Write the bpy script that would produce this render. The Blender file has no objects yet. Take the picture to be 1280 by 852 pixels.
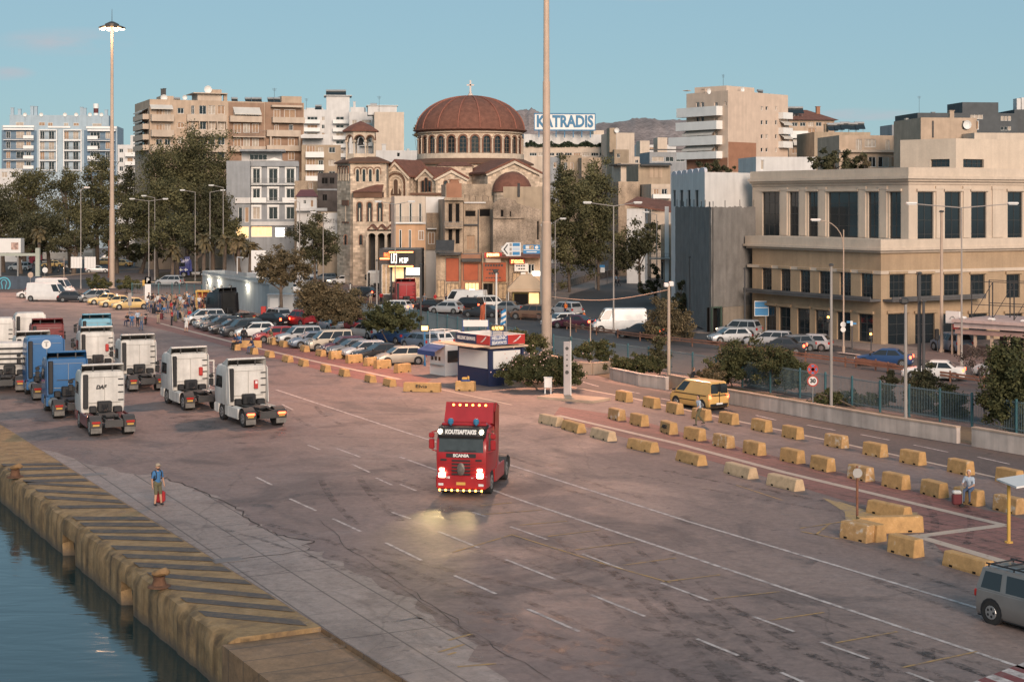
import bpy,bmesh,math,random
import numpy as np
from mathutils import Vector,Matrix
R=math.radians
sc=bpy.context.scene
col=sc.collection
rnd=random.Random(7)
# ---------------------------------------------------------------- camera
F,CX,HY,CH=2000.0,640.0,255.0,13.0     # focal length / centre / horizon (photo pixels), eye height (m)
cam=bpy.data.cameras.new('camera');camo=bpy.data.objects.new('camera',cam);col.objects.link(camo)
camo.location=(0,0,CH);camo.rotation_euler=(R(90),0,0)
cam.sensor_width=36;cam.lens=36*F/1280;cam.shift_y=-(426-HY)/1280
cam.clip_start=.5;cam.clip_end=9000
sc.camera=camo
# ---------------------------------------------------------------- sky and sun (dusk, glow behind the viewer)
SUN_EL,SUN_AZ=20.0,166.0                    # azimuth clockwise from +Y
w=bpy.data.worlds.new('World');sc.world=w;w.use_nodes=True
nt=w.node_tree;nt.nodes.clear()
def wn(t,**k):
	n=nt.nodes.new(t)
	for a,b in k.items(): setattr(n,a,b)
	return n
sky=wn('ShaderNodeTexSky',sky_type='NISHITA',sun_disc=False,sun_elevation=R(SUN_EL),sun_rotation=R(SUN_AZ),air_density=1.0,dust_density=0.3,ozone_density=1.0)
tint=wn('ShaderNodeMixRGB',blend_type='MULTIPLY');tint.inputs[0].default_value=1;tint.inputs[2].default_value=(.66,.84,.90,1)
tc=wn('ShaderNodeTexCoord');mp=wn('ShaderNodeMapping');mp.inputs['Scale'].default_value=(14,14,46)
nz=wn('ShaderNodeTexNoise');nz.inputs['Scale'].default_value=1.6;nz.inputs['Detail'].default_value=7;nz.inputs['Roughness'].default_value=.55
cr=wn('ShaderNodeValToRGB');cr.color_ramp.elements[0].position=.34;cr.color_ramp.elements[1].position=.78;cr.color_ramp.elements[1].color=(.42,.42,.42,1)
mx=wn('ShaderNodeMixRGB');mx.inputs[2].default_value=(3.9,4.1,4.5,1)
bg=wn('ShaderNodeBackground');bg.inputs['Strength'].default_value=.07
out=wn('ShaderNodeOutputWorld')
L=nt.links.new
ev=wn('ShaderNodeMixRGB');ev.inputs[0].default_value=.8;ev.inputs[2].default_value=(2.3,3.6,4.4,1)
L(sky.outputs[0],tint.inputs[1]);L(tint.outputs[0],ev.inputs[1]);
def vm(op,a,b):
	n=wn('ShaderNodeMath',operation=op)
	for i,q in enumerate((a,b)):
		if isinstance(q,(int,float)): n.inputs[i].default_value=q
		else: L(q,n.inputs[i])
	return n.outputs[0]
sx=wn('ShaderNodeSeparateXYZ');L(tc.outputs['Generated'],sx.inputs[0])
cu,cv=vm('DIVIDE',sx.outputs[0],sx.outputs[1]),vm('DIVIDE',sx.outputs[2],sx.outputs[1]);msk=0.0
for px,py,rx,ry in ((80,52,95,20),(8,92,40,10),(1085,143,70,9),(820,-4,80,7)):     # where the few clouds stand in the sky
	du,dv=vm('DIVIDE',vm('SUBTRACT',cu,(px-CX)/F),rx/F),vm('DIVIDE',vm('SUBTRACT',cv,(HY-py)/F),ry/F)
	msk=vm('ADD',msk,vm('MAXIMUM',vm('SUBTRACT',1.0,vm('ADD',vm('MULTIPLY',du,du),vm('MULTIPLY',dv,dv))),0.0))
L(tc.outputs['Generated'],mp.inputs[0]);L(mp.outputs[0],nz.inputs['Vector']);L(nz.outputs['Fac'],cr.inputs[0])
L(vm('MULTIPLY',vm('MULTIPLY',cr.outputs[0],msk),3.0),mx.inputs[0]);L(ev.outputs[0],mx.inputs[1]);L(mx.outputs[0],bg.inputs[0]);L(bg.outputs[0],out.inputs[0])
sun=bpy.data.lights.new('sun','SUN');sun.energy=2.3;sun.angle=R(30);sun.color=(1,.79,.63)
suno=bpy.data.objects.new('sun',sun);col.objects.link(suno)
sd=Vector((math.sin(R(SUN_AZ))*math.cos(R(SUN_EL)),math.cos(R(SUN_AZ))*math.cos(R(SUN_EL)),math.sin(R(SUN_EL))))
suno.rotation_euler=(-sd).to_track_quat('-Z','Y').to_euler();suno.location=(60,-60,60)
sc.view_settings.view_transform='Standard';sc.view_settings.look='None'
sc.view_settings.gamma=1;sc.view_settings.use_curve_mapping=False
sc.view_settings.exposure=0.84
sc.cycles.use_denoising=True;sc.cycles.max_bounces=5;sc.cycles.diffuse_bounces=3;sc.cycles.glossy_bounces=3;sc.cycles.transparent_max_bounces=6
sc.cycles.sample_clamp_indirect=4
# ---------------------------------------------------------------- pixel -> world
def G(px,py,z=0.0):
	Y=F*(CH-z)/(py-HY);return Vector(((px-CX)/F*Y,Y,z))
def At(px,py,Y): return Vector(((px-CX)/F*Y,Y,CH-(py-HY)/F*Y))
def P2(px,Y): return Vector(((px-CX)/F*Y,Y))
def ZZ(py,Y): return CH-(py-HY)/F*Y
D=Vector((.452,-.892,0)).normalized()        # the yard's long direction (towards the viewer)
DYAW=math.atan2(D.y,D.x)
# ---------------------------------------------------------------- materials
def lin(c):
	if isinstance(c,str):
		c=[int(c[i:i+2],16)/255 for i in (0,2,4)]
		return tuple(x/12.92 if x <= .04045 else ((x+.055)/1.055) ** 2.4 for x in c)
	return tuple(c)
MATS={}
def mat(name,c,rough=.7,metal=0.,var=.12,scale=.6,fine=0.,bump=0.,emit=None,es=0.,streak=0.,spec=.4,leaf=False,c2=None,coat=0.):
	if name in MATS: return MATS[name]
	m=bpy.data.materials.new(name);m.use_nodes=True;MATS[name]=m
	t=m.node_tree;b=t.nodes['Principled BSDF'];ln=t.links.new
	c=lin(c)
	b.inputs['Roughness'].default_value=rough;b.inputs['Metallic'].default_value=metal;b.inputs['Specular IOR Level'].default_value=spec
	b.inputs['Coat Weight'].default_value=coat
	b.inputs['Base Color'].default_value=(*c,1)
	if emit is not None:
		b.inputs['Emission Color'].default_value=(*lin(emit),1);b.inputs['Emission Strength'].default_value=es
	if leaf:
		g=t.nodes.new('ShaderNodeNewGeometry');r=t.nodes.new('ShaderNodeValToRGB')
		ps=t.nodes.new('ShaderNodeTexNoise');ps.inputs['Scale'].default_value=scale;ps.inputs['Detail'].default_value=2
		ad=t.nodes.new('ShaderNodeMath');ad.operation='ADD';mu=t.nodes.new('ShaderNodeMath');mu.operation='MULTIPLY';mu.inputs[1].default_value=.32
		ln(g.outputs['Random Per Island'],mu.inputs[0]);ln(g.outputs['Position'],ps.inputs['Vector'])
		ln(mu.outputs[0],ad.inputs[0]);ln(ps.outputs['Fac'],ad.inputs[1]);ln(ad.outputs[0],r.inputs[0])
		cc=lin(c2) if c2 else tuple(x*1.9 for x in c)
		r.color_ramp.elements[0].position=.35;r.color_ramp.elements[0].color=(*[x*.6 for x in c],1)
		r.color_ramp.elements[1].position=1.0;r.color_ramp.elements[1].color=(*cc,1)
		ln(r.outputs[0],b.inputs['Base Color'])
		return m
	if var or fine or streak:
		g=t.nodes.new('ShaderNodeNewGeometry');src=None
		def nz(sc_,det,lo,hi,vec=None):
			n=t.nodes.new('ShaderNodeTexNoise');n.inputs['Scale'].default_value=sc_;n.inputs['Detail'].default_value=det;n.inputs['Roughness'].default_value=.6
			ln(vec or g.outputs['Position'],n.inputs['Vector'])
			mr=t.nodes.new('ShaderNodeMapRange');mr.inputs[1].default_value=.3;mr.inputs[2].default_value=.7;mr.inputs[3].default_value=lo;mr.inputs[4].default_value=hi
			ln(n.outputs['Fac'],mr.inputs[0]);return mr.outputs[0],n.outputs['Fac']
		vals=[]
		if var: vals.append(nz(scale,5,1-var,1+var*.6))
		if fine: vals.append(nz(scale*14,2,1-fine,1+fine))
		if streak:
			mp=t.nodes.new('ShaderNodeMapping');mp.inputs['Scale'].default_value=(1,1,.07);ln(g.outputs['Position'],mp.inputs[0])
			vals.append(nz(1.6,4,1-streak,1.02,mp.outputs[0]))
		o=vals[0][0]
		for v in vals[1:]:
			mm=t.nodes.new('ShaderNodeMath');mm.operation='MULTIPLY';ln(o,mm.inputs[0]);ln(v[0],mm.inputs[1]);o=mm.outputs[0]
		vm=t.nodes.new('ShaderNodeVectorMath');vm.operation='SCALE';vm.inputs[0].default_value=c;ln(o,vm.inputs['Scale'])
		ln(vm.outputs[0],b.inputs['Base Color'])
		if bump:
			bp=t.nodes.new('ShaderNodeBump');bp.inputs['Strength'].default_value=bump;bp.inputs['Distance'].default_value=.05
			ln(vals[-1][1] if not streak else vals[0][1],bp.inputs['Height']);ln(bp.outputs[0],b.inputs['Normal'])
	return m
def stonemat(name,c,mortar,scale=1.0,var=.35):
	"""coursed rubble stone: a brick pattern on the wall, tinted stone by stone"""
	m=bpy.data.materials.new(name);m.use_nodes=True;MATS[name]=m;t=m.node_tree;b=t.nodes['Principled BSDF'];ln=t.links.new
	g=t.nodes.new('ShaderNodeNewGeometry');sp=t.nodes.new('ShaderNodeSeparateXYZ');ln(g.outputs['Position'],sp.inputs[0])
	ad=t.nodes.new('ShaderNodeMath');ln(sp.outputs[0],ad.inputs[0]);ln(sp.outputs[1],ad.inputs[1])
	cb=t.nodes.new('ShaderNodeCombineXYZ');ln(ad.outputs[0],cb.inputs[0]);ln(sp.outputs[2],cb.inputs[1])
	br=t.nodes.new('ShaderNodeTexBrick');br.inputs['Scale'].default_value=scale;br.inputs['Mortar Size'].default_value=.018
	br.inputs['Brick Width'].default_value=.75;br.inputs['Row Height'].default_value=.38
	c=lin(c);br.inputs['Color1'].default_value=(*[x*(1-var) for x in c],1);br.inputs['Color2'].default_value=(*[x*(1+var*.5) for x in c],1);br.inputs['Mortar'].default_value=(*lin(mortar),1)
	ln(cb.outputs[0],br.inputs['Vector'])
	n=t.nodes.new('ShaderNodeTexNoise');n.inputs['Scale'].default_value=.9;n.inputs['Detail'].default_value=6;ln(g.outputs['Position'],n.inputs['Vector'])
	mr=t.nodes.new('ShaderNodeMapRange');mr.inputs[1].default_value=.3;mr.inputs[2].default_value=.7;mr.inputs[3].default_value=.72;mr.inputs[4].default_value=1.12;ln(n.outputs['Fac'],mr.inputs[0])
	vm=t.nodes.new('ShaderNodeVectorMath');vm.operation='SCALE';ln(br.outputs['Color'],vm.inputs[0]);ln(mr.outputs[0],vm.inputs['Scale']);ln(vm.outputs[0],b.inputs['Base Color'])
	b.inputs['Roughness'].default_value=.9;b.inputs['Specular IOR Level'].default_value=.2
	return m
def tilemat(name,c,s=2.2):
	"""clay roof tiles: rows down the slope"""
	m=bpy.data.materials.new(name);m.use_nodes=True;MATS[name]=m;t=m.node_tree;b=t.nodes['Principled BSDF'];ln=t.links.new
	g=t.nodes.new('ShaderNodeNewGeometry')
	wv=t.nodes.new('ShaderNodeTexWave');wv.bands_direction='Z';wv.inputs['Scale'].default_value=s;wv.inputs['Distortion'].default_value=1.2;wv.inputs['Detail'].default_value=2
	n=t.nodes.new('ShaderNodeTexNoise');n.inputs['Scale'].default_value=1.3;n.inputs['Detail'].default_value=7;n.inputs['Roughness'].default_value=.7
	ln(g.outputs['Position'],wv.inputs['Vector']);ln(g.outputs['Position'],n.inputs['Vector'])
	a=t.nodes.new('ShaderNodeMapRange');a.inputs[3].default_value=.6;a.inputs[4].default_value=1.2;ln(wv.outputs['Fac'],a.inputs[0])
	d=t.nodes.new('ShaderNodeMapRange');d.inputs[1].default_value=.3;d.inputs[2].default_value=.7;d.inputs[3].default_value=.65;d.inputs[4].default_value=1.25;ln(n.outputs['Fac'],d.inputs[0])
	mm=t.nodes.new('ShaderNodeMath');mm.operation='MULTIPLY';ln(a.outputs[0],mm.inputs[0]);ln(d.outputs[0],mm.inputs[1])
	vm=t.nodes.new('ShaderNodeVectorMath');vm.operation='SCALE';vm.inputs[0].default_value=lin(c);ln(mm.outputs[0],vm.inputs['Scale']);ln(vm.outputs[0],b.inputs['Base Color'])
	b.inputs['Roughness'].default_value=.85
	return m
def mk(o,label=None,cat=None,group=None,kind=None):
	if label: o['label']=label
	if cat: o['category']=cat
	if group: o['group']=group
	if kind: o['kind']=kind
	return o
def root(name,loc=(0,0,0),label=None,cat=None,group=None,rz=0.0):
	o=bpy.data.objects.new(name,None);col.objects.link(o);o.empty_display_size=.3
	o.location=loc;o.rotation_euler=(0,0,rz)
	return mk(o,label,cat,group)
class MB:
	"""mesh builder: collects shapes, links them as one mesh object"""
	def __init__(s): s.v=[];s.f=[];s.m=[];s.M=None;s.k=0
	def add(s,vs,fs,m=None):
		n=len(s.v)
		if s.M is not None: vs=[s.M @ Vector(p) for p in vs]
		s.v.extend([tuple(p) for p in vs]);s.f.extend([tuple(i+n for i in f) for f in fs]);s.m.extend([s.k if m is None else m]*len(fs));return s
	def box(s,x0,x1,y0,y1,z0,z1,m=None):
		return s.add([(x0,y0,z0),(x1,y0,z0),(x1,y1,z0),(x0,y1,z0),(x0,y0,z1),(x1,y0,z1),(x1,y1,z1),(x0,y1,z1)],
					[(0,3,2,1),(4,5,6,7),(0,1,5,4),(1,2,6,5),(2,3,7,6),(3,0,4,7)],m)
	def bbox(s,x0,x1,y0,y1,z0,z1,b=.04,m=None):
		"""box with softened edges"""
		b=min(b,(x1-x0)*.4,(y1-y0)*.4,(z1-z0)*.4);vs=[];L_=[]
		for z,i in ((z0,b),(z0+b,0),(z1-b,0),(z1,b)):
			X0,X1,Y0,Y1=x0+i,x1-i,y0+i,y1-i;c=b if i == 0 else b*.4
			vs += [(X0+c,Y0,z),(X1-c,Y0,z),(X1,Y0+c,z),(X1,Y1-c,z),(X1-c,Y1,z),(X0+c,Y1,z),(X0,Y1-c,z),(X0,Y0+c,z)]
		fs=[tuple(range(7,-1,-1)),tuple(range(24,32))]
		for k in range(3): fs += [(k*8+i,k*8+(i+1) % 8,k*8+8+(i+1) % 8,k*8+8+i) for i in range(8)]
		return s.add(vs,fs,m)
	def prism(s,pts,z0,z1,m=None,cap=True):
		n=len(pts);vs=[(p[0],p[1],z0) for p in pts]+[(p[0],p[1],z1) for p in pts]
		fs=[(i,(i+1) % n,n+(i+1) % n,n+i) for i in range(n)]
		if cap: fs += [tuple(range(n-1,-1,-1)),tuple(range(n,2*n))]
		return s.add(vs,fs,m)
	def extr(s,pts,y0,y1,m=None):
		"""XZ profile pushed along Y"""
		n=len(pts);vs=[(p[0],y0,p[1]) for p in pts]+[(p[0],y1,p[1]) for p in pts]
		return s.add(vs,[(i,(i+1) % n,n+(i+1) % n,n+i) for i in range(n)]+[tuple(range(n-1,-1,-1)),tuple(range(n,2*n))],m)
	def loft(s,rings,m=None,cap=True,closed=True):
		n=len(rings[0]);vs=[p for r in rings for p in r];fs=[]
		for k in range(len(rings)-1):
			for i in range(n if closed else n-1):
				fs.append((k*n+i,k*n+(i+1) % n,(k+1)*n+(i+1) % n,(k+1)*n+i))
		if cap: fs += [tuple(range(n-1,-1,-1)),tuple(range((len(rings)-1)*n,len(rings)*n))]
		return s.add(vs,fs,m)
	def tube(s,p,q,r0,r1=None,n=8,m=None,cap=True):
		p,q=Vector(p),Vector(q);r1=r0 if r1 is None else r1
		a=(q-p).normalized();u=a.orthogonal().normalized();v=a.cross(u)
		ring=lambda c,r: [c+(u*math.cos(2*math.pi*i/n)+v*math.sin(2*math.pi*i/n))*r for i in range(n)]
		return s.loft([ring(p,r0),ring(q,r1)],m,cap)
	def path(s,pts,r,n=6,m=None):
		for a,b in zip(pts,pts[1:]): s.tube(a,b,r,r,n,m)
		return s
	def lathe(s,prof,c=(0,0,0),n=20,m=None,a0=0.0,cap=True):
		rings=[[(c[0]+r*math.cos(a0+2*math.pi*i/n),c[1]+r*math.sin(a0+2*math.pi*i/n),c[2]+z) for i in range(n)] for r,z in prof]
		return s.loft(rings,m,cap)
	def disc(s,c,r,axis='Y',n=16,t=.02,m=None):
		a={'X': Vector((1,0,0)),'Y': Vector((0,1,0)),'Z': Vector((0,0,1))}[axis]
		return s.tube(Vector(c)-a*t/2,Vector(c)+a*t/2,r,r,n,m)
	def quad(s,a,b,c,d,m=None): return s.add([a,b,c,d],[(0,1,2,3)],m)
	def poly(s,pts,m=None): return s.add(pts,[tuple(range(len(pts)))],m)
	def sphere(s,c,r,n=10,k=6,sz=1.0,m=None):
		prof=[(max(.001,r*math.sin(math.pi*i/k)),-r*sz*math.cos(math.pi*i/k)) for i in range(k+1)]
		return s.lathe(prof,c,n,m)
	def build(s,name,mats,parent=None,smooth=False,label=None,cat=None,group=None,kind=None,base=True):
		if not isinstance(mats,(list,tuple)): mats=[mats]
		off=Vector((0,0,0))
		if parent is not None:
			p=parent
			while p is not None: off += Vector(p.location);p=p.parent
		elif base and s.v:
			a=np.array(s.v);off=Vector((float((a[:,0].min()+a[:,0].max())/2),float((a[:,1].min()+a[:,1].max())/2),float(a[:,2].min())))
		me=bpy.data.meshes.new(name)
		me.from_pydata([(v[0]-off.x,v[1]-off.y,v[2]-off.z) for v in s.v],[],s.f)
		for m in mats: me.materials.append(m)
		if any(s.m): me.polygons.foreach_set('material_index',s.m)
		if smooth:
			me.polygons.foreach_set('use_smooth',[True]*len(me.polygons))
			try: me.set_sharp_from_angle(angle=R(38))
			except Exception: pass
		me.update()
		o=bpy.data.objects.new(name,me);col.objects.link(o)
		if parent is not None: o.parent=parent
		else: o.location=off
		return mk(o,label,cat,group,kind)
PROTOS=[]
def tree_of(o): return (o,[tree_of(c) for c in o.children])
def proto(o):
	PROTOS.append(o);return tree_of(o)
def dup(t,par=None):
	"""copy a thing and each of its parts; returns the same tree of copies"""
	c=t[0].copy();col.objects.link(c);c.parent=par
	return (c,[dup(s,c) for s in t[1]])
def walk(t):
	yield t[0]
	for s in t[1]: yield from walk(s)
def paint(t,names,m,slot=0):
	"""give the copies of the named parts their own paint"""
	for o in walk(t):
		if o.type == 'MESH' and o.name.split('.')[0] in names:
			o.material_slots[slot].link='OBJECT';o.material_slots[slot].material=m
def text(name,body,size,M,m,parent,w=None,ext=.01,bold=0.0,shear=0.0):
	"""lettering as a mesh; M maps (x right, y up, z out) to the world"""
	cu=bpy.data.curves.new(name,'FONT');cu.body=body;cu.size=size;cu.align_x='CENTER';cu.align_y='CENTER';cu.extrude=ext;cu.offset=bold;cu.shear=shear;cu.resolution_u=3
	o=bpy.data.objects.new(name,cu);col.objects.link(o)
	me=bpy.data.meshes.new_from_object(o.evaluated_get(bpy.context.evaluated_depsgraph_get()))
	bpy.data.objects.remove(o);bpy.data.curves.remove(cu)
	vs=np.array([v.co[:] for v in me.vertices])
	sx=1.0
	if w and len(vs): sx=w/max(1e-6,vs[:,0].max()-vs[:,0].min())
	off=Vector((0,0,0));p=parent
	while p is not None: off += Vector(p.location);p=p.parent
	for v in me.vertices:
		q=M @ Vector((v.co.x*sx,v.co.y,v.co.z))-off;v.co=q
	me.materials.clear();me.materials.append(m);me.name=name
	o=bpy.data.objects.new(name,me);col.objects.link(o);o.parent=parent
	return o
def MX(o,u,v,n):
	"""matrix from an origin and three axes"""
	m=Matrix.Identity(4)
	for i,a in enumerate((u,v,n)): m.col[i]=(*a,0)
	m.col[3]=(*o,1);return m
# common materials
M_white=mat('white_paint',(.72,.71,.69),.5,var=.08)
M_offwhite=mat('worn_white_paint',(.58,.57,.54),.6,var=.15,streak=.15)
M_black=mat('black_plastic',(.018,.018,.02),.55,var=.2)
M_dark=mat('dark_metal',(.05,.048,.048),.6,var=.25,scale=2)
M_steel=mat('galvanised_steel',(.30,.29,.28),.5,metal=.35,var=.15)
M_rubber=mat('tyre_rubber',(.022,.021,.021),.85,var=.25,scale=4)
M_rim=mat('wheel_rim',(.36,.36,.36),.35,metal=.7,var=.1)
M_glass=mat('dark_glass',(.014,.02,.024),.08,var=0,spec=.7)
M_carglass=mat('car_glass',(.02,.024,.028),.06,var=0,spec=.6)
M_skin=mat('skin',(.42,.23,.15),.6,var=.05)
M_concrete=mat('concrete',(.30,.27,.24),.9,var=.22,fine=.12,bump=.15)
M_rust=mat('rusty_steel',(.20,.085,.05),.85,var=.4,scale=3,fine=.2)
M_amberlamp=mat('lit_amber_lamp',(.8,.3,.05),.4,var=0,emit=(1,.38,.06),es=7)
M_redlamp=mat('red_lamp',(.35,.02,.015),.3,var=0)
M_redlit=mat('lit_red_lamp',(.6,.03,.02),.3,var=0,emit=(1,.08,.03),es=6)
M_headlit=mat('lit_headlamp',(.9,.85,.7),.3,var=0,emit=(1,.82,.55),es=7)
M_lampglass=mat('lamp_glass',(.55,.56,.57),.12,var=0,spec=.7)
M_warmlit=mat('warm_lit_glass',(.9,.7,.4),.5,var=.3,scale=2,emit=(1,.55,.2),es=.5)
M_coollit=mat('white_lit_panel',(.9,.9,.85),.5,var=0,emit=(1,.93,.8),es=1.6)
# ================================================================ ground, quay, water, roads, markings
def ground_mat(name,base,tanc,dark,rough=.72,crack=True,joints=None,wet=True):
	m=bpy.data.materials.new(name);m.use_nodes=True;MATS[name]=m;t=m.node_tree;b=t.nodes['Principled BSDF'];ln=t.links.new
	N=lambda k,**kw: t.nodes.new('ShaderNode'+k)
	g=N('NewGeometry')
	rot=N('Mapping');rot.inputs['Rotation'].default_value=(0,0,-DYAW);ln(g.outputs['Position'],rot.inputs[0])
	st=N('Mapping');st.inputs['Scale'].default_value=(.22,1.0,1);ln(rot.outputs[0],st.inputs[0])
	def noise(vec,s,d,r=.6,dist=0.):
		n=N('TexNoise');n.inputs['Scale'].default_value=s;n.inputs['Detail'].default_value=d;n.inputs['Roughness'].default_value=r;n.inputs['Distortion'].default_value=dist;ln(vec,n.inputs['Vector']);return n.outputs['Fac']
	def rng(x,a,c,lo,hi):
		r=N('MapRange');r.inputs[1].default_value=a;r.inputs[2].default_value=c;r.inputs[3].default_value=lo;r.inputs[4].default_value=hi;ln(x,r.inputs[0]);return r.outputs[0]
	def mix(f,a,c,typ='MIX'):
		x=N('MixRGB');x.blend_type=typ
		if isinstance(f,float): x.inputs[0].default_value=f
		else: ln(f,x.inputs[0])
		for i,q in ((1,a),(2,c)):
			if isinstance(q,tuple): x.inputs[i].default_value=(*q,1)
			else: ln(q,x.inputs[i])
		return x.outputs[0]
	pos=g.outputs['Position']
	c=mix(rng(noise(st.outputs[0],.09,6,.62,.6),.40,.60,0,1),lin(base),lin(tanc))
	c=mix(rng(noise(pos,.13,9,.72,1.2),.50,.62,0,.8),c,lin(dark))
	c=mix(rng(noise(st.outputs[0],.33,9,.75,.5),.55,.70,0,.45),c,tuple(min(1,x*1.35) for x in lin(tanc)))
	c=mix(rng(noise(st.outputs[0],.9,7,.7),.55,.72,0,.75),c,lin(dark))
	grain=rng(noise(pos,3.2,9,.82),.30,.70,.62,1.36)
	v=N('VectorMath');v.operation='SCALE';ln(c,v.inputs[0]);ln(grain,v.inputs['Scale']);c=v.outputs[0]
	sp=rng(noise(pos,1.1,3,.6),.68,.74,0,.8);c=mix(sp,c,tuple(x*.35 for x in lin(dark)))
	if crack:
		wp=N('MixRGB');wp.blend_type='ADD';wp.inputs[0].default_value=3.0
		nn=N('TexNoise');nn.inputs['Scale'].default_value=.35;nn.inputs['Detail'].default_value=5;ln(pos,nn.inputs['Vector']);ln(pos,wp.inputs[1]);ln(nn.outputs['Color'],wp.inputs[2])
		vo=N('TexVoronoi');vo.feature='DISTANCE_TO_EDGE';vo.inputs['Scale'].default_value=.085;ln(wp.outputs[0],vo.inputs['Vector'])
		k=rng(vo.outputs['Distance'],.0,.005,.3,0);c=mix(k,c,(.03,.026,.025))
	if joints:
		br=N('TexBrick');br.inputs['Scale'].default_value=1;br.inputs['Brick Width'].default_value=joints[0];br.inputs['Row Height'].default_value=joints[1];br.inputs['Mortar Size'].default_value=joints[2]
		br.offset=0.0;ln(rot.outputs[0],br.inputs['Vector']);c=mix(rng(br.outputs['Fac'],0,1,0,.75),c,(.05,.045,.042))
	ln(c,b.inputs['Base Color'])
	ln(rng(noise(pos,.16,8,.68,.8),.45,.72,rough,rough-.25 if wet else rough),b.inputs['Roughness'])
	bp=N('Bump');bp.inputs['Strength'].default_value=.25;bp.inputs['Distance'].default_value=.03;ln(grain,bp.inputs['Height']);ln(bp.outputs[0],b.inputs['Normal'])
	b.inputs['Specular IOR Level'].default_value=.35
	return m
M_asphalt=ground_mat('yard_asphalt',(.148,.112,.107),(.205,.152,.135),(.076,.064,.064))
M_apron=ground_mat('apron_concrete',(.235,.192,.176),(.285,.235,.215),(.145,.118,.11),joints=(9.0,1.55,.035))
M_road=ground_mat('road_asphalt',(.082,.068,.066),(.10,.078,.072),(.05,.046,.046),wet=False)
M_avenue=ground_mat('avenue_asphalt',(.062,.058,.06),(.085,.074,.07),(.04,.038,.04),wet=False)
M_pave=ground_mat('pavement_slabs',(.24,.19,.165),(.27,.21,.18),(.17,.135,.12),joints=(2.0,2.0,.03),wet=False)
M_redpave=ground_mat('red_paving',(.20,.085,.075),(.23,.11,.095),(.13,.07,.064),joints=(1.2,1.2,.03),wet=False,crack=False)
M_earth=ground_mat('planting_earth',(.10,.075,.05),(.13,.10,.06),(.06,.05,.035),wet=False,crack=False)
def paintmat(name,c,wear=.5,under=(.15,.12,.115)):
	m=bpy.data.materials.new(name);m.use_nodes=True;MATS[name]=m;t=m.node_tree;b=t.nodes['Principled BSDF'];ln=t.links.new
	g=t.nodes.new('ShaderNodeNewGeometry');n=t.nodes.new('ShaderNodeTexNoise');n.inputs['Scale'].default_value=2.3;n.inputs['Detail'].default_value=8;n.inputs['Roughness'].default_value=.75;ln(g.outputs['Position'],n.inputs['Vector'])
	r=t.nodes.new('ShaderNodeMapRange');r.inputs[1].default_value=.62-.3*wear;r.inputs[2].default_value=.72-.1*wear;ln(n.outputs['Fac'],r.inputs[0])
	x=t.nodes.new('ShaderNodeMixRGB');x.inputs[1].default_value=(*c,1);x.inputs[2].default_value=(*under,1);ln(r.outputs[0],x.inputs[0]);ln(x.outputs[0],b.inputs['Base Color']);b.inputs['Roughness'].default_value=.75
	return m
M_line=paintmat('worn_white_road_paint',(.52,.46,.44),.68)
M_cream=paintmat('cream_paving',(.42,.34,.28),.25,(.22,.12,.10))
M_yline=paintmat('worn_yellow_road_paint',(.40,.24,.07),.7)
M_qyel=paintmat('quay_yellow_paint',(.36,.20,.055),.42,(.20,.135,.075))
M_qdark=paintmat('quay_dark_paint',(.05,.046,.047),.58,(.13,.095,.06))
M_redpaint=paintmat('red_road_paint',(.16,.035,.035),.3)
# quay line: outer edge through q0 -> q1 (ground), yard on its far side
q0=Vector((-23.2,74.9,0));q1=Vector((-8.9,48.3,0));QD=(q1-q0).normalized();QN=Vector((-QD.y,QD.x,0))
if QN.x < 0: QN=-QN                              # towards the yard
def Q(s,t,z=0.0): p=q0+QD*s+QN*t;return Vector((p.x,p.y,z))
SEND=30.8                                         # the striped strip ends here (stepped end), q1 is at s ~ 30.2
g=MB()
a,b_=Q(-420,3.1),Q(60,3.1)
g.poly([a,b_,(400,b_.y-60,0),(7000,0,0),(7000,8500,0),(-7000,8500,0),(-7000,a.y+300,0)])
g.build('ground',M_asphalt,kind='structure',base=False)
# water
wm=bpy.data.materials.new('harbour_water');wm.use_nodes=True;t=wm.node_tree;b=t.nodes['Principled BSDF']
b.inputs['Base Color'].default_value=(.012,.030,.034,1);b.inputs['Roughness'].default_value=.09;b.inputs['Specular IOR Level'].default_value=.5
gm=t.nodes.new('ShaderNodeNewGeometry');mpw=t.nodes.new('ShaderNodeMapping');mpw.inputs['Scale'].default_value=(.35,.8,1)
n1=t.nodes.new('ShaderNodeTexNoise');n1.inputs['Scale'].default_value=.9;n1.inputs['Detail'].default_value=4;n1.inputs['Distortion'].default_value=.4
bp=t.nodes.new('ShaderNodeBump');bp.inputs['Strength'].default_value=.22;bp.inputs['Distance'].default_value=.16
t.links.new(gm.outputs['Position'],mpw.inputs[0]);t.links.new(mpw.outputs[0],n1.inputs['Vector']);t.links.new(n1.outputs['Fac'],bp.inputs['Height']);t.links.new(bp.outputs[0],b.inputs['Normal'])
WZ=-1.6
MB().poly([Q(-420,.6,WZ),Q(60,.6,WZ),Q(60,-120,WZ),Q(-420,-400,WZ)]).build('sea_water',wm,kind='structure',base=False)
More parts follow.
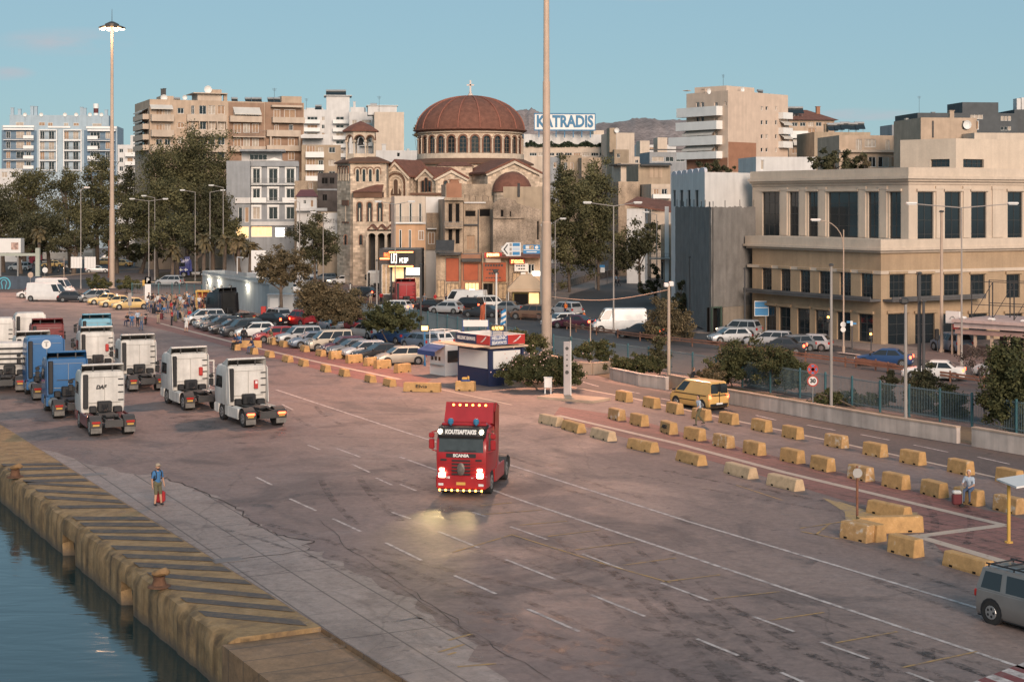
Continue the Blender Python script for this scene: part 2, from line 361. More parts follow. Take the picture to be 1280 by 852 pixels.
# quay wall: top strip + chipped edge + face with two drain recesses
qw=MB();r2=random.Random(3);NS=260;s0,s1=-80.0,SEND
notch=[(9.6,11.6),(19.0,20.3)]
rows=[]
for i in range(NS+1):
	s=s0+(s1-s0)*i/NS
	e=.03*math.sin(s*1.3)+.03*math.sin(s*3.1+1)+r2.gauss(0,.012);f_=.02*math.sin(s*2.3)+.015*math.sin(s*5.7)+r2.gauss(0,.008);inn=any(a <= s <= b for a,b in notch)
	zb=-.75 if inn else WZ-.5
	ch=max(0,math.sin(s*.9)*math.sin(s*2.7+2)-.55)*.35
	rows.append([Q(s,3.1,.006),Q(s,1.6,.01+f_*.2),Q(s,.42+e+ch,.012+f_*.3),Q(s,.12+e+ch,-.10-ch*.6),Q(s,.02+f_,-.42),Q(s,f_+(.03 if not inn else 0.05),-.72),
				Q(s,(1.0 if inn else .02+f_),-.76 if inn else -1.1),Q(s,1.0 if inn else .06+f_,WZ-.5)])
vs=[p for r in rows for p in r];n=8
fs=[(i*n+j,i*n+j+1,(i+1)*n+j+1,(i+1)*n+j) for i in range(NS) for j in range(n-1)]
qw.add(vs,fs,0)
lastr=rows[-1];qw.poly(lastr+[Q(s1,3.1,WZ-.5)],0)
def quay_mat():
	m=bpy.data.materials.new('quay_concrete');m.use_nodes=True;t=m.node_tree;b=t.nodes['Principled BSDF'];ln=t.links.new
	g=t.nodes.new('ShaderNodeNewGeometry');s=t.nodes.new('ShaderNodeSeparateXYZ');ln(g.outputs['Position'],s.inputs[0])
	n=t.nodes.new('ShaderNodeTexNoise');n.inputs['Scale'].default_value=1.1;n.inputs['Detail'].default_value=9;n.inputs['Roughness'].default_value=.7;ln(g.outputs['Position'],n.inputs['Vector'])
	mp=t.nodes.new('ShaderNodeMapping');mp.inputs['Scale'].default_value=(1.6,1.6,.18);ln(g.outputs['Position'],mp.inputs[0])
	n2=t.nodes.new('ShaderNodeTexNoise');n2.inputs['Scale'].default_value=1.2;n2.inputs['Detail'].default_value=7;ln(mp.outputs[0],n2.inputs['Vector'])
	cr=t.nodes.new('ShaderNodeValToRGB');ln(n.outputs['Fac'],cr.inputs[0]);e=cr.color_ramp.elements
	e[0].position=.32;e[0].color=(.13,.085,.05,1);e[1].position=.68;e[1].color=(.335,.225,.12,1);x=e.new(.5);x.color=(.25,.16,.075,1)
	st=t.nodes.new('ShaderNodeMapRange');st.inputs[1].default_value=.45;st.inputs[2].default_value=.62;st.inputs[3].default_value=1;st.inputs[4].default_value=.45;ln(n2.outputs['Fac'],st.inputs[0])
	top=t.nodes.new('ShaderNodeMapRange');top.inputs[1].default_value=-.15;top.inputs[2].default_value=0;ln(s.outputs[2],top.inputs[0])
	mx=t.nodes.new('ShaderNodeMath');mx.operation='MAXIMUM';ln(st.outputs[0],mx.inputs[0]);ln(top.outputs[0],mx.inputs[1])
	v=t.nodes.new('ShaderNodeVectorMath');v.operation='SCALE';ln(cr.outputs[0],v.inputs[0]);ln(mx.outputs[0],v.inputs['Scale'])
	alg=t.nodes.new('ShaderNodeMapRange');alg.inputs[1].default_value=WZ+.05;alg.inputs[2].default_value=WZ+.45;alg.inputs[3].default_value=.85;alg.inputs[4].default_value=0;ln(s.outputs[2],alg.inputs[0])
	m2=t.nodes.new('ShaderNodeMixRGB');m2.inputs[2].default_value=(.07,.06,.05,1);ln(alg.outputs[0],m2.inputs[0]);ln(v.outputs[0],m2.inputs[1]);ln(m2.outputs[0],b.inputs['Base Color'])
	bp=t.nodes.new('ShaderNodeBump');bp.inputs['Strength'].default_value=.8;bp.inputs['Distance'].default_value=.12;ln(n.outputs['Fac'],bp.inputs['Height']);ln(bp.outputs[0],b.inputs['Normal']);b.inputs['Roughness'].default_value=.9
	return m
M_quay=quay_mat()
qw.build('quay_wall',M_quay,smooth=True,kind='structure',base=False)
# stripes on the strip
z8=lambda x,y: (x/2.73,540+y/2.73)
bars=[((40,128),(235,122)),((20,112),(180,112)),((68,150),(280,142)),((68,170),(300,163)),((68,176),(330,188)),((125,200),(372,212)),((148,224),(412,238)),((182,258),(440,254)),((232,297),(490,297)),((258,318),(525,318)),
		((290,341),(570,340)),((318,362),(612,368)),((372,396),(665,404)),((397,426),(710,436)),((440,456),(765,470)),((482,490),(842,514)),((550,530),(905,566)),((597,576),(960,610)),((652,624),(1035,660))]
sm=MB();rb=random.Random(9)
def squv(p):
	d=Vector(p)-q0;return d.dot(QD),d.dot(QN)
for (a,c) in bars:
	sa,_=squv(G(*z8(*a)));sc_,_=squv(G(*z8(*c)))
	wd=.38+rb.random()*.08;K=10
	for k in range(K):
		u0,u1=k/K,(k+1)/K;t0=.34+2.69*u0;t1=.34+2.69*u1;A0=sa+(sc_-sa)*u0;A1=sa+(sc_-sa)*u1
		if max(A0,A1)+wd > SEND-.02: continue
		sm.add([Q(A0-wd,t0,.028),Q(A1-wd,t1,.028),Q(A1+wd,t1,.028),Q(A0+wd,t0,.028)],[(0,1,2,3)])
sm.build('quay_stripe_paint',M_qdark,kind='structure',base=False)
# lower step beyond the strip's end
M_ramp=ground_mat('ramp_concrete',(.21,.13,.075),(.25,.155,.085),(.13,.09,.06),joints=(1.35,30,.03))
rp=MB();rp.M=None
pts=[Q(SEND+.02,-.05),Q(60,-.05),Q(60,3.08),Q(SEND+.02,3.08)]
rp.prism([(p.x,p.y) for p in pts],WZ-.5,-.14)
rp.add([Q(SEND,3.1,0),Q(60,3.1,0),Q(60,3.1,-2),Q(SEND,3.1,-2)],[(0,1,2,3)])
rp.build('quay_lower_step',M_ramp,kind='structure',base=False)
# concrete apron beside the strip
ap=[Q(-9.5,3.14),(150,590),(211,599),(253,615),(293,633),(311,650),(341,666),(388,676),(385,687),(430,705),(490,738),(560,785),(640,856)]
def gp(p): return Vector((p[0],p[1],0)) if isinstance(p,Vector) else G(*p)
def sheet(name,pts,z,m): return MB().poly([(gp(p).x,gp(p).y,z) for p in pts]).build(name,m,kind='structure',base=False)
rj=random.Random(8);AP=[gp(p) for p in ap];AJ=[]
for a_,c_ in zip(AP,AP[1:]): AJ += [a_.lerp(c_,k/7)+Vector((rj.gauss(0,.16),rj.gauss(0,.2),0))*(k > 0) for k in range(7)]
sheet('concrete_apron',AJ+[AP[-1],Q(44,3.14)],.004,M_apron)
# long crack along the apron and others
ck=MB();M_crack=mat('crack_filler',(.045,.037,.034),.9,var=.2)
def crack(pts,wd,seed):
	r=random.Random(seed);P=[]
	for a,c in zip(pts,pts[1:]):
		for k in range(6): P.append(gp(a).lerp(gp(c),k/6)+Vector((r.gauss(0,.10),r.gauss(0,.10),0)))
	P.append(gp(pts[-1]));last=None
	for i,p in enumerate(P):
		d=(P[min(i+1,len(P)-1)]-P[max(i-1,0)]);nrm=Vector((-d.y,d.x,0)).normalized()*wd*(.3+r.random())*.32
		cur=((p+nrm).x,(p+nrm).y,.012),((p-nrm).x,(p-nrm).y,.012)
		if last: ck.add([last[0],last[1],cur[1],cur[0]],[(0,1,2,3)])
		last=cur
crack([(205,597),(211,599),(253,615),(293,633),(311,650),(341,666),(388,676),(385,687)],.13,1)
crack([(385,687),(278,701)],.08,2)
crack([(400,650),(440,690),(520,740),(590,790),(690,850)],.045,4)
crack([(430,700),(520,745),(600,800)],.03,5)
ck.build('asphalt_crack',M_crack,kind='structure',base=False)
# ---- oil stains and dark patches, tyre marks, patched asphalt
def decal(name,c,lo,hi,s,rough=.6):
	m=bpy.data.materials.new(name);m.use_nodes=True;MATS[name]=m;t=m.node_tree;b=t.nodes['Principled BSDF'];b.inputs['Base Color'].default_value=(*c,1);b.inputs['Roughness'].default_value=rough
	g=t.nodes.new('ShaderNodeNewGeometry');n=t.nodes.new('ShaderNodeTexNoise');n.inputs['Scale'].default_value=s;n.inputs['Detail'].default_value=8;n.inputs['Roughness'].default_value=.75;t.links.new(g.outputs['Position'],n.inputs['Vector'])
	r=t.nodes.new('ShaderNodeMapRange');r.inputs[1].default_value=lo;r.inputs[2].default_value=hi;r.inputs[4].default_value=.6;t.links.new(n.outputs['Fac'],r.inputs[0]);t.links.new(r.outputs[0],b.inputs['Alpha']);return m
M_tyre=decal('tyre_mark',(.04,.034,.033),.46,.66,1.3);M_dkpatch=decal('oil_stain',(.045,.038,.037),.50,.68,.8,.42);M_scuff=decal('pale_scuff',(.30,.25,.225),.54,.74,1.6)
rt=random.Random(17);tm=MB();om=MB();pm_=MB()
def ribbon(mb,P,wd,z):
	last=None
	for i,p in enumerate(P):
		d=P[min(i+1,len(P)-1)]-P[max(i-1,0)];nn=Vector((-d.y,d.x,0)).normalized()*wd/2;cur=((p+nn).x,(p+nn).y,z),((p-nn).x,(p-nn).y,z)
		if last: mb.add([last[0],last[1],cur[1],cur[0]],[(0,1,2,3)])
		last=cur
DN=Vector((-D.y,D.x,0))
for k in range(34):
	c=G(rt.uniform(250,1250),rt.uniform(500,840));ang=rt.gauss(0,.25);cur=rt.gauss(0,.025);d=(D*math.cos(ang)+DN*math.sin(ang));L_=rt.uniform(5,20);P=[]
	for i in range(16): u=L_*i/15;a=cur*u;P.append(c+d*u+Vector((-d.y,d.x,0))*(a*u*.5))
	if min(squv(p)[1] for p in P) < 4: continue
	for off in (0,1.9): ribbon(tm,[p+DN*off for p in P],rt.uniform(.22,.4),.0065+.00004*k)
for (x,y,r_) in ((765,588,.55),(707,570,.45),(735,575,.3),(690,582,.3),(610,775,.9),(700,800,1.6),(655,770,.5),(330,545,1.6),(240,530,2.2),(120,505,2.0),(30,500,2.4),(20,530,1.8),(560,640,1.4),(940,760,.7),(860,650,.5),(1000,700,.6),(1050,760,.8),(520,600,.5),(450,560,.7),(780,640,.4),(400,620,1.2),(330,630,1.0),(640,540,.6),(900,690,.5),(760,820,1.2),(1120,720,.6)):  # small oil stains, and broad dark patches beside the lorries
	c=G(x,y);om.poly([(c.x+r_*(1+.3*math.sin(3*a+x))*math.cos(a),c.y+r_*1.7*(1+.25*math.cos(2*a+y))*math.sin(a),.0082+.00005*len(om.f)) for a in np.linspace(0,6.283,20)[:-1]])
for (x,y,r_) in ((100,575,2.6),(60,560,2.4),(180,640,1.6),(300,690,1.8),(430,760,1.6),(500,800,1.6),(540,830,1.4),(470,785,1.2),(240,600,2.0),(820,700,1.4),(620,590,1.6),(980,640,1.2),(1150,780,1.2),(350,660,1.5)):
	c=G(x,y);pm_.poly([(c.x+r_*1.5*(1+.3*math.sin(3*a+x))*math.cos(a),c.y+r_*1.6*(1+.25*math.cos(2*a+y))*math.sin(a),.0070+.00004*len(pm_.f)) for a in np.linspace(0,6.283,20)[:-1]])
tm.build('tyre_marks',M_tyre,kind='structure',base=False);om.build('oil_dark_patches',M_dkpatch,kind='structure',base=False);pm_.build('pale_scuffs',M_scuff,kind='structure',base=False)
gj=MB()
for k in range(17): a,b=G(168+k*6.5,628+k*6.2),G(285+k*7.5,622+k*5.2);ribbon(gj,[a,a.lerp(b,.5),b],.06,.0072)
for (x0,y0,x1,y1) in ((430,800,560,778),(450,815,600,788),(470,830,640,800),(490,845,660,815),(430,788,520,772)): ribbon(gj,[G(x0,y0),G(x1,y1)],.07,.0072)
gj.build('apron_grooves',M_tyre,kind='structure',base=False)
# ---- painted lines
def strip(mb,a,b,wd,z,k=1):
	a,b=gp(a),gp(b);d=(b-a).normalized();nn=Vector((-d.y,d.x,0))*wd/2
	mb.add([(*(a+nn).xy,z),(*(a-nn).xy,z),(*(b-nn).xy,z),(*(b+nn).xy,z)],[(0,1,2,3)])
wl=MB()
for pts in ([(345,487),(500,538),(660,588),(862,652),(1000,693),(1290,780)],[(500,571),(660,628),(1280,835),(1330,852)],[(160,470),(345,487)][:1]):
	for a,c in zip(pts,pts[1:]): strip(wl,a,c,.17,.010)
dashes=[(416,648,451,664),(482,678,527,700),(548,664,598,684),(568,719,620,742),(632,699,695,724),(660,761,724,789),(638,658,684,674),(728,692,778,711),(739,743,806,770),
		(826,728,888,751),(871,798,923,819),(490,640,513,648),(591,640,607,645),(941,770,993,789),(1026,802,1086,823),(976,840,1004,852),(1134,840,1166,852),(362,623,395,638),(500,605,520,613),
		(385,556,400,562),(440,580,462,590),(470,597,490,606),(420,560,450,571),(320,596,340,606),(352,505,366,512),(300,470,330,478),(255,455,280,463),(150,452,175,460)]
for d in dashes: strip(wl,d[:2],d[2:],.13,.010)
# road centre dashes (port road)
for d in ((727,477,748,483),(776,487,800,492),(826,498,845,502),(945,519,970,525),(1008,531,1045,538),(1076,543,1112,550),(1142,556,1185,565),(1222,571,1262,580),(690,469,706,473)): strip(wl,d[:2],d[2:],.14,.016)
wl.build('white_road_lines',M_line,kind='structure',base=False)
yl=MB()
for d in ((601,643,677,637),(650,656,709,651),(685,670,751,662),(718,687,794,677),(779,706,845,697),(828,727,900,718),(893,748,975,739),(962,775,1030,765),(1045,803,1122,789),(1127,834,1221,814),(640,668,760,706),(760,706,838,728),
		(920,606,978,625),(1000,660,1052,652),(1002,664,1052,674),(1036,655,1020,668),(600,632,640,628),(560,818,570,815),(566,690,640,668)): strip(yl,d[:2],d[2:],.10,.011)
for d in ((548,815,580,805),(572,833,620,829),(560,800,590,792)): strip(yl,d[:2],d[2:],.12,.011)
sheet('yellow_traffic_island',[(1028,622),(1050,627),(1092,640),(1148,640),(1140,652),(1058,660),(1056,640)],.008,paintmat('yellow_island_paint',(.36,.24,.09),.6))
yl.build('yellow_bay_lines',M_yline,kind='structure',base=False)
zb=MB();zr=MB()
A0,A1=G(1190,862),G(1300,820);B0=G(1240,890);dd=(A1-A0);ln_=dd.length;dd.normalize();dn=D
for k in range(9):
	mbk=zr if k % 2 else zb
	p=A0+dd*(k*.42);q=p+dd*.42
	mbk.add([(*p.xy,.010),(*q.xy,.010),(*(q+dn*3).xy,.010),(*(p+dn*3).xy,.010)],[(0,1,2,3)])
zb.build('crossing_white_paint',M_line,kind='structure',base=False);zr.build('crossing_red_paint',M_redpaint,kind='structure',base=False)
# ---- red paved path with cream line
def band(name,near,far,z,m):
	return sheet(name,near+far[::-1],z,m)
band('red_footpath',[(150,399),(200,411),(300,437),(430,470),(520,487)],[(183,396),(240,404),(330,424),(430,447),(540,474)],.005,M_redpave)
band('red_footpath',[(690,522),(760,541),(868,570),(985,604),(1058,626),(1130,640),(1180,692),(1330,735)],[(700,508),(782,520),(870,545),(1000,578),(1100,602),(1210,632),(1262,644),(1330,662)],.005,M_redpave)
cl=MB()
for d in ((200,404,300,430),(300,430,400,453),(400,453,500,474),(697,519,850,555),(850,555,980,590),(980,590,1255,656)): strip(cl,d[:2],d[2:],.42,.0105)
strip(cl,(1255,656),(1140,671),.5,.011);strip(cl,(1140,668),(1330,724),.5,.0115)
strip(cl,(530,482),(640,506),.2,.011)
cl.build('cream_path_line',M_cream,kind='structure',base=False)
# ---- port road, its kerb line; avenue; side street; pavements
def C(pts): return [G(*p) for p in pts]
band('port_road',[(560,452),(640,470),(700,480),(790,497),(900,521),(1050,553),(1200,586),(1600,677)],[(560,440),(640,452),(700,466),(770,480),(905,503),(1050,530),(1200,555),(1600,626)],.009,M_road)
kb=MB()
for a,c in zip([(700,481),(790,497.5),(900,521.5),(1050,553.5),(1200,586.5)],[(790,497.5),(900,521.5),(1050,553.5),(1200,586.5),(1600,677.5)]): strip(kb,a,c,.3,.013)
kb.build('road_edge_line',M_cream,kind='structure',base=False)
# avenue: between fence and building front, from the far west to the east
fence_line=[(-200,363),(150,372),(300,383),(430,397),(512,408),(572,421),(692,447),(760,457),(895,478),(1000,497),(1100,515),(1215,533),(1400,566)]
aven_far=[(-200,345),(150,350),(300,358),(430,372),(540,384),(690,388),(760,396),(855,414),(1000,424),(1100,440),(1230,462),(1400,492)]
band('avenue',[(p[0],p[1]-3) for p in fence_line],aven_far,.007,M_avenue)
sheet('side_street',[(690,400),(700,372),(760,352),(815,341),(860,332),(880,333),(862,352),(868,380),(860,416),(760,398)],.010,M_avenue)
sheet('pavement',[(640,380),(690,366),(740,351),(830,336),(836,341),(768,352),(712,368),(705,390)],.013,M_pave)
pv=MB()
pavp=[G(868,416),G(1000,426),G(1100,442),G(1150,449),G(1150,436),G(1100,430),G(945,412),G(888,410)]
pv.prism([(p.x,p.y) for p in pavp],0,.13)
pavq=[G(500,377),G(690,384),G(690,372),G(600,366),G(430,350),G(440,366)]
pv.prism([(p.x,p.y) for p in pavq],0,.12)
pv.build('pavement',M_pave,kind='structure',base=False)
kc=MB();strip(kc,(1048,442),(1084,446.5),.5,.14)
kc.build('pavement_kerb',mat('pale_kerb',(.45,.36,.32),.8),kind='structure',base=False)
kq=MB()
for P_ in ([(-60,345),(60,346.5),(120,341),(170,336.5),(250,328.5),(330,334.5),(400,343)],[(150,352),(190,353),(300,353),(330,346)],[(-60,325),(60,326),(200,320),(330,315.5)]):
	for a_,c_ in zip(P_,P_[1:]):
		a,b=G(*a_),G(*c_);d=(b-a).normalized();nn=Vector((-d.y,d.x,0))*.25;kq.loft([[a+nn,a-nn,a-nn+Vector((0,0,.14)),a+nn+Vector((0,0,.14))],[b+nn,b-nn,b-nn+Vector((0,0,.14)),b+nn+Vector((0,0,.14))]])
kq.build('far_road_kerb',mat('tan_kerb_stone',(.40,.31,.24),.85,var=.15),kind='structure',base=False)
sheet('verge',[(190,352),(300,352),(330,345),(260,335),(200,341)],.012,M_earth)
sheet('far_road',[(-300,341),(-300,326),(60,327),(200,321),(330,316),(420,330),(430,345),(330,333),(250,327),(170,335),(60,345)],.009,M_avenue)
# hills
def ridge(name,prof,Y,m,seed,dep=500,base=330):
	r=random.Random(seed);n=160;k=14;vs=[]
	xs=[p[0] for p in prof];zs=[p[1] for p in prof]
	for i in range(n+1):
		px=xs[0]+(xs[-1]-xs[0])*i/n;py=float(np.interp(px,xs,zs)) ;h=ZZ(py,Y)
		for j in range(k+1):
			u=j/k;yy=Y-dep*(1-u);zz_=h*(math.sin(u*math.pi/2) ** 1.3)
			zz_ += (math.sin(i*.37+j*.9)+math.sin(i*.83-j*.5)*.6)*h*.012*(1 if 0 < j < k else .25)+r.gauss(0,h*.005)*(j < k)
			vs.append(((px-CX)/F*Y*(1-.04*(1-u)),yy,max(zz_,-1)))
	fs=[(i*(k+1)+j,(i+1)*(k+1)+j,(i+1)*(k+1)+j+1,i*(k+1)+j+1) for i in range(n) for j in range(k)]
	MB().add(vs,fs).build(name,m,kind='structure',smooth=True,base=False)
M_hill=mat('hazed_scrub_hillside',(.27,.215,.20),.95,var=.35,scale=.012,fine=.35)  # distant haze is put into this paler hillside colour
ridge('hill',[(480,215),(560,168),(610,148),(645,138),(665,138),(700,146),(730,162),(760,200),(800,230)],2700,M_hill,1)
ridge('hill',[(640,190),(690,168),(720,158),(750,156),(775,152),(797,149),(825,150),(850,152),(900,156),(960,170),(1080,200)],2100,M_hill,2)
# ================================================================ building kit
M_curtain=mat('window_curtain',(.42,.36,.30),.8,var=.25,scale=1.5)
M_shutter=mat('wooden_shutter',(.34,.22,.14),.7,var=.2,scale=1.2)
M_awning=mat('awning_cloth',(.55,.52,.48),.9,var=.12)
M_rail=mat('balcony_railing',(.22,.21,.2),.6,var=.1)
M_roofing=mat('flat_roof_screed',(.27,.25,.235),.95,var=.25)
M_tile=tilemat('clay_roof_tiles',(.19,.078,.052),1.9)
M_solar=mat('solar_tank_steel',(.5,.5,.5),.3,metal=.6,var=.1)
M_dishw=mat('dish_white',(.68,.67,.65),.5,var=.05)
rw=random.Random(21)
class Face:
	def __init__(s,p0,p1):
		s.p0=Vector(p0);s.p1=Vector(p1);s.L=(s.p1-s.p0).length;s.u=(s.p1-s.p0)/s.L
		n=Vector((s.u.y,-s.u.x));s.n=n if n.dot(-s.p0) > 0 else -n
		s.M=MX((*s.p0,0),(*s.u,0),(*s.n,0),(0,0,1));s.holes=[];s.wins=[]
	def uz(s,px,py):
		d=Vector(((px-CX)/F,1.0));t=s.p0.dot(s.n)/d.dot(s.n);p=d*t
		return (p-s.p0).dot(s.u),CH-(py-HY)/F*t
	def rect(s,x0,y0,x1,y1):
		a=s.uz(x0,(y0+y1)/2)[0];b=s.uz(x1,(y0+y1)/2)[0];xm=(x0+x1)/2
		return min(a,b),max(a,b),s.uz(xm,y1)[1],s.uz(xm,y0)[1]
	def wall(s,mb,u0,u1,z0,z1,m=0,dep=.22):
		H=[(max(a,u0+.02),min(b,u1-.02),max(c,z0),min(d,z1-.02)) for a,b,c,d in s.holes];H=[h for h in H if h[1]-h[0] > .05 and h[3]-h[2] > .05]
		us=sorted({u0,u1,*[h[0] for h in H],*[h[1] for h in H]});zs=sorted({z0,z1,*[h[2] for h in H],*[h[3] for h in H]})
		mb.M=s.M
		for a,b in zip(us,us[1:]):
			run=None
			for c,d in zip(zs,zs[1:]):
				inside=any(h[0]-1e-6 <= (a+b)/2 <= h[1]+1e-6 and h[2] <= (c+d)/2 <= h[3] for h in H)
				if inside:
					if run: mb.quad((a,0,run[0]),(b,0,run[0]),(b,0,run[1]),(a,0,run[1]),m);run=None
				else: run=(run[0],d) if run else (c,d)
			if run: mb.quad((a,0,run[0]),(b,0,run[0]),(b,0,run[1]),(a,0,run[1]),m)
		for a,b,c,d in H:
			e=-dep
			mb.quad((a,0,c),(a,e,c),(a,e,d),(a,0,d),m);mb.quad((b,0,c),(b,e,c),(b,e,d),(b,0,d),m)
			mb.quad((a,0,c),(b,0,c),(b,e,c),(a,e,c),m);mb.quad((a,0,d),(b,0,d),(b,e,d),(a,e,d),m)
		mb.M=None
def make_window(face,r,rootob,nx=2,nz=1,fm=None,pane=None,dep=.2,fw=.07,name='window',sill=False,pn='pane'):
	a,b,c,d=r;mb=MB();mb.M=face.M;e=-dep
	fw=min(fw,(b-a)*.18)
	mb.box(a,b,e,e+.06,c,c+fw);mb.box(a,b,e,e+.06,d-fw,d);mb.box(a,a+fw,e,e+.06,c+fw,d-fw);mb.box(b-fw,b,e,e+.06,c+fw,d-fw)
	for i in range(1,nx): x=a+(b-a)*i/nx;mb.box(x-fw*.4,x+fw*.4,e,e+.05,c+fw,d-fw)
	for i in range(1,nz): z=c+(d-c)*i/nz;mb.box(a+fw,b-fw,e,e+.045,z-fw*.35,z+fw*.35)
	if sill: mb.box(a-.1,b+.1,0.003,.1,c-.1,c)
	w=mb.build(name,fm or M_white,rootob)
	if pane is None: pane=rw.choice([M_glass,M_glass,M_glass,M_curtain,M_shutter])
	pb=MB();pb.M=face.M;pb.quad((a+fw*.5,e+.012,c+fw*.5),(b-fw*.5,e+.012,c+fw*.5),(b-fw*.5,e+.012,d-fw*.5),(a+fw*.5,e+.012,d-fw*.5));pb.build(pn,pane,w)
	return w
class Bld:
	def __init__(s,name,label,cat,x0,Y0,x1,Y1,depth,ytop,m,group=None,para=.5,roof=None,z0=-.05,free=False):
		wd=abs(P2(x1,Y0).x-P2(x0,Y0).x)
		if not free and abs(Y1-Y0) > .12*wd: Y1=Y0+math.copysign(.12*wd,Y1-Y0)
		s.f=Face(P2(x0,Y0),P2(x1,Y1));s.m=m;s.depth=depth;s.z1=ZZ(ytop,Y0);s.z0=z0
		p0,p1,n=s.f.p0,s.f.p1,s.f.n;s.b0=p0-n*depth;s.b1=p1-n*depth
		s.l=Face(s.b0,p0);s.r=Face(p1,s.b1)
		c=(p0+p1)/2-n*depth/2;s.root=root(name,(c.x,c.y,0),label,cat,group);s.mb=MB();s.mats=[m];s.para=para;s.roofm=roof or M_roofing
		for F_ in (s.l,s.r):                       # side normals point away from the block
			mid=(F_.p0+F_.p1)/2
			if F_.n.dot(mid-c) < 0: F_.n=-F_.n;F_.M=MX((*F_.p0,0),(*F_.u,0),(*F_.n,0),(0,0,1))
	def win(s,x0,y0,x1,y1,face=None,cut=True,**k):
		f=face or s.f;r=f.rect(x0,y0,x1,y1)
		if cut: f.holes.append(r)
		f.wins.append((r,k))
	def grid(s,xs,ys,face=None,**k):
		for y0,y1 in ys:
			for x0,x1 in xs: s.win(x0,y0,x1,y1,face,**k)
	def bal(s,x0,x1,yt,yb,out=1.3,face=None,solid=True,m=None,slab=True,base=0.0):
		f=face or s.f;a,b,c,d=f.rect(x0,yt,x1,yb);mb=MB();mb.M=f.M;e=base+.003
		mb.box(a,b,e,out,c-.16,c)
		if solid:
			mb.box(a,b,out-.12,out,c+.003,d);mb.box(a,a+.12,e,out-.123,c+.003,d);mb.box(b-.12,b,e,out-.123,c+.003,d)
		o=mb.build('balcony',m or M_white,s.root)
		if not solid:
			rb_=MB();rb_.M=f.M
			for z in (d-.03,c+.15): rb_.box(a,b,out-.05,out-.01,z,z+.04)
			k=max(3,int((b-a)/.22))
			for i in range(k+1): x=a+(b-a)*i/k;rb_.box(x-.012,x+.012,out-.045,out-.02,c+.19,d-.03)
			for x in (a,b-.04): rb_.box(x,x+.04,e,out-.055,d-.03,d+.01)
			rb_.build('railing',M_rail,o)
		return o
	def awn(s,x0,y0,x1,y1,out=1.2,face=None,m=None,base=.01,drop=.25):
		f=face or s.f;a,b,c,d=f.rect(x0,y0,x1,y1);mb=MB();mb.M=f.M
		mb.quad((a,base,d),(b,base,d),(b,out,c+drop),(a,out,c+drop));mb.quad((a,out,c+drop),(b,out,c+drop),(b,out,c),(a,out,c))
		mb.quad((a,base,d-.03),(b,base,d-.03),(b,out-.02,c+drop-.03),(a,out-.02,c+drop-.03))
		return mb.build('awning',m or M_awning,s.root)
	def band(s,x0,y0,x1,y1,out=.3,face=None,m=None,name='cornice',base=.003):
		f=face or s.f;a,b,c,d=f.rect(x0,y0,x1,y1);mb=MB();mb.M=f.M;mb.box(a,b,base,out,c,d);return mb.build(name,m or s.m,s.root)
	def pent(s,x0,x1,yt,yb,back=2.0,dep=4.0,m=None,name='rooftop_room',over=0.0):
		"""room on the roof, standing back from the facade"""
		f=s.f;f2=Face(f.p0-f.n*back,f.p1-f.n*back);a,b,c,d=f2.rect(x0,yt,x1,yb);mb=MB();mb.M=f2.M
		mb.box(a,b,-dep,0,s.z1-s.para-.02,d)
		if over: mb.box(a-over,b+over,-dep-over,over,d+.003,d+.18)
		o=mb.build(name,m or s.m,s.root);o_f=f2;return f2,o
	def chim(s,x,yt,w=.5,back=2.5,m=None,name='chimney'):
		f=s.f;f2=Face(f.p0-f.n*back,f.p1-f.n*back);u,z=f2.uz(x,yt);mb=MB();mb.M=f2.M
		mb.box(u-w/2,u+w/2,-w,0,s.z1-s.para-.02,z-.1);mb.box(u-w*.65,u+w*.65,-w*1.15,w*.15,z-.097,z);return mb.build(name,m or s.m,s.root)
	def tank(s,x,yt,back=2.0,w=1.6):
		f=s.f;f2=Face(f.p0-f.n*back,f.p1-f.n*back);u,z=f2.uz(x,yt);mb=MB();mb.M=f2.M
		mb.k=1;mb.tube((u-w/2,0,z-.25),(u+w/2,0,z-.25),.26,.26,10);mb.k=0
		mb.add([(u-w/2,.05,z-.5),(u+w/2,.05,z-.5),(u+w/2,1.0,z-1.6),(u-w/2,1.0,z-1.6)],[(0,1,2,3)],2)
		for x_ in (-w*.4,w*.4): mb.box(u+x_-.03,u+x_+.03,-.05,.05,s.z1-s.para,z-.45,0)
		return mb.build('solar_heater',[M_steel,M_solar,M_glass],s.root)
	def dish(s,x,y,r=.5,back=1.5):
		f=s.f;f2=Face(f.p0-f.n*back,f.p1-f.n*back);u,z=f2.uz(x,y);mb=MB();mb.M=f2.M
		rings=[[(u+rr*math.cos(a*math.pi/7),dd,z+rr*math.sin(a*math.pi/7)) for a in range(14)] for rr,dd in ((.01,-.2),(r*.6,-.12),(r,.05))]
		mb.loft(rings,0,False);mb.box(u-.04,u+.04,-.28,-.2,s.z1-s.para,z,1);return mb.build('satellite_dish',[M_dishw,M_steel],s.root)
	def aerial(s,x,yt,back=2.0):
		f=s.f;f2=Face(f.p0-f.n*back,f.p1-f.n*back);u,z=f2.uz(x,yt);mb=MB();mb.M=f2.M
		mb.tube((u,0,s.z1-s.para),(u,0,z),.04,.03,5)
		for k in range(4): mb.box(u-.5+.06*k,u+.5-.06*k,-.02,.02,z-.15-k*.16,z-.12-k*.16)
		return mb.build('aerial',M_dark,s.root)
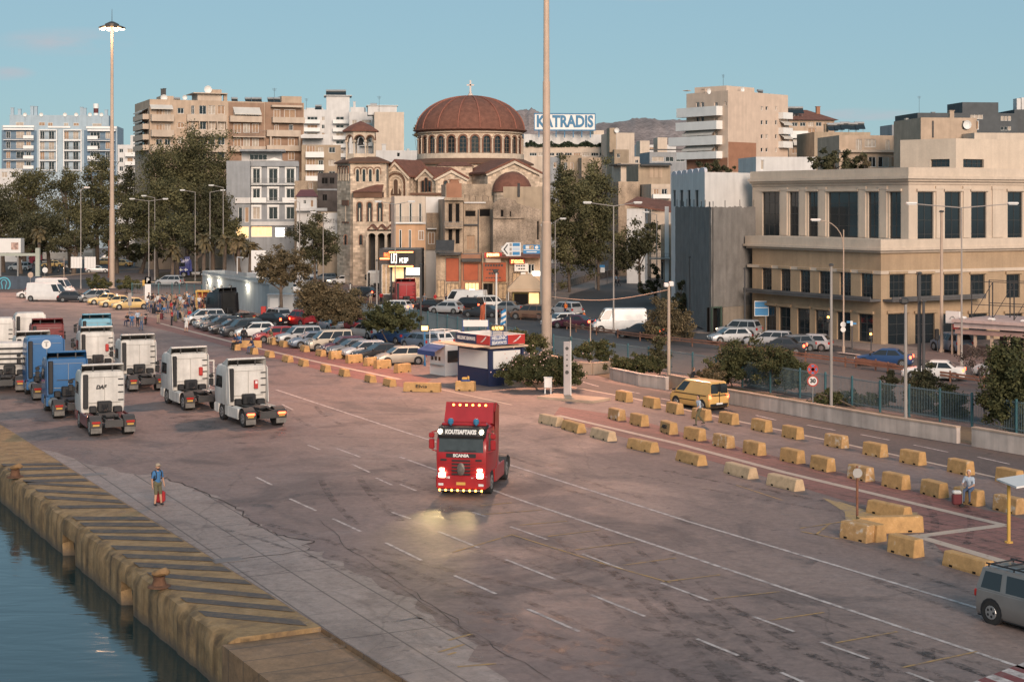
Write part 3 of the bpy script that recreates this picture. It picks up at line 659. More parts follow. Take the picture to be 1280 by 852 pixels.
	def done(s,extra_mats=(),wall_front=True,dep=.22,roofshow=True):
		mb=s.mb;zb,zt=s.z0,s.z1;f=s.f
		f.wall(mb,0,f.L,zb,zt,0,dep)
		for F_ in (s.l,s.r): F_.wall(mb,0,F_.L,zb,zt,0,dep)
		mb.quad((*s.b0,zb),(*s.b1,zb),(*s.b1,zt),(*s.b0,zt),0)
		t=.22;p=[f.p0,f.p1,s.b1,s.b0];c=sum(p,Vector((0,0)))/4;q=[x+(c-x).normalized()*t*1.4 for x in p]
		for i in range(4):
			j=(i+1) % 4;mb.quad((*p[i],zt),(*p[j],zt),(*q[j],zt),(*q[i],zt),0);mb.quad((*q[i],zt),(*q[j],zt),(*q[j],zt-s.para),(*q[i],zt-s.para),0)
		mb.build('wall',[s.m,*extra_mats],s.root)
		rb_=MB();rb_.poly([(*x,zt-s.para) for x in q]);rb_.build('roof',s.roofm,s.root)
		for F_ in (f,s.l,s.r):
			for r,k in F_.wins: make_window(F_,r,s.root,**k)
		return s.root
def arch(u0,u1,z0,z1,n=10):
	r=(u1-u0)/2;c=(u0+u1)/2;zs=z1-r
	return [(u0,z0)]+[(c-r*math.cos(math.pi*i/n),zs+r*math.sin(math.pi*i/n)) for i in range(n+1)]+[(u1,z0)]
def arch_plate(mb,u0,u1,z0,z1,d,m=None):
	mb.poly([(p[0],d,p[1]) for p in arch(u0,u1,z0,z1)],m)
def arch_ring(mb,u0,u1,z0,z1,w,d0,d1,m=None):
	a=arch(u0,u1,z0,z1);b=arch(u0-w,u1+w,z0,z1+w)
	for i in range(len(a)-1):
		mb.quad((a[i][0],d1,a[i][1]),(b[i][0],d1,b[i][1]),(b[i+1][0],d1,b[i+1][1]),(a[i+1][0],d1,a[i+1][1]),m)
		mb.quad((a[i][0],d0,a[i][1]),(a[i][0],d1,a[i][1]),(a[i+1][0],d1,a[i+1][1]),(a[i+1][0],d0,a[i+1][1]),m)
		mb.quad((b[i][0],d0,b[i][1]),(b[i][0],d1,b[i][1]),(b[i+1][0],d1,b[i+1][1]),(b[i+1][0],d0,b[i+1][1]),m)
def arch_wall(mb,u0,u1,z0,z1,dep,m=None,n=10):
	"""wall piece u0..u1 with a round-arched opening that springs at z0"""
	r=(u1-u0)/2*.8;c=(u0+u1)/2
	P=[(c-r*math.cos(math.pi*i/n),z0+r*math.sin(math.pi*i/n)) for i in range(n+1)]
	for d in (0,-dep):
		mb.quad((u0,d,z0),(P[0][0],d,z0),(P[0][0],d,z1),(u0,d,z1),m);mb.quad((P[-1][0],d,z0),(u1,d,z0),(u1,d,z1),(P[-1][0],d,z1),m)
		for i in range(n): mb.quad((P[i][0],d,P[i][1]),(P[i+1][0],d,P[i+1][1]),(P[i+1][0],d,z1),(P[i][0],d,z1),m)
	for i in range(n): mb.quad((P[i][0],0,P[i][1]),(P[i+1][0],0,P[i+1][1]),(P[i+1][0],-dep,P[i+1][1]),(P[i][0],-dep,P[i][1]),m)
# ================================================================ church
M_stone=stonemat('church_stone',(.62,.49,.375),(.47,.38,.29),1.0,.38)
M_stonepale=mat('church_pale_stone',(.56,.46,.36),.9,var=.2,scale=1.2,fine=.1)
M_brick=mat('church_brick_band',(.20,.105,.07),.9,var=.3,scale=2)
M_eave=mat('dark_eave',(.14,.075,.05),.9,var=.2)
Yc=285.0;kc_=Yc/F
ch=root('church',((588-CX)*kc_,Yc,0),'stone church with a big red tiled dome, arcaded drum and open bell tower','church')
cx,cy=(588-CX)*kc_,Yc
# dome
zr=ZZ(160,Yc-9.5);zt_=ZZ(121,Yc);Rd=9.75;mb=MB();prof=[]
for i in range(15):
	a=i/14*math.pi/2;prof.append((max(.02,Rd*math.cos(a) ** .92),(zt_-zr)*(math.sin(a) ** 1.08)))
mb.lathe([(Rd*.97,-.5),(Rd+.35,-.12),(Rd+.3,.05)]+[(r,z+.05) for r,z in prof],(cx,cy,zr),64)
for i in range(16):
	a=(i+.5)*math.pi/8
	pp=[(cx+(r+.05)*math.cos(a),cy+(r+.05)*math.sin(a),zr+z+.1) for r,z in prof]
	for p,q in zip(pp,pp[1:]): mb.tube(p,q,.13,.13,4,1,False)
dome=mb.build('dome',[M_tile,mat('ridge_tiles',(.26,.10,.07),.85,var=.2)],ch,smooth=True)
c_=MB();c_.lathe([(.55,0),(.4,.5),(.22,.6),(.2,1.0)],(cx,cy,zt_),8);c_.box(cx-.14,cx+.14,cy-.1,cy+.1,zt_+1.0,zt_+2.9);c_.box(cx-.65,cx+.65,cy-.1,cy+.1,zt_+1.95,zt_+2.2);c_.build('cross',mat('pale_cross',(.6,.5,.45),.6),dome)
# drum with 28 arched bays
zd0,zd1=ZZ(198,Yc-9),ZZ(160.5,Yc-9.5);Rr=9.0;dm=MB();dm.lathe([(Rr,zd0-1),(Rr,zd1)],(cx,cy,0),56,0)
dm.lathe([(Rr,zd1-.75),(Rr+.45,zd1-.6),(Rr+.5,zd1-.05),(Rr,zd1-.02)],(cx,cy,0),56,1)
dm.lathe([(Rr,zd0),(Rr+.5,zd0+.05),(Rr+.5,zd0+.9),(Rr,zd0+1.0)],(cx,cy,0),56,1)
wz0,wz1=ZZ(193,Yc-9),ZZ(169.5,Yc-9)
drum_w=[]
for i in range(28):
	a=(i+.5)/28*2*math.pi;n=Vector((math.cos(a),math.sin(a),0));u=Vector((-n.y,n.x,0));o=Vector((cx,cy,0))+n*Rr
	dm.M=MX(o,u,n,(0,0,1));hw=.62
	arch_ring(dm,-hw,hw,wz0,wz1,.30,-.1,.32,2);arch_ring(dm,-hw-.3,hw+.3,wz0+2,wz1+.3,.12,-.1,.24,1)
	dm.tube((1.02,.3,zd0+.95),(1.02,.3,wz1-.5),.16,.14,6,1);dm.box(.8,1.24,.05,.5,wz1-.5,wz1-.25,1)
	if n.y < .25: drum_w.append(dm.M)
dm.M=None
dm.build('drum',[M_stone,M_stonepale,M_brick],ch)
for M_ in drum_w:
	wb=MB();wb.M=M_;arch_ring(wb,-.62,.62,wz0,wz1,.08,.0,.2);wb.box(-.04,.04,.03,.12,wz0,wz1-.3)
	for z in np.linspace(wz0+.5,wz1-.6,4): wb.box(-.6,.6,.03,.1,z-.03,z+.03)
	wo=wb.build('window',mat('bronze_window_lattice',(.16,.12,.09),.7),ch);pb=MB();pb.M=M_;arch_plate(pb,-.62,.62,wz0,wz1,.06);pb.build('pane',M_glass,wo)
# base under the drum, skirt roof
sk=MB();sk.lathe([(Rr+.3,zd0+.15),(Rr+2.3,zd0-.75),(Rr+2.3,zd0-1.0),(Rr+1.9,zd0-1.0)],(cx,cy,0),56);sk.build('skirt_roof',M_eave,ch)
bs=MB();bs.lathe([(Rr+1.7,0),(Rr+1.7,zd0-.9)],(cx,cy,0),32);bs.box(cx-14,cx+14,cy-10,cy+14,0,ZZ(222,275));bs.build('wall',M_stone,ch)
def gable(x0,x1,xp,ye,yp,Y,back,yaw,name_roof='roof',base=0.0,arch_r=None,over=.5,m=None,ybase=None):
	"""gabled wing: front wall seen between px x0..x1 with ridge px xp; eaves at ye, ridge at yp; runs back along yaw"""
	f=Face(P2(x0,Y),P2(x1,Y));w_=(P2(x1,Y)-P2(x0,Y)).length;c=P2(xp,Y)
	n=Vector((math.sin(yaw),-math.cos(yaw)));u=Vector((-n.y,n.x));M_=MX((*c,0),(*u,0),(*n,0),(0,0,1))
	h=w_/2;ze,zp=ZZ(ye,Y),ZZ(yp,Y);mb=MB();mb.M=M_
	mb.add([(-h,0,base),(h,0,base),(h,0,ze),(0,0,zp),(-h,0,ze),(-h,-back,base),(h,-back,base),(h,-back,ze),(0,-back,zp),(-h,-back,ze)],[(0,1,2,3,4),(0,5,9,4),(1,6,7,2),(5,6,7,8,9)])
	mb.build('wing_wall',m or M_stone,ch)
	rb_=MB();rb_.M=M_;s_=(zp-ze)/h;o=over
	for sg in (-1,1):
		rb_.add([(sg*(h+o),o,ze-s_*o),(0,o,zp+.05),(0,-back,zp+.05),(sg*(h+o),-back,ze-s_*o),(sg*(h+o),o,ze-s_*o+.3),(0,o,zp+.4),(0,-back,zp+.4),(sg*(h+o),-back,ze-s_*o+.3)],
				[(0,1,2,3),(4,5,6,7),(0,1,5,4),(0,4,7,3)])
	rb_.build(name_roof,M_tile,ch)
	tb=MB();tb.M=M_
	for sg in (-1,1):
		tb.add([(sg*(h+o),o+.02,ze-s_*o-.1),(0,o+.02,zp),(0,o+.02,zp-.45),(sg*(h+o-.3),o+.02,ze-s_*o-.3)],[(0,1,2,3)])
	tb.build('gable_trim',M_stonepale,ch)
	return M_,h,ze,zp
# west gable with the great arch
M_,h,ze,zp=gable(477,513,495,218.5,202,262,9,R(-24))
ab=MB();ab.M=M_;r0=1.75;zb0=ZZ(247,262)
arch_ring(ab,-r0-.15,r0+.15,zb0-8,ZZ(214,262),.22,.003,.30,0);arch_ring(ab,-r0+.25,r0-.25,zb0-8,ZZ(217.5,262),.22,.003,.22,1);arch_ring(ab,-r0+.6,r0-.6,zb0-8,ZZ(221,262),.16,.003,.16,0)
ab.build('great_arch',[M_stonepale,M_eave],ch)
wb=MB();wb.M=M_;arch_ring(wb,-.4,.4,zb0+.6,ZZ(224,262),.1,.01,.12);wo=wb.build('window',M_stonepale,ch);pb=MB();pb.M=M_;arch_plate(pb,-.95,.95,zb0+.3,ZZ(234,262),.03);arch_plate(pb,-.4,.4,zb0+.6,ZZ(224,262),.05);pb.build('pane',mat('brown_window_screen',(.09,.055,.04),.7,var=.2),wo)
# middle wing, front gables
M2,h2,ze2,zp2=gable(549,588,564,222.5,212.5,259,12,R(6),over=.4)
M3,h3,ze3,zp3=gable(521,546,533,221,211,261,12,R(-28),over=.4)
for M__,xs in ((M3,(-.62,0,.62)),(M2,(-.9,.9))):
	for i,x in enumerate(xs):
		wb=MB();wb.M=M__;t_=ZZ(222.5 if (x == 0) else 226,260);arch_ring(wb,x-.27,x+.27,ZZ(240,260),t_,.12,.0,.14);wo=wb.build('window',M_brick,ch);pb=MB();pb.M=M__;arch_plate(pb,x-.27,x+.27,ZZ(240,260),t_,.03);pb.build('pane',M_glass,wo)
# east gable with apse
M4,h4,ze4,zp4=gable(607,676,642,216,201,262,12,R(20),over=.5)
apb=MB();apx,apy=P2(640,258);za,zc=ZZ(239.5,255),ZZ(215,255)
apb.lathe([(3.0,0),(3.0,za)],(apx,apy+1.2,0),20);apb.build('apse_wall',M_stone,ch)
ap_=MB();ap_.lathe([(3.25,za),(3.2,za+.15)]+[(3.2*math.cos(a),za+.15+(zc-za)*math.sin(a)) for a in (.3,.6,.9,1.2,1.5)],(apx,apy+1.2,0),20);ap_.build('apse_roof',M_tile,ch,smooth=True)
lw=MB();lw.M=M4;arch_ring(lw,-2.2,2.2,8,ZZ(214,262),.18,.003,.15);lw.build('blind_arch',M_stonepale,ch)
# small hipped buttress roof in front of the base
hb=MB();fb=Face(P2(544,268),P2(592,268));hb.M=fb.M;ww=fb.L;zz0,zz1=ZZ(207.5,268),ZZ(202,268)
hb.box(.2,ww-.2,-6,0,10,zz0,1);hb.add([(0,.3,zz0),(ww,.3,zz0),(ww-1.4,-2.4,zz1),(1.4,-2.4,zz1),(0,-6,zz0),(ww,-6,zz0)],[(0,1,2,3),(0,3,4),(1,5,2),(3,2,5,4)],0);hb.build('buttress',[M_tile,M_stone],ch)
# brown flat eave in front of the middle wing
eb=MB();fe=Face(P2(513,256),P2(560,256));eb.M=fe.M;eb.box(0,fe.L,-4,.4,ZZ(244,256),ZZ(241,256),0);eb.box(.2,fe.L-.2,-4,0,0,ZZ(244,256)-.003,1);eb.build('aisle',[M_eave,M_stone],ch)
# nave flank: lean-to roof, brown eave, tall arched windows
fn=Face(P2(441,254),P2(497,254));nb=MB();nb.M=fn.M;u1=fn.L
zl0,zl1=ZZ(247,254),ZZ(240,254)
nb.box(0,u1,-6,0,0,zl0,0);nb.build('aisle_wall',M_stone,ch)
nr=MB();nr.M=fn.M;ub=fn.uz(478,240)[0];nr.add([(-.3,.5,zl1),(ub,.5,zl1),(ub,-4,ZZ(228,258)),(1.4*1.4,-2.2,ZZ(234,256)),(-.3,-4,zl1)],[(0,1,2,3),(0,3,4)]);nr.build('aisle_roof',M_tile,ch)
ne=MB();ne.M=fn.M;ne.box(.1,ub,-3,.25,zl0+.003,zl1-.003);ne.build('eave',M_eave,ch)
for x in (449.5,462,475,490.5):
	a,b,c,d=fn.rect(x-2.6,253,x+2.6,277)
	wb=MB();wb.M=fn.M;arch_ring(wb,a,b,c,d,.16,0,.16,0);arch_ring(wb,a-.28,b+.28,c+1.6,d+.35,.12,0,.1,1);wb.box((a+b)/2-.09,(a+b)/2+.09,.03,.14,c,d-.9,1);wo=wb.build('window',[M_brick,M_stonepale],ch)
	pb=MB();pb.M=fn.M;arch_plate(pb,a,b,c,d,.02);pb.build('pane',M_glass,wo)
for x in (432,451):
	a,b,c,d=fn.rect(x-1.4,294,x+1.4,306)
	wb=MB();wb.M=fn.M;arch_ring(wb,a,b,c,d,.14,0,.12);wo=wb.build('window',M_brick,ch);pb=MB();pb.M=fn.M;arch_plate(pb,a,b,c,d,.02);pb.build('pane',M_glass,wo)
# porch: three small gables over arches
fp=Face(P2(459,249),P2(494,249));po=MB();po.M=fp.M;pw=fp.L/3
for k in range(3):
	x0_=k*pw;arch_wall(po,x0_,x0_+pw,ZZ(296,249),ZZ(287,249),3.5,0);po.box(x0_-.2,x0_+.2,-3.5,0,0,ZZ(296,249),0)
	zg0,zg1=ZZ(288,249),ZZ(282,249)
	for sg in (0,1):
		po.add([(x0_+pw*sg,.35,zg0),(x0_+pw/2,.35,zg1),(x0_+pw/2,-3.5,zg1),(x0_+pw*sg,-3.5,zg0),(x0_+pw*sg,.35,zg0+.22),(x0_+pw/2,.35,zg1+.25),(x0_+pw/2,-3.5,zg1+.25),(x0_+pw*sg,-3.5,zg0+.22)],[(0,1,2,3),(4,5,6,7),(0,1,5,4)],1)
	po.add([(x0_,0,zg0-.1),(x0_+pw,0,zg0-.1),(x0_+pw/2,0,zg1)],[(0,1,2)],0)
po.box(.2,fp.L-.2,-3.6,-3.45,0,ZZ(290,249),2);po.box(fp.L-.2,fp.L+.2,-3.5,0,0,ZZ(296,249),0);po.build('porch',[M_stonepale,M_tile,M_dark],ch)
# bell tower
ft=Face(P2(438,257),P2(483,257));fl=Face(P2(421.5,263),P2(438,257));ztw=ZZ(204,257);tw=MB()
b3,b4=P2(483,257)+Vector((0,8)),P2(421.5,263)+Vector((1.5,7));tp=[ft.p0,ft.p1,b3,b4,fl.p0]
tw.prism([(p.x,p.y) for p in tp],0,ztw);tw.build('tower_wall',M_stone,ch)
te=MB();cc=sum(tp,Vector((0,0)))/5;big=[cc+(p-cc)*1.12 for p in tp];sm_=[cc+(p-cc)*.62 for p in tp];te.loft([[(p.x,p.y,ztw) for p in big],[(p.x,p.y,ztw+.25) for p in big],[(p.x,p.y,ztw+1.1) for p in sm_]]);te.build('tower_roof',M_eave,ch)
for f_,xs,y0,y1,hw in ((ft,(447,455,463,472),211.5,227,1.75),(fl,(424.4,427.8,431.2,434.6),210,226,.9)):
	for x in xs:
		a,b,c,d=f_.rect(x-hw,y0,x+hw,y1);wb=MB();wb.M=f_.M;arch_ring(wb,a,b,c,d,.14,0,.14,0);arch_ring(wb,a-.25,b+.25,c+1.2,d+.3,.1,0,.2,1);wo=wb.build('window',[M_stonepale,M_brick],ch);pb=MB();pb.M=f_.M;arch_plate(pb,a,b,c,d,.02);pb.build('pane',M_glass,wo)
a,b,c,d=fl.rect(428,250,436,277);tb=MB();tb.M=fl.M;tb.box(a,b,.003,.15,d-.9,d,1);tb.box((a+b)/2-.12,(a+b)/2+.12,.003,.12,c,d-.9,0);tb.box(a-.1,b+.1,.003,.1,c-.25,c,1);tb.build('wall_niche',[M_stonepale,M_brick],ch)
# belfry: open octagon
bx,by=P2(451,261);Rb=2.55;zb1,zb2,zb3=ztw+.5,ZZ(196,258),ZZ(164,258);bf=MB();zs_=ZZ(175,258)
bf.lathe([(Rb,zb1),(Rb,zb2-.6)],(bx,by,0),8,0,math.pi/8)
for k in range(8):
	a=k*math.pi/4+math.pi/4-math.pi/2;n=Vector((math.cos(a),math.sin(a),0));u=Vector((-n.y,n.x,0));ap0=Rb*math.cos(math.pi/8);hw=Rb*math.sin(math.pi/8)
	bf.M=MX(Vector((bx,by,0))+n*ap0,u,n,(0,0,1));arch_wall(bf,-hw,hw,zs_,zb3,.35,0);arch_ring(bf,-hw*.8,hw*.8,zs_,zs_+hw*.8,.16,-.05,.06,1)
	bf.tube((hw,-.12,zb2-.7),(hw,-.12,zs_),.15,.13,6,0);bf.box(hw-.22,hw+.22,-.35,.08,zs_-.28,zs_,0);bf.box(-hw,hw,-.2,-.08,zb2-.62,zb2+.55,0)
bf.M=None;bfo=bf.build('belfry',[M_stonepale,M_brick],ch)
be=MB();be.lathe([(.12,zs_+.5),(.3,zs_+.3),(.42,zs_-.5),(.6,zs_-.75)],(bx,by,0),10);be.build('bell',M_dark,bfo,smooth=True)
br_=MB();br_.lathe([(Rb+.55,zb3),(Rb+.55,zb3+.2),(1.7,zb3+1.1),(.02,ZZ(150,258))],(bx,by,0),8,0,math.pi/8);br_.build('belfry_roof',M_tile,ch)
# ================================================================ the town, far to near
M_beige=mat('beige_render',(.47,.355,.265),.9,var=.15,streak=.16)
M_beige2=mat('pale_beige_render',(.53,.43,.345),.9,var=.14,streak=.14)
M_cream=MATS['cream_paving'] and mat('cream_render',(.58,.48,.39),.9,var=.12,streak=.15)
M_wall=mat('white_render',(.62,.60,.585),.9,var=.1,streak=.14)
M_blue1=mat('pale_blue_render',(.36,.44,.50),.9,var=.1,streak=.1)
M_blue2=mat('slate_blue_render',(.135,.20,.27),.9,var=.12)
M_brickr=mat('terracotta_render',(.32,.16,.10),.9,var=.18)
M_brownr=mat('brown_render',(.31,.20,.14),.9,var=.18,streak=.15)
M_greyr=mat('grey_render',(.30,.31,.325),.9,var=.14,streak=.2)
M_dgrey=mat('dark_grey_render',(.085,.092,.098),.9,var=.15)
M_tan=mat('tan_render',(.40,.31,.225),.9,var=.18,streak=.22)
M_old=mat('weathered_plaster',(.42,.32,.235),.95,var=.4,scale=.5,fine=.2,streak=.35,bump=.2)
M_ruin=mat('ruined_masonry',(.36,.28,.215),.95,var=.55,scale=.45,fine=.3,streak=.35,bump=.3)
M_peach=mat('peach_render',(.58,.36,.22),.9,var=.12,streak=.15)
M_darkbrick=mat('dark_bare_brick',(.095,.08,.075),.95,var=.4)
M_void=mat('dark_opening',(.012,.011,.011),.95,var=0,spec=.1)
M_hedge=mat('hedge_leaf',(.022,.032,.016),.9,leaf=True,scale=2)
AB='town blocks beyond the harbour road'
# ---- pale blue apartment block
B=Bld('apartment_block','pale blue apartment block with dark blue balcony bays and a striped chimney on its roof','building',2,470,146.5,480,16,157,M_blue1,AB)
def X(a): return a/6.4
def Yy(a): return 90+a/6.4
for x0,x1 in ((2,46),(105,145)):
	B.band(x0,163,x1,225,.04,None,M_blue2,'bay_wall',.002)
for y0 in (459,460+80,460+160,460+240):
	for x0,x1 in ((50,84),(130,195),(210,248)): B.win(X(x0),Yy(y0+18),X(x1),Yy(y0+72),cut=False,dep=-.06,name='window',nx=2)
	for x0,x1 in ((722,800),(845,880)): B.win(X(x0),Yy(y0+22),X(x1),Yy(y0+76),cut=False,dep=-.06,nx=3 if x0 < 800 else 2)
	B.bal(5,43,Yy(y0+46),Yy(y0+84),1.5,solid=False);B.band(30,Yy(y0+50),43,Yy(y0+76),1.56,None,M_white,'balcony_parapet',1.45)
	B.bal(110,144,Yy(y0+52),Yy(y0+90),1.5,solid=False);B.band(110,Yy(y0+54),123,Yy(y0+82),1.56,None,M_white,'balcony_parapet',1.45)
B.band(5,Yy(452),43,Yy(466),1.3,None,M_white,'balcony_roof');B.band(110,Yy(462),145,Yy(475),1.3,None,M_white,'balcony_roof')
for x0,x1 in ((314,460),(508,656)):
	B.band(X(x0),Yy(462),X(x0+8),Yy(800),.9,None,M_white,'balcony_fin');B.band(X(x1-8),Yy(462),X(x1),Yy(800),.9,None,M_white,'balcony_fin')
	for y0 in (462,545,625,705):
		B.band(X(x0),Yy(y0),X(x1),Yy(y0+8),1.0,None,M_white,'balcony_slab',.003)
		B.bal(X(x0+9),X(x1-9),Yy(y0+52),Yy(y0+80),.85,solid=False)
		for a,b_ in ((8,42),(76,120)): B.win(X(x0+a),Yy(y0+14),X(x0+b_),Yy(y0+76),nx=2)
f2,o=B.pent(12,136,144,160,2.2,10,M_blue1)
for x0,x1,y0,y1 in ((128,190,402,430),(312,360,402,430),(384,422,405,438),(512,548,408,440),(588,632,408,432),(740,812,412,440)): make_window(f2,f2.rect(X(x0),Yy(y0),X(x1),Yy(y1)),B.root,2,1,None,M_curtain if x0 % 3 else M_shutter,-.08)
B.bal(4,43,Yy(428),Yy(440),.5);B.bal(60,88,Yy(434),Yy(444),.4);B.bal(108,146,Yy(436),Yy(450),.5)
for x,y in ((97,285),(155,295),(255,272),(286,274),(652,280),(678,288),(848,302)): B.chim(X(x),Yy(y),.9,5,M_blue1)
cb=MB();fz=Face(P2(0,486),P2(147,486));u,z=fz.uz(X(768),Yy(255));cb.M=fz.M
for k in range(5): cb.lathe([(.75 if k < 4 else .85,B.z1+.3+k*(z-B.z1-.3)/5),(.75 if k < 4 else .85,B.z1+.3+(k+1)*(z-B.z1-.3)/5)],(u,0,0),12,k % 2)
cb.build('striped_chimney',[M_white,mat('maroon_paint',(.12,.03,.03),.7)],B.root)
for x in (200,330,520,610,720,812): B.dish(X(x),Yy(342),.6,2)
B.done()
# ---- white blocks glimpsed by it
B=Bld('apartment_block','narrow white block glimpsed between the blue and the beige apartment blocks','building',147,430,173,432,12,181,M_wall,AB)
B.grid([(149,154),(159,166)],[(186,191),(197,203),(208,214)]);B.bal(157,172,191,195);B.bal(157,172,202,206);B.pent(163,172,169,181,3,5,M_wall);B.done()
B=Bld('low_house','low white flat-roofed house in front of the pale blue apartment block','house',-60,360,28,360,10,211,M_wall,AB);B.win(2,215,9,222);B.win(14,215,20,222);B.done()
# ---- big beige apartment block
X2=lambda a: 160+a/4
Y2=lambda a: 90+a/4
B=Bld('apartment_block','large beige apartment block with white balconies and a round dish on its roof room','building',187,318,380,330,18,124,M_beige,AB,free=True)
B.band(285.5,128.5,330,215,.05,None,M_brownr,'brick_panel',.002);B.band(331,128.5,379,215,.05,None,M_brownr,'brick_panel',.002)
for y in (0,19.2,38): B.bal(188,216,143.5+y,151+y,1.4,m=M_beige2);B.win(195,136+y,203,150+y);B.win(206,136+y,213,150+y)
B.awn(187,131,215,137,1.3);B.win(222,135,230,142);B.win(222,153,230,160);B.win(222,172,230,179)
for k,(y0,y1) in enumerate(((132,143),(152,162),(171,181),(190,200))):
	for x0,x1 in ((239,243),(249,258),(260,269),(272,281)): B.win(x0,y0,x1,y1,nx=2)
	B.bal(233,282.5,y1+.5,y1+8,.7 if k == 0 else 1.2,m=M_beige2)
for x in (233.5,248,259,270,281.5): B.band(x,152,x+.9,163,1.0,None,M_beige2,'balcony_post')
B.awn(291,134,324.5,144,1.7);B.bal(286,325.5,145.5,152,1.4,m=M_beige2);B.bal(289,330,163,171,1.4,solid=False,m=M_beige2);B.bal(287,330,183,189,1.4,m=M_beige2)
for y0,y1 in ((137,147),(155,166),(173,184)):
	for x0,x1 in ((292,301),(304,312),(315,323)): B.win(x0,y0,x1,y1,nx=2,pane=rw.choice([M_curtain,M_shutter,M_beige2,M_glass]),cut=False,dep=-.08)
B.band(338,132,376,134.5,1.3,None,M_beige2,'balcony_roof')
for y0,y1,xs in ((137,148,((342,350),(355,369))),(156,163,((343,348),(361,366))),(173,182,((341,351),(360,368))),(190,200,((341,351),(360,368)))):
	for x0,x1 in xs: B.win(x0,y0,x1,y1,cut=False,dep=-.08)
B.bal(339,379,147,153,1.4,m=M_beige2);B.bal(332,374,163,170,1.2,m=M_beige2);B.bal(332,374,182,188,1.2,m=M_beige2);B.band(336,170,338,183,1.1,None,M_beige2,'balcony_post');B.band(372,170,374,183,1.1,None,M_beige2,'balcony_post')
f2,o=B.pent(247,277,117.5,125,3,6,M_beige2,over=1.0);B.pent(262,277,112,118,4,4,M_beige);B.dish(260,112,.8,3.2)
B.pent(201,217,120,125,3,5);B.pent(352,377,120.5,127,4,8);B.chim(203,111,.5,4,M_dark);B.chim(206,110.5,.5,4,M_dark);B.chim(282,117,.7,3)
for x in (221,293,310,318,323,338,346): B.tank(x,121.5,3+(x % 3),1.3)
B.dish(231,122,.5);B.dish(205,122.5,.7);B.aerial(343,110,4)
fl_=B.l
for y in (143,155,168,181):
	B.bal(173.5,186,y+1.5,y+7,1.2,fl_,m=M_beige2);B.win(176,y-6,180,y+4,fl_);B.win(181.5,y-6,185,y+4,fl_)
	B.awn(174,y-6,185,y-1,1.2,fl_)
B.done()
# ---- grey neoclassical block
B=Bld('townhouse','grey three-storey townhouse with white window surrounds and a glazed roof terrace','building',313,300,373,303,14,201,M_greyr,AB)
for y0,y1 in ((211,229),(236,251),(259,274)):
	for x0,x1 in ((316,325),(336,347),(358,368)):
		B.win(x0,y0,x1,y1,nx=2);B.band(x0-1.8,y0-2,x0-.2,y1,.12,None,M_white,'window_surround');B.band(x1+.2,y0-2,x1+1.8,y1,.12,None,M_white,'window_surround');B.band(x0-2,y0-3,x1+2,y0-.4,.2,None,M_white,'window_head')
B.band(312.5,203,373.5,208,.6,None,M_greyr);B.bal(314,369,223,230,1.0,solid=False);B.bal(314,333,247,252.5,.9);B.bal(353,371,247,252.5,.9);B.bal(333.5,352.5,247,252.5,.8,solid=False)
pf=MB();pf.M=B.f.M;a,b,c,d=B.f.rect(331,197,355,201);pf.add([(a,.2,c),(b,.2,c),((a+b)/2,.2,d),(a,-.2,c),(b,-.2,c),((a+b)/2,-.2,d)],[(0,1,2),(3,4,5),(0,2,5,3),(1,2,5,4)]);pf.build('pediment',M_white,B.root)
f2,o=B.pent(302,352,190,201,1.5,7,M_wall);make_window(f2,f2.rect(312,193,334,200),B.root,4,1,None,M_glass,-.08);B.band(300,187,356,189.5,1.5,None,M_greyr,'terrace_roof',-9)
B.win(314,283,340,296,nz=1,nx=3,pane=M_warmlit);B.win(344,284,356,296,pane=M_coollit);B.win(358,284,372,296,pane=M_glass);B.band(313,277,373,282,.5,None,M_wall,'shop_canopy')
B.done()
B=Bld('townhouse','plain grey side house with a columned ground floor beside the grey townhouse','building',283,297,312.6,299,14,201,M_greyr,AB)
B.win(298,259,303,278,nx=1);B.win(306,259,311,278,nx=1);B.band(294,247,313,254,.4,None,M_wall,'cornice');B.win(295,283,311,298,nx=3,pane=M_warmlit);B.done()
# ---- white cluster behind the bell tower
B=Bld('apartment_block','white stepped block with deep shaded terraces behind the bell tower','building',379,395,437,400,16,137,M_wall,AB)
f2,o=B.pent(408,437,120,138,2,7,M_wall,over=.6)
for x in (413,420,427): B.tank(x,112,4,2.2)
for y in (146,156,166,176,188): B.win(384,y,397,y+6,nx=3);B.bal(380,400,y+4,y+8,1.4);B.win(402,y,406,y+5);B.win(420,y,430,y+6,nx=2);B.bal(416,436,y+4,y+8,1.2)
B.chim(443,127,.6);B.pent(382,404,135,138,3,6);B.tank(398,131,3);B.aerial(383,123);B.done()
B=Bld('apartment_block','white block with a roof terrace wedged between the stepped block and a blank cream gable','building',436.5,388,470,388,14,140,M_wall,AB)
for y in (150,162,174): B.win(440,y,446,y+6);B.win(452,y,464,y+6,nx=3);B.bal(450,468,y+4,y+8)
B.pent(438,455,134,141,2,5,M_wall);B.done()
B=Bld('apartment_block','block with a tall blank cream gable wall behind the church','building',468,372,505,376,14,140,M_cream,AB)
B.pent(460,496,132.5,141,3,6,M_wall,over=.3);B.tank(467,129,4);B.win(478,180,482,186);B.aerial(474,120);B.r.holes.append((4,5.5,20,22));B.done()
B=Bld('low_house','low white rooftop storey with a small square window behind the church gable','house',470,325,524,328,10,188,M_wall,AB);B.win(496,191,500,196,nx=1);B.chim(480,180,.8);B.chim(510,186,.5);B.done()
B=Bld('apartment_block','small tan apartment house with pale balconies just before the bell tower','building',377,322,426,325,12,181,M_tan,AB)
for y in (184,200,214): B.win(383,y-2,394,y+8,nx=3,pane=M_shutter);B.win(398,y,404,y+7);B.win(411,y,419,y+7);B.bal(382,405,y+6,y+12,1.2)
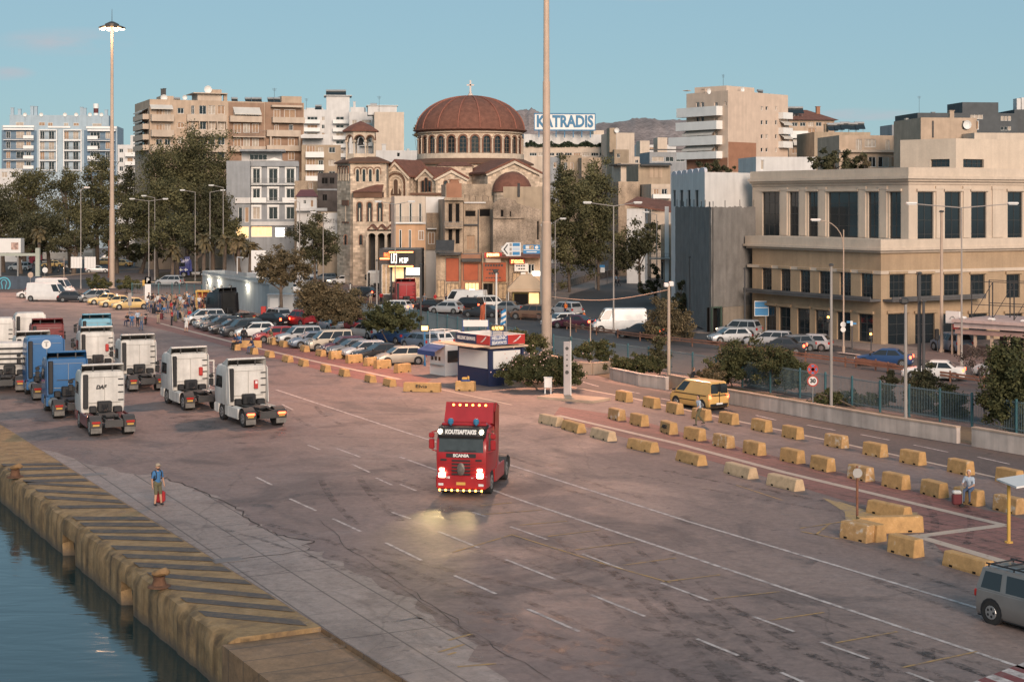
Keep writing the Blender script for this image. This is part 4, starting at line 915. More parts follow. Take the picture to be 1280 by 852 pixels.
f2,o=B.pent(378,411,168,182,2,6,M_wall);B.band(376,169,404,173,1.2,None,M_wall,'terrace_roof',-2);B.done()
B=Bld('ruined_house','dark bare-brick shell with empty openings beside the bell tower','building',397,292,424,294,10,216,M_darkbrick,AB);B.win(402,222,410,230,pane=M_void,fm=M_dark);B.win(403,243,409,251,pane=M_void,fm=M_dark);B.win(412,222,418,230,pane=M_void,fm=M_dark);B.band(396,236,424,238,.15,None,M_greyr,'ledge');B.done()
B=Bld('low_house','small white house with a maroon tin roof below the dark brick shell','house',371,283,396,284,8,246,M_wall,AB,para=.1);B.win(379,250,383,255);B.win(388,250,392,259,nx=1,pane=M_shutter)
t_=MB();t_.M=B.f.M;t_.add([(-.3,.4,B.z1+.02),(B.f.L+.3,.4,B.z1+.02),(B.f.L-.6,-4,B.z1+1.3),(.6,-4,B.z1+1.3),(-.3,-8,B.z1),(B.f.L+.3,-8,B.z1)],[(0,1,2,3),(0,3,4),(1,5,2),(3,2,5,4)]);t_.build('tin_roof',mat('maroon_tin',(.17,.055,.05),.6,var=.15),B.root);B.band(370,260,409,263.5,1.2,None,M_wall,'canopy');B.done()
B=Bld('low_house','low weathered house with grey tin roof behind the tin-roofed white house','house',368,300,400,301,9,226,M_old,AB);B.win(386,228,391,236,pane=M_shutter);B.done()
B=Bld('service_station','white service station building with a large lettered board under the bell tower','building',397,268,424,268,6,265,M_tan,AB);sgn=B.band(405,266,423.5,296,.25,None,M_wall,'sign_board')
M_ink=mat('dark_lettering',(.03,.03,.032),.6,var=0)
u,z=B.f.uz(414,277);text('lettering','ΛΗΠΤΗ',1.0,MX(B.f.M @ Vector((u,.27,z)),B.f.M.col[0].xyz,(0,0,1),B.f.M.col[1].xyz),M_ink,sgn,w=2.0)
u,z=B.f.uz(415.5,285);text('lettering','LPG',.7,MX(B.f.M @ Vector((u,.27,z)),B.f.M.col[0].xyz,(0,0,1),B.f.M.col[1].xyz),M_ink,sgn,w=.95)
B.done()
# ---- peach / cream house right in front of the church
B=Bld('townhouse','narrow cream and peach house with tall slit windows in front of the church','building',493,216,532,217,10,245,M_cream,AB)
for x0,x1 in ((499,502),(511.5,515),(523.5,527)): B.win(x0,254,x1,278,nx=1,pane=M_glass)
B.band(493.2,279.5,532,312,.05,None,M_peach,'peach_lower_wall',.002);B.band(493,277.5,532,280,.3,None,M_wall,'ledge');B.bal(494,528,271,278,.5,solid=False)
for x0,x1 in ((499,502),(511,514)): B.win(x0,287,x1,311,nx=1,cut=False,dep=-.07,pane=M_glass)
B.win(523,288,530,300,cut=False,dep=-.07,pane=M_shutter);B.done()
B=Bld('apartment_block','white blank-sided annexe beside the cream and peach house','building',532.3,219,556,221,9,246,M_wall,AB);B.band(533,266,556,312,0.3,None,M_old,'lower_wall',.003);B.win(535,290,543,305,cut=False,dep=-.36,pane=M_shutter);B.bal(533,545,279,285,1.2,solid=False);B.done()
# ---- ruined terrace
B=Bld('ruined_house','derelict plastered corner house with tall empty balcony doors','building',556,208,579,210,12,249,M_old,'derelict houses above the shops')
for y0,y1 in ((254,279),(286,305)):
	for x0,x1 in ((560,566),(569,575)): B.win(x0,y0,x1,y1,pane=M_void,fm=M_old,nx=1)
B.bal(555,578,277,284,1.1,solid=False,m=M_old);B.band(555,247,580,250.5,.6,None,M_old)
B.done()
B=Bld('ruined_house','derelict roofless house with broken openings and patched plaster','building',579.5,209,616,210.5,12,251,M_old,'derelict houses above the shops')
B.win(581,263,595,271,pane=M_void,fm=M_old,nx=1);B.win(599,261,613,271,pane=M_void,fm=M_old,nx=1);B.win(583,294,594,312,pane=M_shutter,fm=M_old,nx=3);B.band(580,280,598,282,.3,None,M_dark,'ledge');B.band(597,262,598.5,318,.15,None,M_dark,'drainpipe');B.band(580,252.5,607,254,.2,None,M_wall,'ledge')
for x in (583,590,597,606,613): B.chim(x,246-(x % 4),.5,.6,M_old,'broken_pier')
B.done()
B=Bld('ruined_house','crumbling bare masonry house with a jagged top, next to the tall central mast','building',616.3,206,676,209,13,262,M_ruin,'derelict houses above the shops')
B.win(625.5,259.8+1,630,271.5,pane=M_void,fm=M_ruin,nx=1);B.win(637,264,639,271,pane=M_void,fm=M_ruin,nx=1);B.win(671,276,674,300,pane=M_void,fm=M_ruin,nx=1);B.band(617,271.8,655,273,.3,None,M_ruin,'ledge')
jg=MB();jg.M=B.f.M;r4=random.Random(4);u_=0;pts=[(626,248),(634,246),(645,251),(652,256),(660,259),(668,264),(676,268)]
top_=[]
for i in range(31):
	px=616.5+i*1.98;py=float(np.interp(px,[616,624,630,644,650,660,676],[254,248,247,250,256,258,262.5]))+r4.gauss(0,.7);top_.append(B.f.uz(px,py))
jg.add([(u,d,z) for u,z in top_ for d in (0,-.45)]+[(u,d,B.z1-.01) for u,z in top_ for d in (0,-.45)],[f for i in range(30) for f in ((2*i,2*i+2,62+2*i+2,62+2*i),(2*i+1,2*i+3,62+2*i+3,62+2*i+1),(2*i,2*i+1,2*i+3,2*i+2))])
jg.build('broken_wall_top',M_ruin,B.root);B.done()
B=Bld('ruined_house','tall plastered back wall of a derelict house rising behind the crumbling masonry','building',629,226,678,222,8,228,M_tan,'derelict houses above the shops');B.band(647,229,650,246,.15,None,M_dark,'shaft');B.z1 -= .6;B.done()
B=Bld('ruined_house','brick-fronted derelict attic under the church roofs','building',557,224,614,226,8,230,M_old,'derelict houses above the shops');B.band(558,229,577,247,.05,None,M_brickr,'brick_panel');B.chim(568,224,1.2,.5,M_brickr);B.done()
# ---- white commercial block with roof sign
M_signblue=mat('sign_blue',(.03,.16,.30),.5,var=0)
B=Bld('commercial_block','long cream commercial block with a planted terrace, carrying the big roof sign','building',655,410,768,416,20,183,M_cream,AB)
for x in range(662,764,11): B.win(x,191,x+9,195,nx=3)
f2,o=B.pent(655,763,168,184,3,12,M_wall)
hg=[]
B.pent(742,755,163,170,5,5,M_cream);B.win(752,191.5,767,195.5,nx=5);B.done()
r5=random.Random(5);hb_=MB();fh=Face(P2(658,408.5),P2(764,412))
for i in range(1500):
	u=r5.random()*fh.L;d=.2+r5.random()*.8;z=ZZ(183,410)+r5.random()*(.9+.5*math.sin(u*1.3));s_=.12+r5.random()*.14;hb_.M=fh.M;e=Vector((r5.gauss(0,1),r5.gauss(0,1),r5.gauss(0,1))).normalized();e2=e.orthogonal().normalized()*s_;e3=e.cross(e2);p=Vector((u,d-1.6,z));hb_.quad(p-e2-e3,p+e2-e3,p+e2+e3,p-e2+e3)
hb_.build('hedge',M_hedge,None,label='dark clipped hedge along the terrace of the cream commercial block',cat='hedge')
sg=root('roof_sign',(*P2(706,412),ZZ(168,412)),'large white roof sign with blue letters KATRADIS','sign');fs_=Face(P2(668,411),P2(744,412));a,b,c,d=fs_.rect(668.5,143,743.5,162)
q=MB();q.M=fs_.M;q.box(a,b,-.3,0,c,d);q.build('sign_board',M_white,sg);q=MB();q.M=fs_.M;q.box(a-.2,b+.2,-.35,.08,d+.003,d+.3);q.box(a-.2,b+.2,-.35,.08,c-.3,c-.003);q.box(a-.2,a-.003,-.35,.08,c,d);q.box(b+.003,b+.2,-.35,.08,c,d)
for k in range(7): x=a+(b-a)*(k+.5)/7;q.box(x-.12,x+.12,-.6,-.36,ZZ(172,412),d)
q.build('sign_frame',M_signblue,sg);u,z=fs_.uz(706,152.5)
text('lettering','KATRADIS',4.1,MX(fs_.M @ Vector((u,.04,z)),fs_.M.col[0].xyz,(0,0,1),fs_.M.col[1].xyz),M_signblue,sg,w=14.6,ext=.03,bold=.16)
# ---- houses between the trees and the tower
for args,wins in (
	(('apartment_block','blank cream party wall block right of the planted terrace','building',762,396,793,400,12,166,M_cream,AB),[]),
	(('apartment_block','grey-tan house with two tall windows above the dense tree crown','building',701,350,727,352,10,194,M_tan,AB),[(705,203,709,212),(713,203,717,212),(722,203,725,212)]),
	(('apartment_block','grey house with a flat parapet beside the grey-tan house','building',680,352,701,352,10,196,M_greyr,AB),[(684,203,688,210),(692,203,696,210)]),
	(('apartment_block','small weathered house with one dark window above the trees','building',727,346,752,349,10,197,M_old,AB),[(738,203,743,209)]),
	(('apartment_block','brown-grey block with a flat roof below the cream party wall','building',768,372,786,374,10,187,M_tan,AB),[(771,192,775,197)]),
	(('low_house','pale tan gabled house standing over a shed roof in the middle of town','house',776,330,810,333,10,204,M_cream,AB),[(785,209,788,215)]),
	(('apartment_block','tall brown-tan house with bricked-up panels next to the white palace','building',798,300,838,305,12,206,M_tan,AB),[(829,243,836,249)]),
	(('apartment_block','blank brown-grey wall house below the shed roof','building',773,290,800,293,10,227,M_old,AB),[]),
	(('apartment_block','narrow yellow balcony house squeezed beside the white palace','building',814,282,838,284,10,230,M_beige2,AB),[(817,236,824,243),(827,236,834,243),(817,250,824,256),(827,250,834,256)]),
	(('apartment_block','distant glazed office block behind the middle houses','building',812,440,860,445,14,190,M_greyr,AB),[(815,196,830,202),(832,196,842,202),(845,196,856,202)]),
	(('apartment_block','distant low white rooftops at the foot of the hill','building',795,520,845,525,14,181,M_wall,AB),[(800,184,806,188),(812,184,818,188),(826,184,832,188)]),
	(('apartment_block','distant cream houses beside the low white rooftops','building',790,470,818,474,14,196,M_cream,AB),[(794,200,798,204),(804,200,808,204)]),
):
	B=Bld(*args)
	for w_ in wins: B.win(*w_)
	nm=args[1]
	if 'party wall' in nm: B.pent(762,770,160,167,2,4);B.dish(771,163,.6)
	if 'yellow' in nm: B.bal(815,837,243,247,1.0);B.bal(815,837,257,261,1.0,solid=False)
	if 'gabled' in nm: B.band(770,205,830,207,1.2,None,M_dark,'shed_roof',-8)
	if 'bricked' in nm:
		for x in (812,818,824): B.band(x,208,x+4,222,.06,None,M_beige,'bricked_panel')
		B.awn(800,204,838,207.5,1.4,m=M_dark)
	if 'rooftops' in nm: B.pent(800,812,176,182,3,6);B.pent(822,834,172,182,4,6)
	if 'glazed' in nm: B.band(812,186.5,860,188,.8,None,M_dark,'roof_edge')
	B.done()
# low white house with clay roof beside the street
B=Bld('low_house','low white blank-walled house with a red clay roof on the climbing side street','house',783.5,262,806,250,12,261,M_wall,AB,para=.05)
t_=MB();t_.M=B.f.M;t_.add([(-.4,.4,B.z1+.6),(B.f.L+6,.4,B.z1-.9),(B.f.L+8,-6,B.z1+.5),(1.5,-6,B.z1+1.8),(-.4,.4,B.z1+.85),(B.f.L+6,.4,B.z1-.65),(B.f.L+8,-6,B.z1+.75),(1.5,-6,B.z1+2.05)],[(0,1,2,3),(4,5,6,7),(0,1,5,4),(1,2,6,5),(3,0,4,7)]);t_.build('clay_roof',M_tile,B.root);B.done()
B=Bld('ruined_house','grey roadside shell with a projecting concrete balcony under the netted building','building',826,205,846,196,10,281,M_old,AB);B.bal(812,838,316,322,2.0,solid=False,m=M_concrete);B.band(831,258,836,353,.35,None,M_wall,'white_pier');B.win(826.5,327,829,350,pane=M_void,nx=1);B.done()
# ---- tall beige tower block
M_tower=mat('tower_pink_beige_render',(.60,.465,.37),.9,var=.1,streak=.1)
X4=lambda a: 640+a/4
B=Bld('apartment_block','tall pale beige tower block with white wrap balconies and terracotta base panels','building',910,312,985,326,15,113,M_tower,AB,free=True)
B.l=Face(P2(858,322),B.f.p0);B.b0=B.l.p0;B.b1=B.b0+(B.f.p1-B.f.p0)
B.r=Face(B.f.p1,B.b1)
if B.l.n.dot(-Vector(B.l.p0)) < 0: B.l.n=-B.l.n
B.band(910.3,178,945,215,.04,None,M_brickr,'terracotta_panel',.002);B.band(859,198,909.5,215,.04,B.l,M_brickr,'terracotta_panel',.002)
B.grid([(951,954),(957,960),(969,971.5)],[(133,138),(150.5,156),(168,173.5),(185,190)],nx=1);B.win(906,127,908,132,B.l,nx=1)
for k,(yt,yb,xl) in enumerate(((134.5,145,853),(152.5,162,852),(171,181,843),(190,198,853))): B.bal(xl,903,yt,yb,1.6,B.l);B.awn(858,yb+.5,896,yb+8,1.3,B.l) if k in (1,2) else None
for y in (128,146,164,183): B.win(870,y,874,y+7,B.l);B.win(876,y,880,y+7,B.l);B.win(893,y,897,y+7,B.l)
B.pent(908,943,108.5,114,3,8,M_tower);B.chim(861,113,.9,2,M_tower);B.chim(883,111,.9,3);B.dish(928,112,.6);B.dish(886,114,.6);B.tank(950,112,3);B.tank(960,117,3);B.aerial(904,93,4)
for y in (131,150,167): B.bal(973,985,y+10,y+17,1.2);B.awn(974,y+1,985,y+7,1.2) if y > 140 else None
B.done()
# ---- blocks on the skyline right of the tower
B=Bld('apartment_block','beige block with a red tiled hipped roof and slim chimney beside the tower','building',986,345,1043,350,14,150,M_beige,AB,para=.05)
for x in (990,1000,1010,1020,1030): B.win(x,153,x+7,158,nx=2)
t_=MB();t_.M=B.f.M;L0=B.f.L;z1=B.z1;t_.add([(-.8,.8,z1),(L0+.8,.8,z1),(L0+.8,-14.8,z1),(-.8,-14.8,z1),(4,-7,z1+2.6),(L0-4,-7,z1+2.6)],[(0,1,5,4),(1,2,5),(2,3,4,5),(3,0,4)]);t_.build('hipped_roof',M_tile,B.root);B.chim(1023,133,.8,4,M_brickr)
for x in (988,993,998): B.tank(x,133,2,2)
B.bal(986,1008,164,172,1.3);B.awn(990,172,1006,182,1.4);B.win(1025,166,1032,172);B.win(990,186,998,192);B.win(1010,160,1020,166);B.done()
B=Bld('apartment_block','tan rooftop block with a row of solar heaters on its edge','building',1018,320,1088,326,12,165,M_tan,AB)
for x in (1040,1048,1056,1066,1074): B.tank(x,152+(x % 3),2,2)
B.win(1022,174,1030,181);B.win(1048,176,1053,182);B.chim(1033,155,.7);B.done()
B=Bld('apartment_block','tan terrace house with a double window and a round steel flue','building',1049,270,1126,276,12,169,M_beige,AB)
B.win(1070,174,1077,188,pane=M_curtain);B.win(1081,174,1095,184,nx=3);B.win(1107,175,1112,188,nx=1);B.band(1049,187.5,1126,190.5,.7,None,M_beige2,'cornice')
for x0,x1 in ((1098,1104),(1105,1111),(1114,1120),(1121,1126)): B.win(x0,196,x1,209,nx=1)
B.win(1086,196,1095,209,nx=2);fz=MB();f2=Face(P2(1100,268),P2(1160,268));a,b,c,d=f2.rect(1130,148,1136,175);fz.M=f2.M;fz.tube(((a+b)/2,0,B.z1-.5),((a+b)/2,0,d),.4,.4,12);fz.build('steel_flue',M_steel,B.root);B.pent(1115,1136,156,170,3,6,M_greyr);B.done()
B=Bld('apartment_block','beige-brown roof storey with tall slit and dish above the cornice building','building',1151,250,1221,254,12,147,M_beige,AB);B.win(1203,151,1207,162,nx=1);B.win(1220,151,1224,162,nx=1);B.band(1165,151,1167,172,.1,None,M_dark,'slit');B.chim(1190,138,.7);B.dish(1209,156,.7,-.4);B.done()
B=Bld('apartment_block','long pale roof terrace wall at the edge of the dark grey blocks','building',1218,246,1330,250,14,166,M_cream,AB);B.win(1271,181,1279,190);B.bal(1260,1300,189,198,1.0,solid=False);B.done()
B=Bld('apartment_block','dark slate-grey apartment block with square white windows on the skyline','building',1147,400,1272,405,16,141,M_dgrey,AB)
for x in (1251,1255.5,1260): B.win(x,145,x+4,151,nx=1,pane=M_curtain);B.win(x,158,x+4,163,nx=1)
B.pent(1203,1248,128,142,3,10,M_dgrey);B.win(1213,143,1229,149,nx=3,pane=M_curtain);B.aerial(1149,120);B.chim(1167,140,.8,3,M_greyr);B.chim(1190,139,.8,3,M_greyr);B.done()
B=Bld('apartment_block','dark block with a pale railed stair core cut by the picture edge','building',1268,405,1340,405,16,137,M_dgrey,AB);B.pent(1271,1276,123,138,2,3,M_wall);B.pent(1277,1290,122,138,3,3,M_wall);B.done()
B=Bld('low_house','white flat-roofed annexe between the tower and the cornice building','house',945,232,1020,236,10,196,M_wall,AB);B.win(951,200,955,212,nx=1,pane=M_curtain);B.done()
# ---- the cornice building (two faces, setback upper block)
M_cor=mat('cornice_pale_stone',(.56,.46,.37),.8,var=.1,scale=.4,fine=.04,streak=.1)
M_corb=mat('cornice_ochre_stone',(.40,.285,.185),.85,var=.14,scale=.4,fine=.06,streak=.15)
M_bronze=mat('bronze_window_frame',(.05,.05,.05),.5,var=.1)
cb0=Vector((33.9,147.0));UL=Vector((-.495,.869));UR=Vector((.87,.494)).normalized()
cr_=root('office_building',(cb0.x+5,cb0.y+14,0),'grand three-storey stone office building with cornices, tall dark windows and an ochre lower half','building')
lf,rf=Face(cb0+UL*18.9,cb0),Face(cb0,cb0+UR*46)
zl=ZZ(330,147) ;zc_=8.8;ztop=16.4
cu0=cb0+UR*3.4-Vector((0,0));ulf,urf=Face(cu0+UL*23.2,cu0),Face(cu0+UR*.0,cu0+UR*42.6)
def dowin(f,x0,y0,x1,y1,nx,nz,mb_,head=True,name='window'):
	r=f.rect(x0,y0,x1,y1);f.holes.append(r);f.wins.append((r,nx,nz))
for x0,x1 in ((953,974),(986.5,998),(1010,1022),(1035,1072),(1085,1098),(1111.5,1126)): dowin(ulf,x0,240,x1,308 if x0 < 1000 else 310.5,3 if x1-x0 > 30 else (2 if x1-x0 < 18 else 3),5,None)
for x0,x1 in ((1147,1167),(1181,1201),(1214,1233),(1259.5,1278),(1290,1309)): dowin(urf,x0,240,x1,310.5,2,4,None)
for x0,x1 in ((952.5,964.5),(976,988),(1000,1012.5),(1024,1037.5),(1049.5,1063.5),(1076,1091)): y_=np.interp(x0,[952,1076],[335,342]);y2_=np.interp(x0,[952,1076],[364,374]);dowin(lf,x0,y_,x1,y2_,3,4,None)
for x0,x1 in ((957,970),(974,988),(996.5,1012),(1019,1036),(1046,1063),(1073,1091)): dowin(lf,x0,np.interp(x0,[952,1090],[382,394]),x1,np.interp(x0,[952,1090],[420,428]),2,3,None)
for x0,x1 in ((1112,1131.5),(1146,1165.5),(1180,1199.5),(1213,1231),(1258,1275)): dowin(rf,x0,343,x1,372,3,3,None);dowin(rf,x0-2,392,x1+3,431,2,3,None)
w1=MB();w1.k=1
for f_ in (lf,rf): f_.wall(w1,0,f_.L,-.05,zc_-.3,1,.22)
w1.poly([(*lf.p0,-.05),(*(lf.p0+UR*46),-.05),(*(lf.p0+UR*46),8.5),(*lf.p0,8.5)],1);w1.poly([(*rf.p1,-.05),(*(rf.p1+UL*18.9),-.05),(*(rf.p1+UL*18.9),8.5),(*rf.p1,8.5)],1)
for f_ in (ulf,urf): f_.wall(w1,0,f_.L,zc_+.8,ztop-.6,0,.25)
w1.poly([(*ulf.p0,zc_),(*(ulf.p0+UR*42.6),zc_),(*(ulf.p0+UR*42.6),ztop-.6),(*ulf.p0,ztop-.6)],0)
w1.build('wall',[M_cor,M_corb],cr_)
def course(name,c0,z0,z1,out,m,La=19.6,Lb=46,lay=((0,1),)):
	mb=MB()
	for (k,(a_,b_,o_)) in enumerate(lay):
		za,zb_=z0+(z1-z0)*a_,z0+(z1-z0)*b_;c=c0-UR*o_-UL*o_
		pts=[c+UL*(La+o_),c,c+UR*(Lb+o_),c+UR*(Lb+o_)+UL*(La+o_)]
		n1=Vector((-UR.x*0,0))
		mb.prism([(p.x,p.y) for p in pts],za+.001*k,zb_,0)
	return mb.build(name,m,cr_)
course('cornice',cb0,8.5,9.75,.5,M_cor,lay=((0,.18,.25),(.18,.36,.6),(.36,1.0,.38)))
course('cornice',cu0,14.85,ztop,.5,M_cor,23.2,42.6,lay=((0,.18,.12),(.18,.32,.4),(.32,.5,.65),(.5,1,.3)))
course('string_course',cb0,6.55,6.85,.1,M_cor,lay=((0,1,.12),))
# door canopy, window frames, heads, pilasters
for f_,mfr in ((ulf,0),(urf,0),(lf,1),(rf,1)):
	for (r,nx,nz) in f_.wins:
		w_=make_window(f_,r,cr_,nx,nz,M_bronze,M_glass,.2,.07)
		a,b,c,d=r;hb=MB();hb.M=f_.M;hb.box(a-.18,b+.18,.003,.2,d+.08,d+.3);hb.build('window_head',M_cor if not mfr else M_corb,cr_)
for f_ in (ulf,urf):
	ws=sorted(r for r,_,_ in f_.wins)
	for i in range(len(ws)-1):
		a,b=ws[i][1],ws[i+1][0];m_=(a+b)/2;hw=min(.7,(b-a)/2-.25);pl=MB();pl.M=f_.M
		if hw > .15: pl.box(m_-hw,m_+hw,.003,.12,zc_+1.0,14.4);pl.box(m_-hw-.08,m_+hw+.08,.003,.17,14.4,14.7);pl.build('pilaster',M_cor,cr_)
cp=MB()
for f_,L1 in ((lf,lf.L),(rf,12)): cp.M=f_.M;cp.box(.2,L1,.004,1.3,4.05,4.25);cp.box(.2,L1,1.2,1.35,4.25,4.5)
cp.M=None;cp.build('door_canopy',mat('canopy_grey',(.10,.095,.095),.6,var=.3),cr_)
# setback roof storey
rs=MB();q0_=P2(1195,168);qa=q0_+Vector((-.72,.69))*6.6;qf=Face(qa,q0_);qg=Face(q0_,q0_+UR*40);zr_=ZZ(173,168)
for f_,wn_ in ((qf,(1163,199,1187,208.8)),(qg,(1204,199,1230,209.5))): f_.holes.append(f_.rect(*wn_));f_.wins.append(f_.rect(*wn_));f_.wall(rs,0,f_.L,12,zr_,0,.3)
rs.poly([(*qa,zr_),(*q0_,zr_),(*(q0_+UR*40),zr_),(*(qa+UR*40),zr_)]);rs.build('roof_storey',M_cor,cr_)
for f_ in (qf,qg): make_window(f_,f_.wins[0],cr_,4,2,M_bronze,M_glass,.28,.08)
rt=MB();rt.poly([(*(cu0),15.6),(*(cu0+UR*42),15.6),(*(cu0+UR*42+UL*23),15.6),(*(cu0+UL*23),15.6)]);rt.poly([(*(cb0),8.6),(*(cb0+UR*45),8.6),(*(cb0+UR*45+UL*18),8.6),(*(cb0+UL*18),8.6)]);rt.build('roof',M_roofing,cr_)
# ---- white palace + its netting
M_lavshade=mat('white_lavender_shade',(.60,.57,.60),.9,var=.1,streak=.12)  # white with the side face's lavender shade painted in
pc=P2(881,166);pl0=P2(839,190);pr=P2(944,172);B=Bld('palace_house','white old palace with a scalloped parapet and slit windows, its lower half behind netting','building',881,166,944,172,14,215,M_wall,AB,free=True)
B.l=Face(pl0,B.f.p0);B.b0=pl0;B.b1=pl0+(B.f.p1-B.f.p0)*1.0;B.r=Face(B.f.p1,B.b1)
for x0,x1 in ((841.5,844.5),(850,854),(859.5,863),(869,873)): B.win(x0,237.5,x1,258,B.l,nx=1,pane=M_glass,fm=M_dark)
B.mats=[M_wall]
sp=MB();sp.M=B.l.M
for k in range(6):
	u0_=B.l.L*(k+.04)/6;u1_=B.l.L*(k+.96)/6
	pts=[(u0_,B.z1)]+[((u0_+u1_)/2-(u1_-u0_)/2*math.cos(math.pi*i/8),B.z1+.2+.32*math.sin(math.pi*i/8)) for i in range(9)]+[(u1_,B.z1)]
	sp.add([(x,d,z) for d in (0,-.3) for x,z in pts],[tuple(range(11)),tuple(range(21,10,-1))]+[(i,i+1,12+i,11+i) for i in range(10)])
sp.build('scalloped_parapet',M_lavshade,B.root);B.done()
M_net=mat('scaffold_netting',(.19,.178,.168),.9,var=.2,scale=.7,fine=.1,streak=.22,bump=.2)
sc0=P2(889,160.5);scl=P2(844,183);scr=P2(944.5,165.5);ZN=ZZ(258.5,161)
s_=root('scaffold',((sc0.x+scr.x)/2,168,0),'tall scaffold wrapped in grey netting around the lower floors of the white palace','scaffold')
nm_=MB();r6=random.Random(6)
for f_ in (Face(scl,sc0),Face(sc0,scr)):
	n_=40;m__=26;vs=[]
	for i in range(n_+1):
		for j in range(m__+1):
			z0_=0.0 if f_.p0 is scl else 3.0
			if f_.p1 == scr: z0_=2.6
			else: z0_=.15
			z=z0_+(ZN-z0_)*j/m__;vs.append(f_.M @ Vector((f_.L*i/n_,.03*math.sin(i*.9)*math.sin(j*.5)+r6.gauss(0,.012),z+(r6.gauss(0,.05) if j == m__ else 0))))
	nm_.add(vs,[(i*(m__+1)+j,(i+1)*(m__+1)+j,(i+1)*(m__+1)+j+1,i*(m__+1)+j+1) for i in range(n_) for j in range(m__)])
nm_.build('netting',M_net,s_,smooth=True)
for f_ in (Face(scl,sc0),Face(sc0,scr)):
	k_=int(f_.L/2.1)
	for i in range(k_+1):
		pm=MB();pm.M=f_.M;u=min(f_.L-.05,f_.L*i/k_+.05);pm.tube((u,-.2,0),(u,-.2,ZN+.5+.4*r6.random()),.035,.035,6);pm.build('scaffold_pole',M_dark,s_)
f_=Face(sc0,scr);bd=MB();bd.M=f_.M;a,b,c,d=f_.rect(904,390,944,416);bd.box(a,b,-.1,.02,0,2.58);bd.build('hoarding',mat('plywood_hoarding',(.26,.22,.18),.9,var=.2,streak=.25),s_)
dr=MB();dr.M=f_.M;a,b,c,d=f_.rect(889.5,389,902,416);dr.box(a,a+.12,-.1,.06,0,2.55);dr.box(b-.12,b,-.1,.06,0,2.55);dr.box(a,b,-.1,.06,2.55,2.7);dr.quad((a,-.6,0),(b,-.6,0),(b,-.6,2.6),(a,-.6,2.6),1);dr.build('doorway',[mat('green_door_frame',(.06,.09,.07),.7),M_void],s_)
# ================================================================ street level
M_pole=mat('pole_grey_paint',(.30,.27,.25),.6,var=.15)
M_poledark=mat('pole_dark_paint',(.07,.068,.07),.6,var=.2)
M_polewarm=mat('pole_pale_paint',(.42,.32,.25),.6,var=.15)
M_lampon=mat('floodlight_glass',(.9,.8,.6),.3,var=0,emit=(1,.72,.42),es=12)
M_yellow=mat('yellow_paint',(.50,.30,.07),.7,var=.2)
M_navy=mat('navy_panel',(.018,.026,.07),.5,var=.05)
M_red=mat('red_panel',(.42,.035,.03),.5,var=.05)
M_blueaw=mat('blue_awning',(.03,.06,.18),.6,var=.1)
M_signw=mat('sign_white',(.66,.64,.62),.5,var=.04)
M_signbl=mat('sign_bright_blue',(.03,.19,.40),.5,var=.04)
M_ltblue=mat('cyan_emblem',(.10,.36,.45),.6,var=.05)
M_orange=mat('orange_board',(.34,.085,.04),.7,var=.2,scale=1)
M_tin=mat('container_grey',(.42,.42,.42),.6,var=.1)
def pmat(f,u,z,d=.03): return MX(f.M @ Vector((u,d,z)),f.M.col[0].xyz,(0,0,1),f.M.col[1].xyz)
def glyphs(name,f,r,d,m,parent,n,seed=1):
	"""lettering too small to read in the photograph: uneven strokes"""
	rg=random.Random(seed);a,b,c,e=r;q=MB();q.M=f.M;w_=(b-a)/n;t=w_*.16;h=e-c
	for i in range(n):
		x=a+i*w_+w_*.1;q.box(x,x+t,d,d+.02,c,e)
		if rg.random() < .7: q.box(x+w_*.6,x+w_*.6+t,d,d+.02,c+h*rg.choice((0,0,.4)),e)
		for z in rg.sample((0,.42,.84),rg.choice((1,2,2))): q.box(x+t+.002,x+w_*.6-.002,d,d+.018,c+h*z,c+h*(z+.16))
	return q.build(name,m,parent)
# ---- high masts
def mast(px,py,zt,lit,label,r0,energy):
	g=G(px,py);o=root('high_mast',g,label,'light mast','high masts over the yard');mb=MB()
	mb.lathe([(r0,0),(r0*.98,zt*.3),(r0*.8,zt*.302),(r0*.72,zt*.62),(r0*.62,zt*.622),(r0*.5,zt)],g,14);mb.lathe([(r0*1.5,0),(r0*1.5,.12),(r0,.13)],g,14);mb.build('pole',M_polewarm,o,smooth=True)
	h=MB();h.lathe([(.5,zt-.2),(1.1,zt),(1.1,zt+.3),(.3,zt+.7)],g,12);h.tube(g+Vector((0,0,zt+.6)),g+Vector((0,0,zt+2.6)),.05,.03,5);h.build('head',M_dark,o)
	for k in range(10):
		a=k*math.pi/5+.2;c=g+Vector((1.55*math.cos(a),1.55*math.sin(a),zt-.35));f=MB();f.M=Matrix.Translation(c) @ Matrix.Rotation(a,4,'Z') @ Matrix.Rotation(R(20),4,'Y');f.box(-.35,.4,-.28,.28,0,.32);fo=f.build('floodlight',M_dark,o)
		q=MB();q.M=f.M;q.box(-.3,.36,-.24,.24,-.07,-.003);q.build('lamp_glass',M_lampon,fo)
	for k,(dx,dy) in enumerate(((-.75,-.65),(0,-1),(.75,-.65))):     # the floodlights face the yard
		l=bpy.data.lights.new('mast_lamp','SPOT');l.energy=energy;l.color=(1,.5,.3);l.spot_size=R(86);l.spot_blend=1;l.shadow_soft_size=1.2;lo=bpy.data.objects.new('mast_lamp',l);col.objects.link(lo);lo.parent=o;lo.location=(dx*1.7,dy*1.7,zt-.6);lo.rotation_euler=Vector((dx*.75,dy*.75,-1)).to_track_quat('-Z','Y').to_euler()
	l=bpy.data.lights.new('mast_glow','POINT');l.energy=500;l.color=(1,.55,.28);l.shadow_soft_size=.8;lo=bpy.data.objects.new('mast_glow',l);col.objects.link(lo);lo.parent=o;lo.location=(0,-1.9,zt-1.2)
	return o
mast(140,360,40.5,True,'tall floodlight mast rising beside the parked taxis',.42,40000)
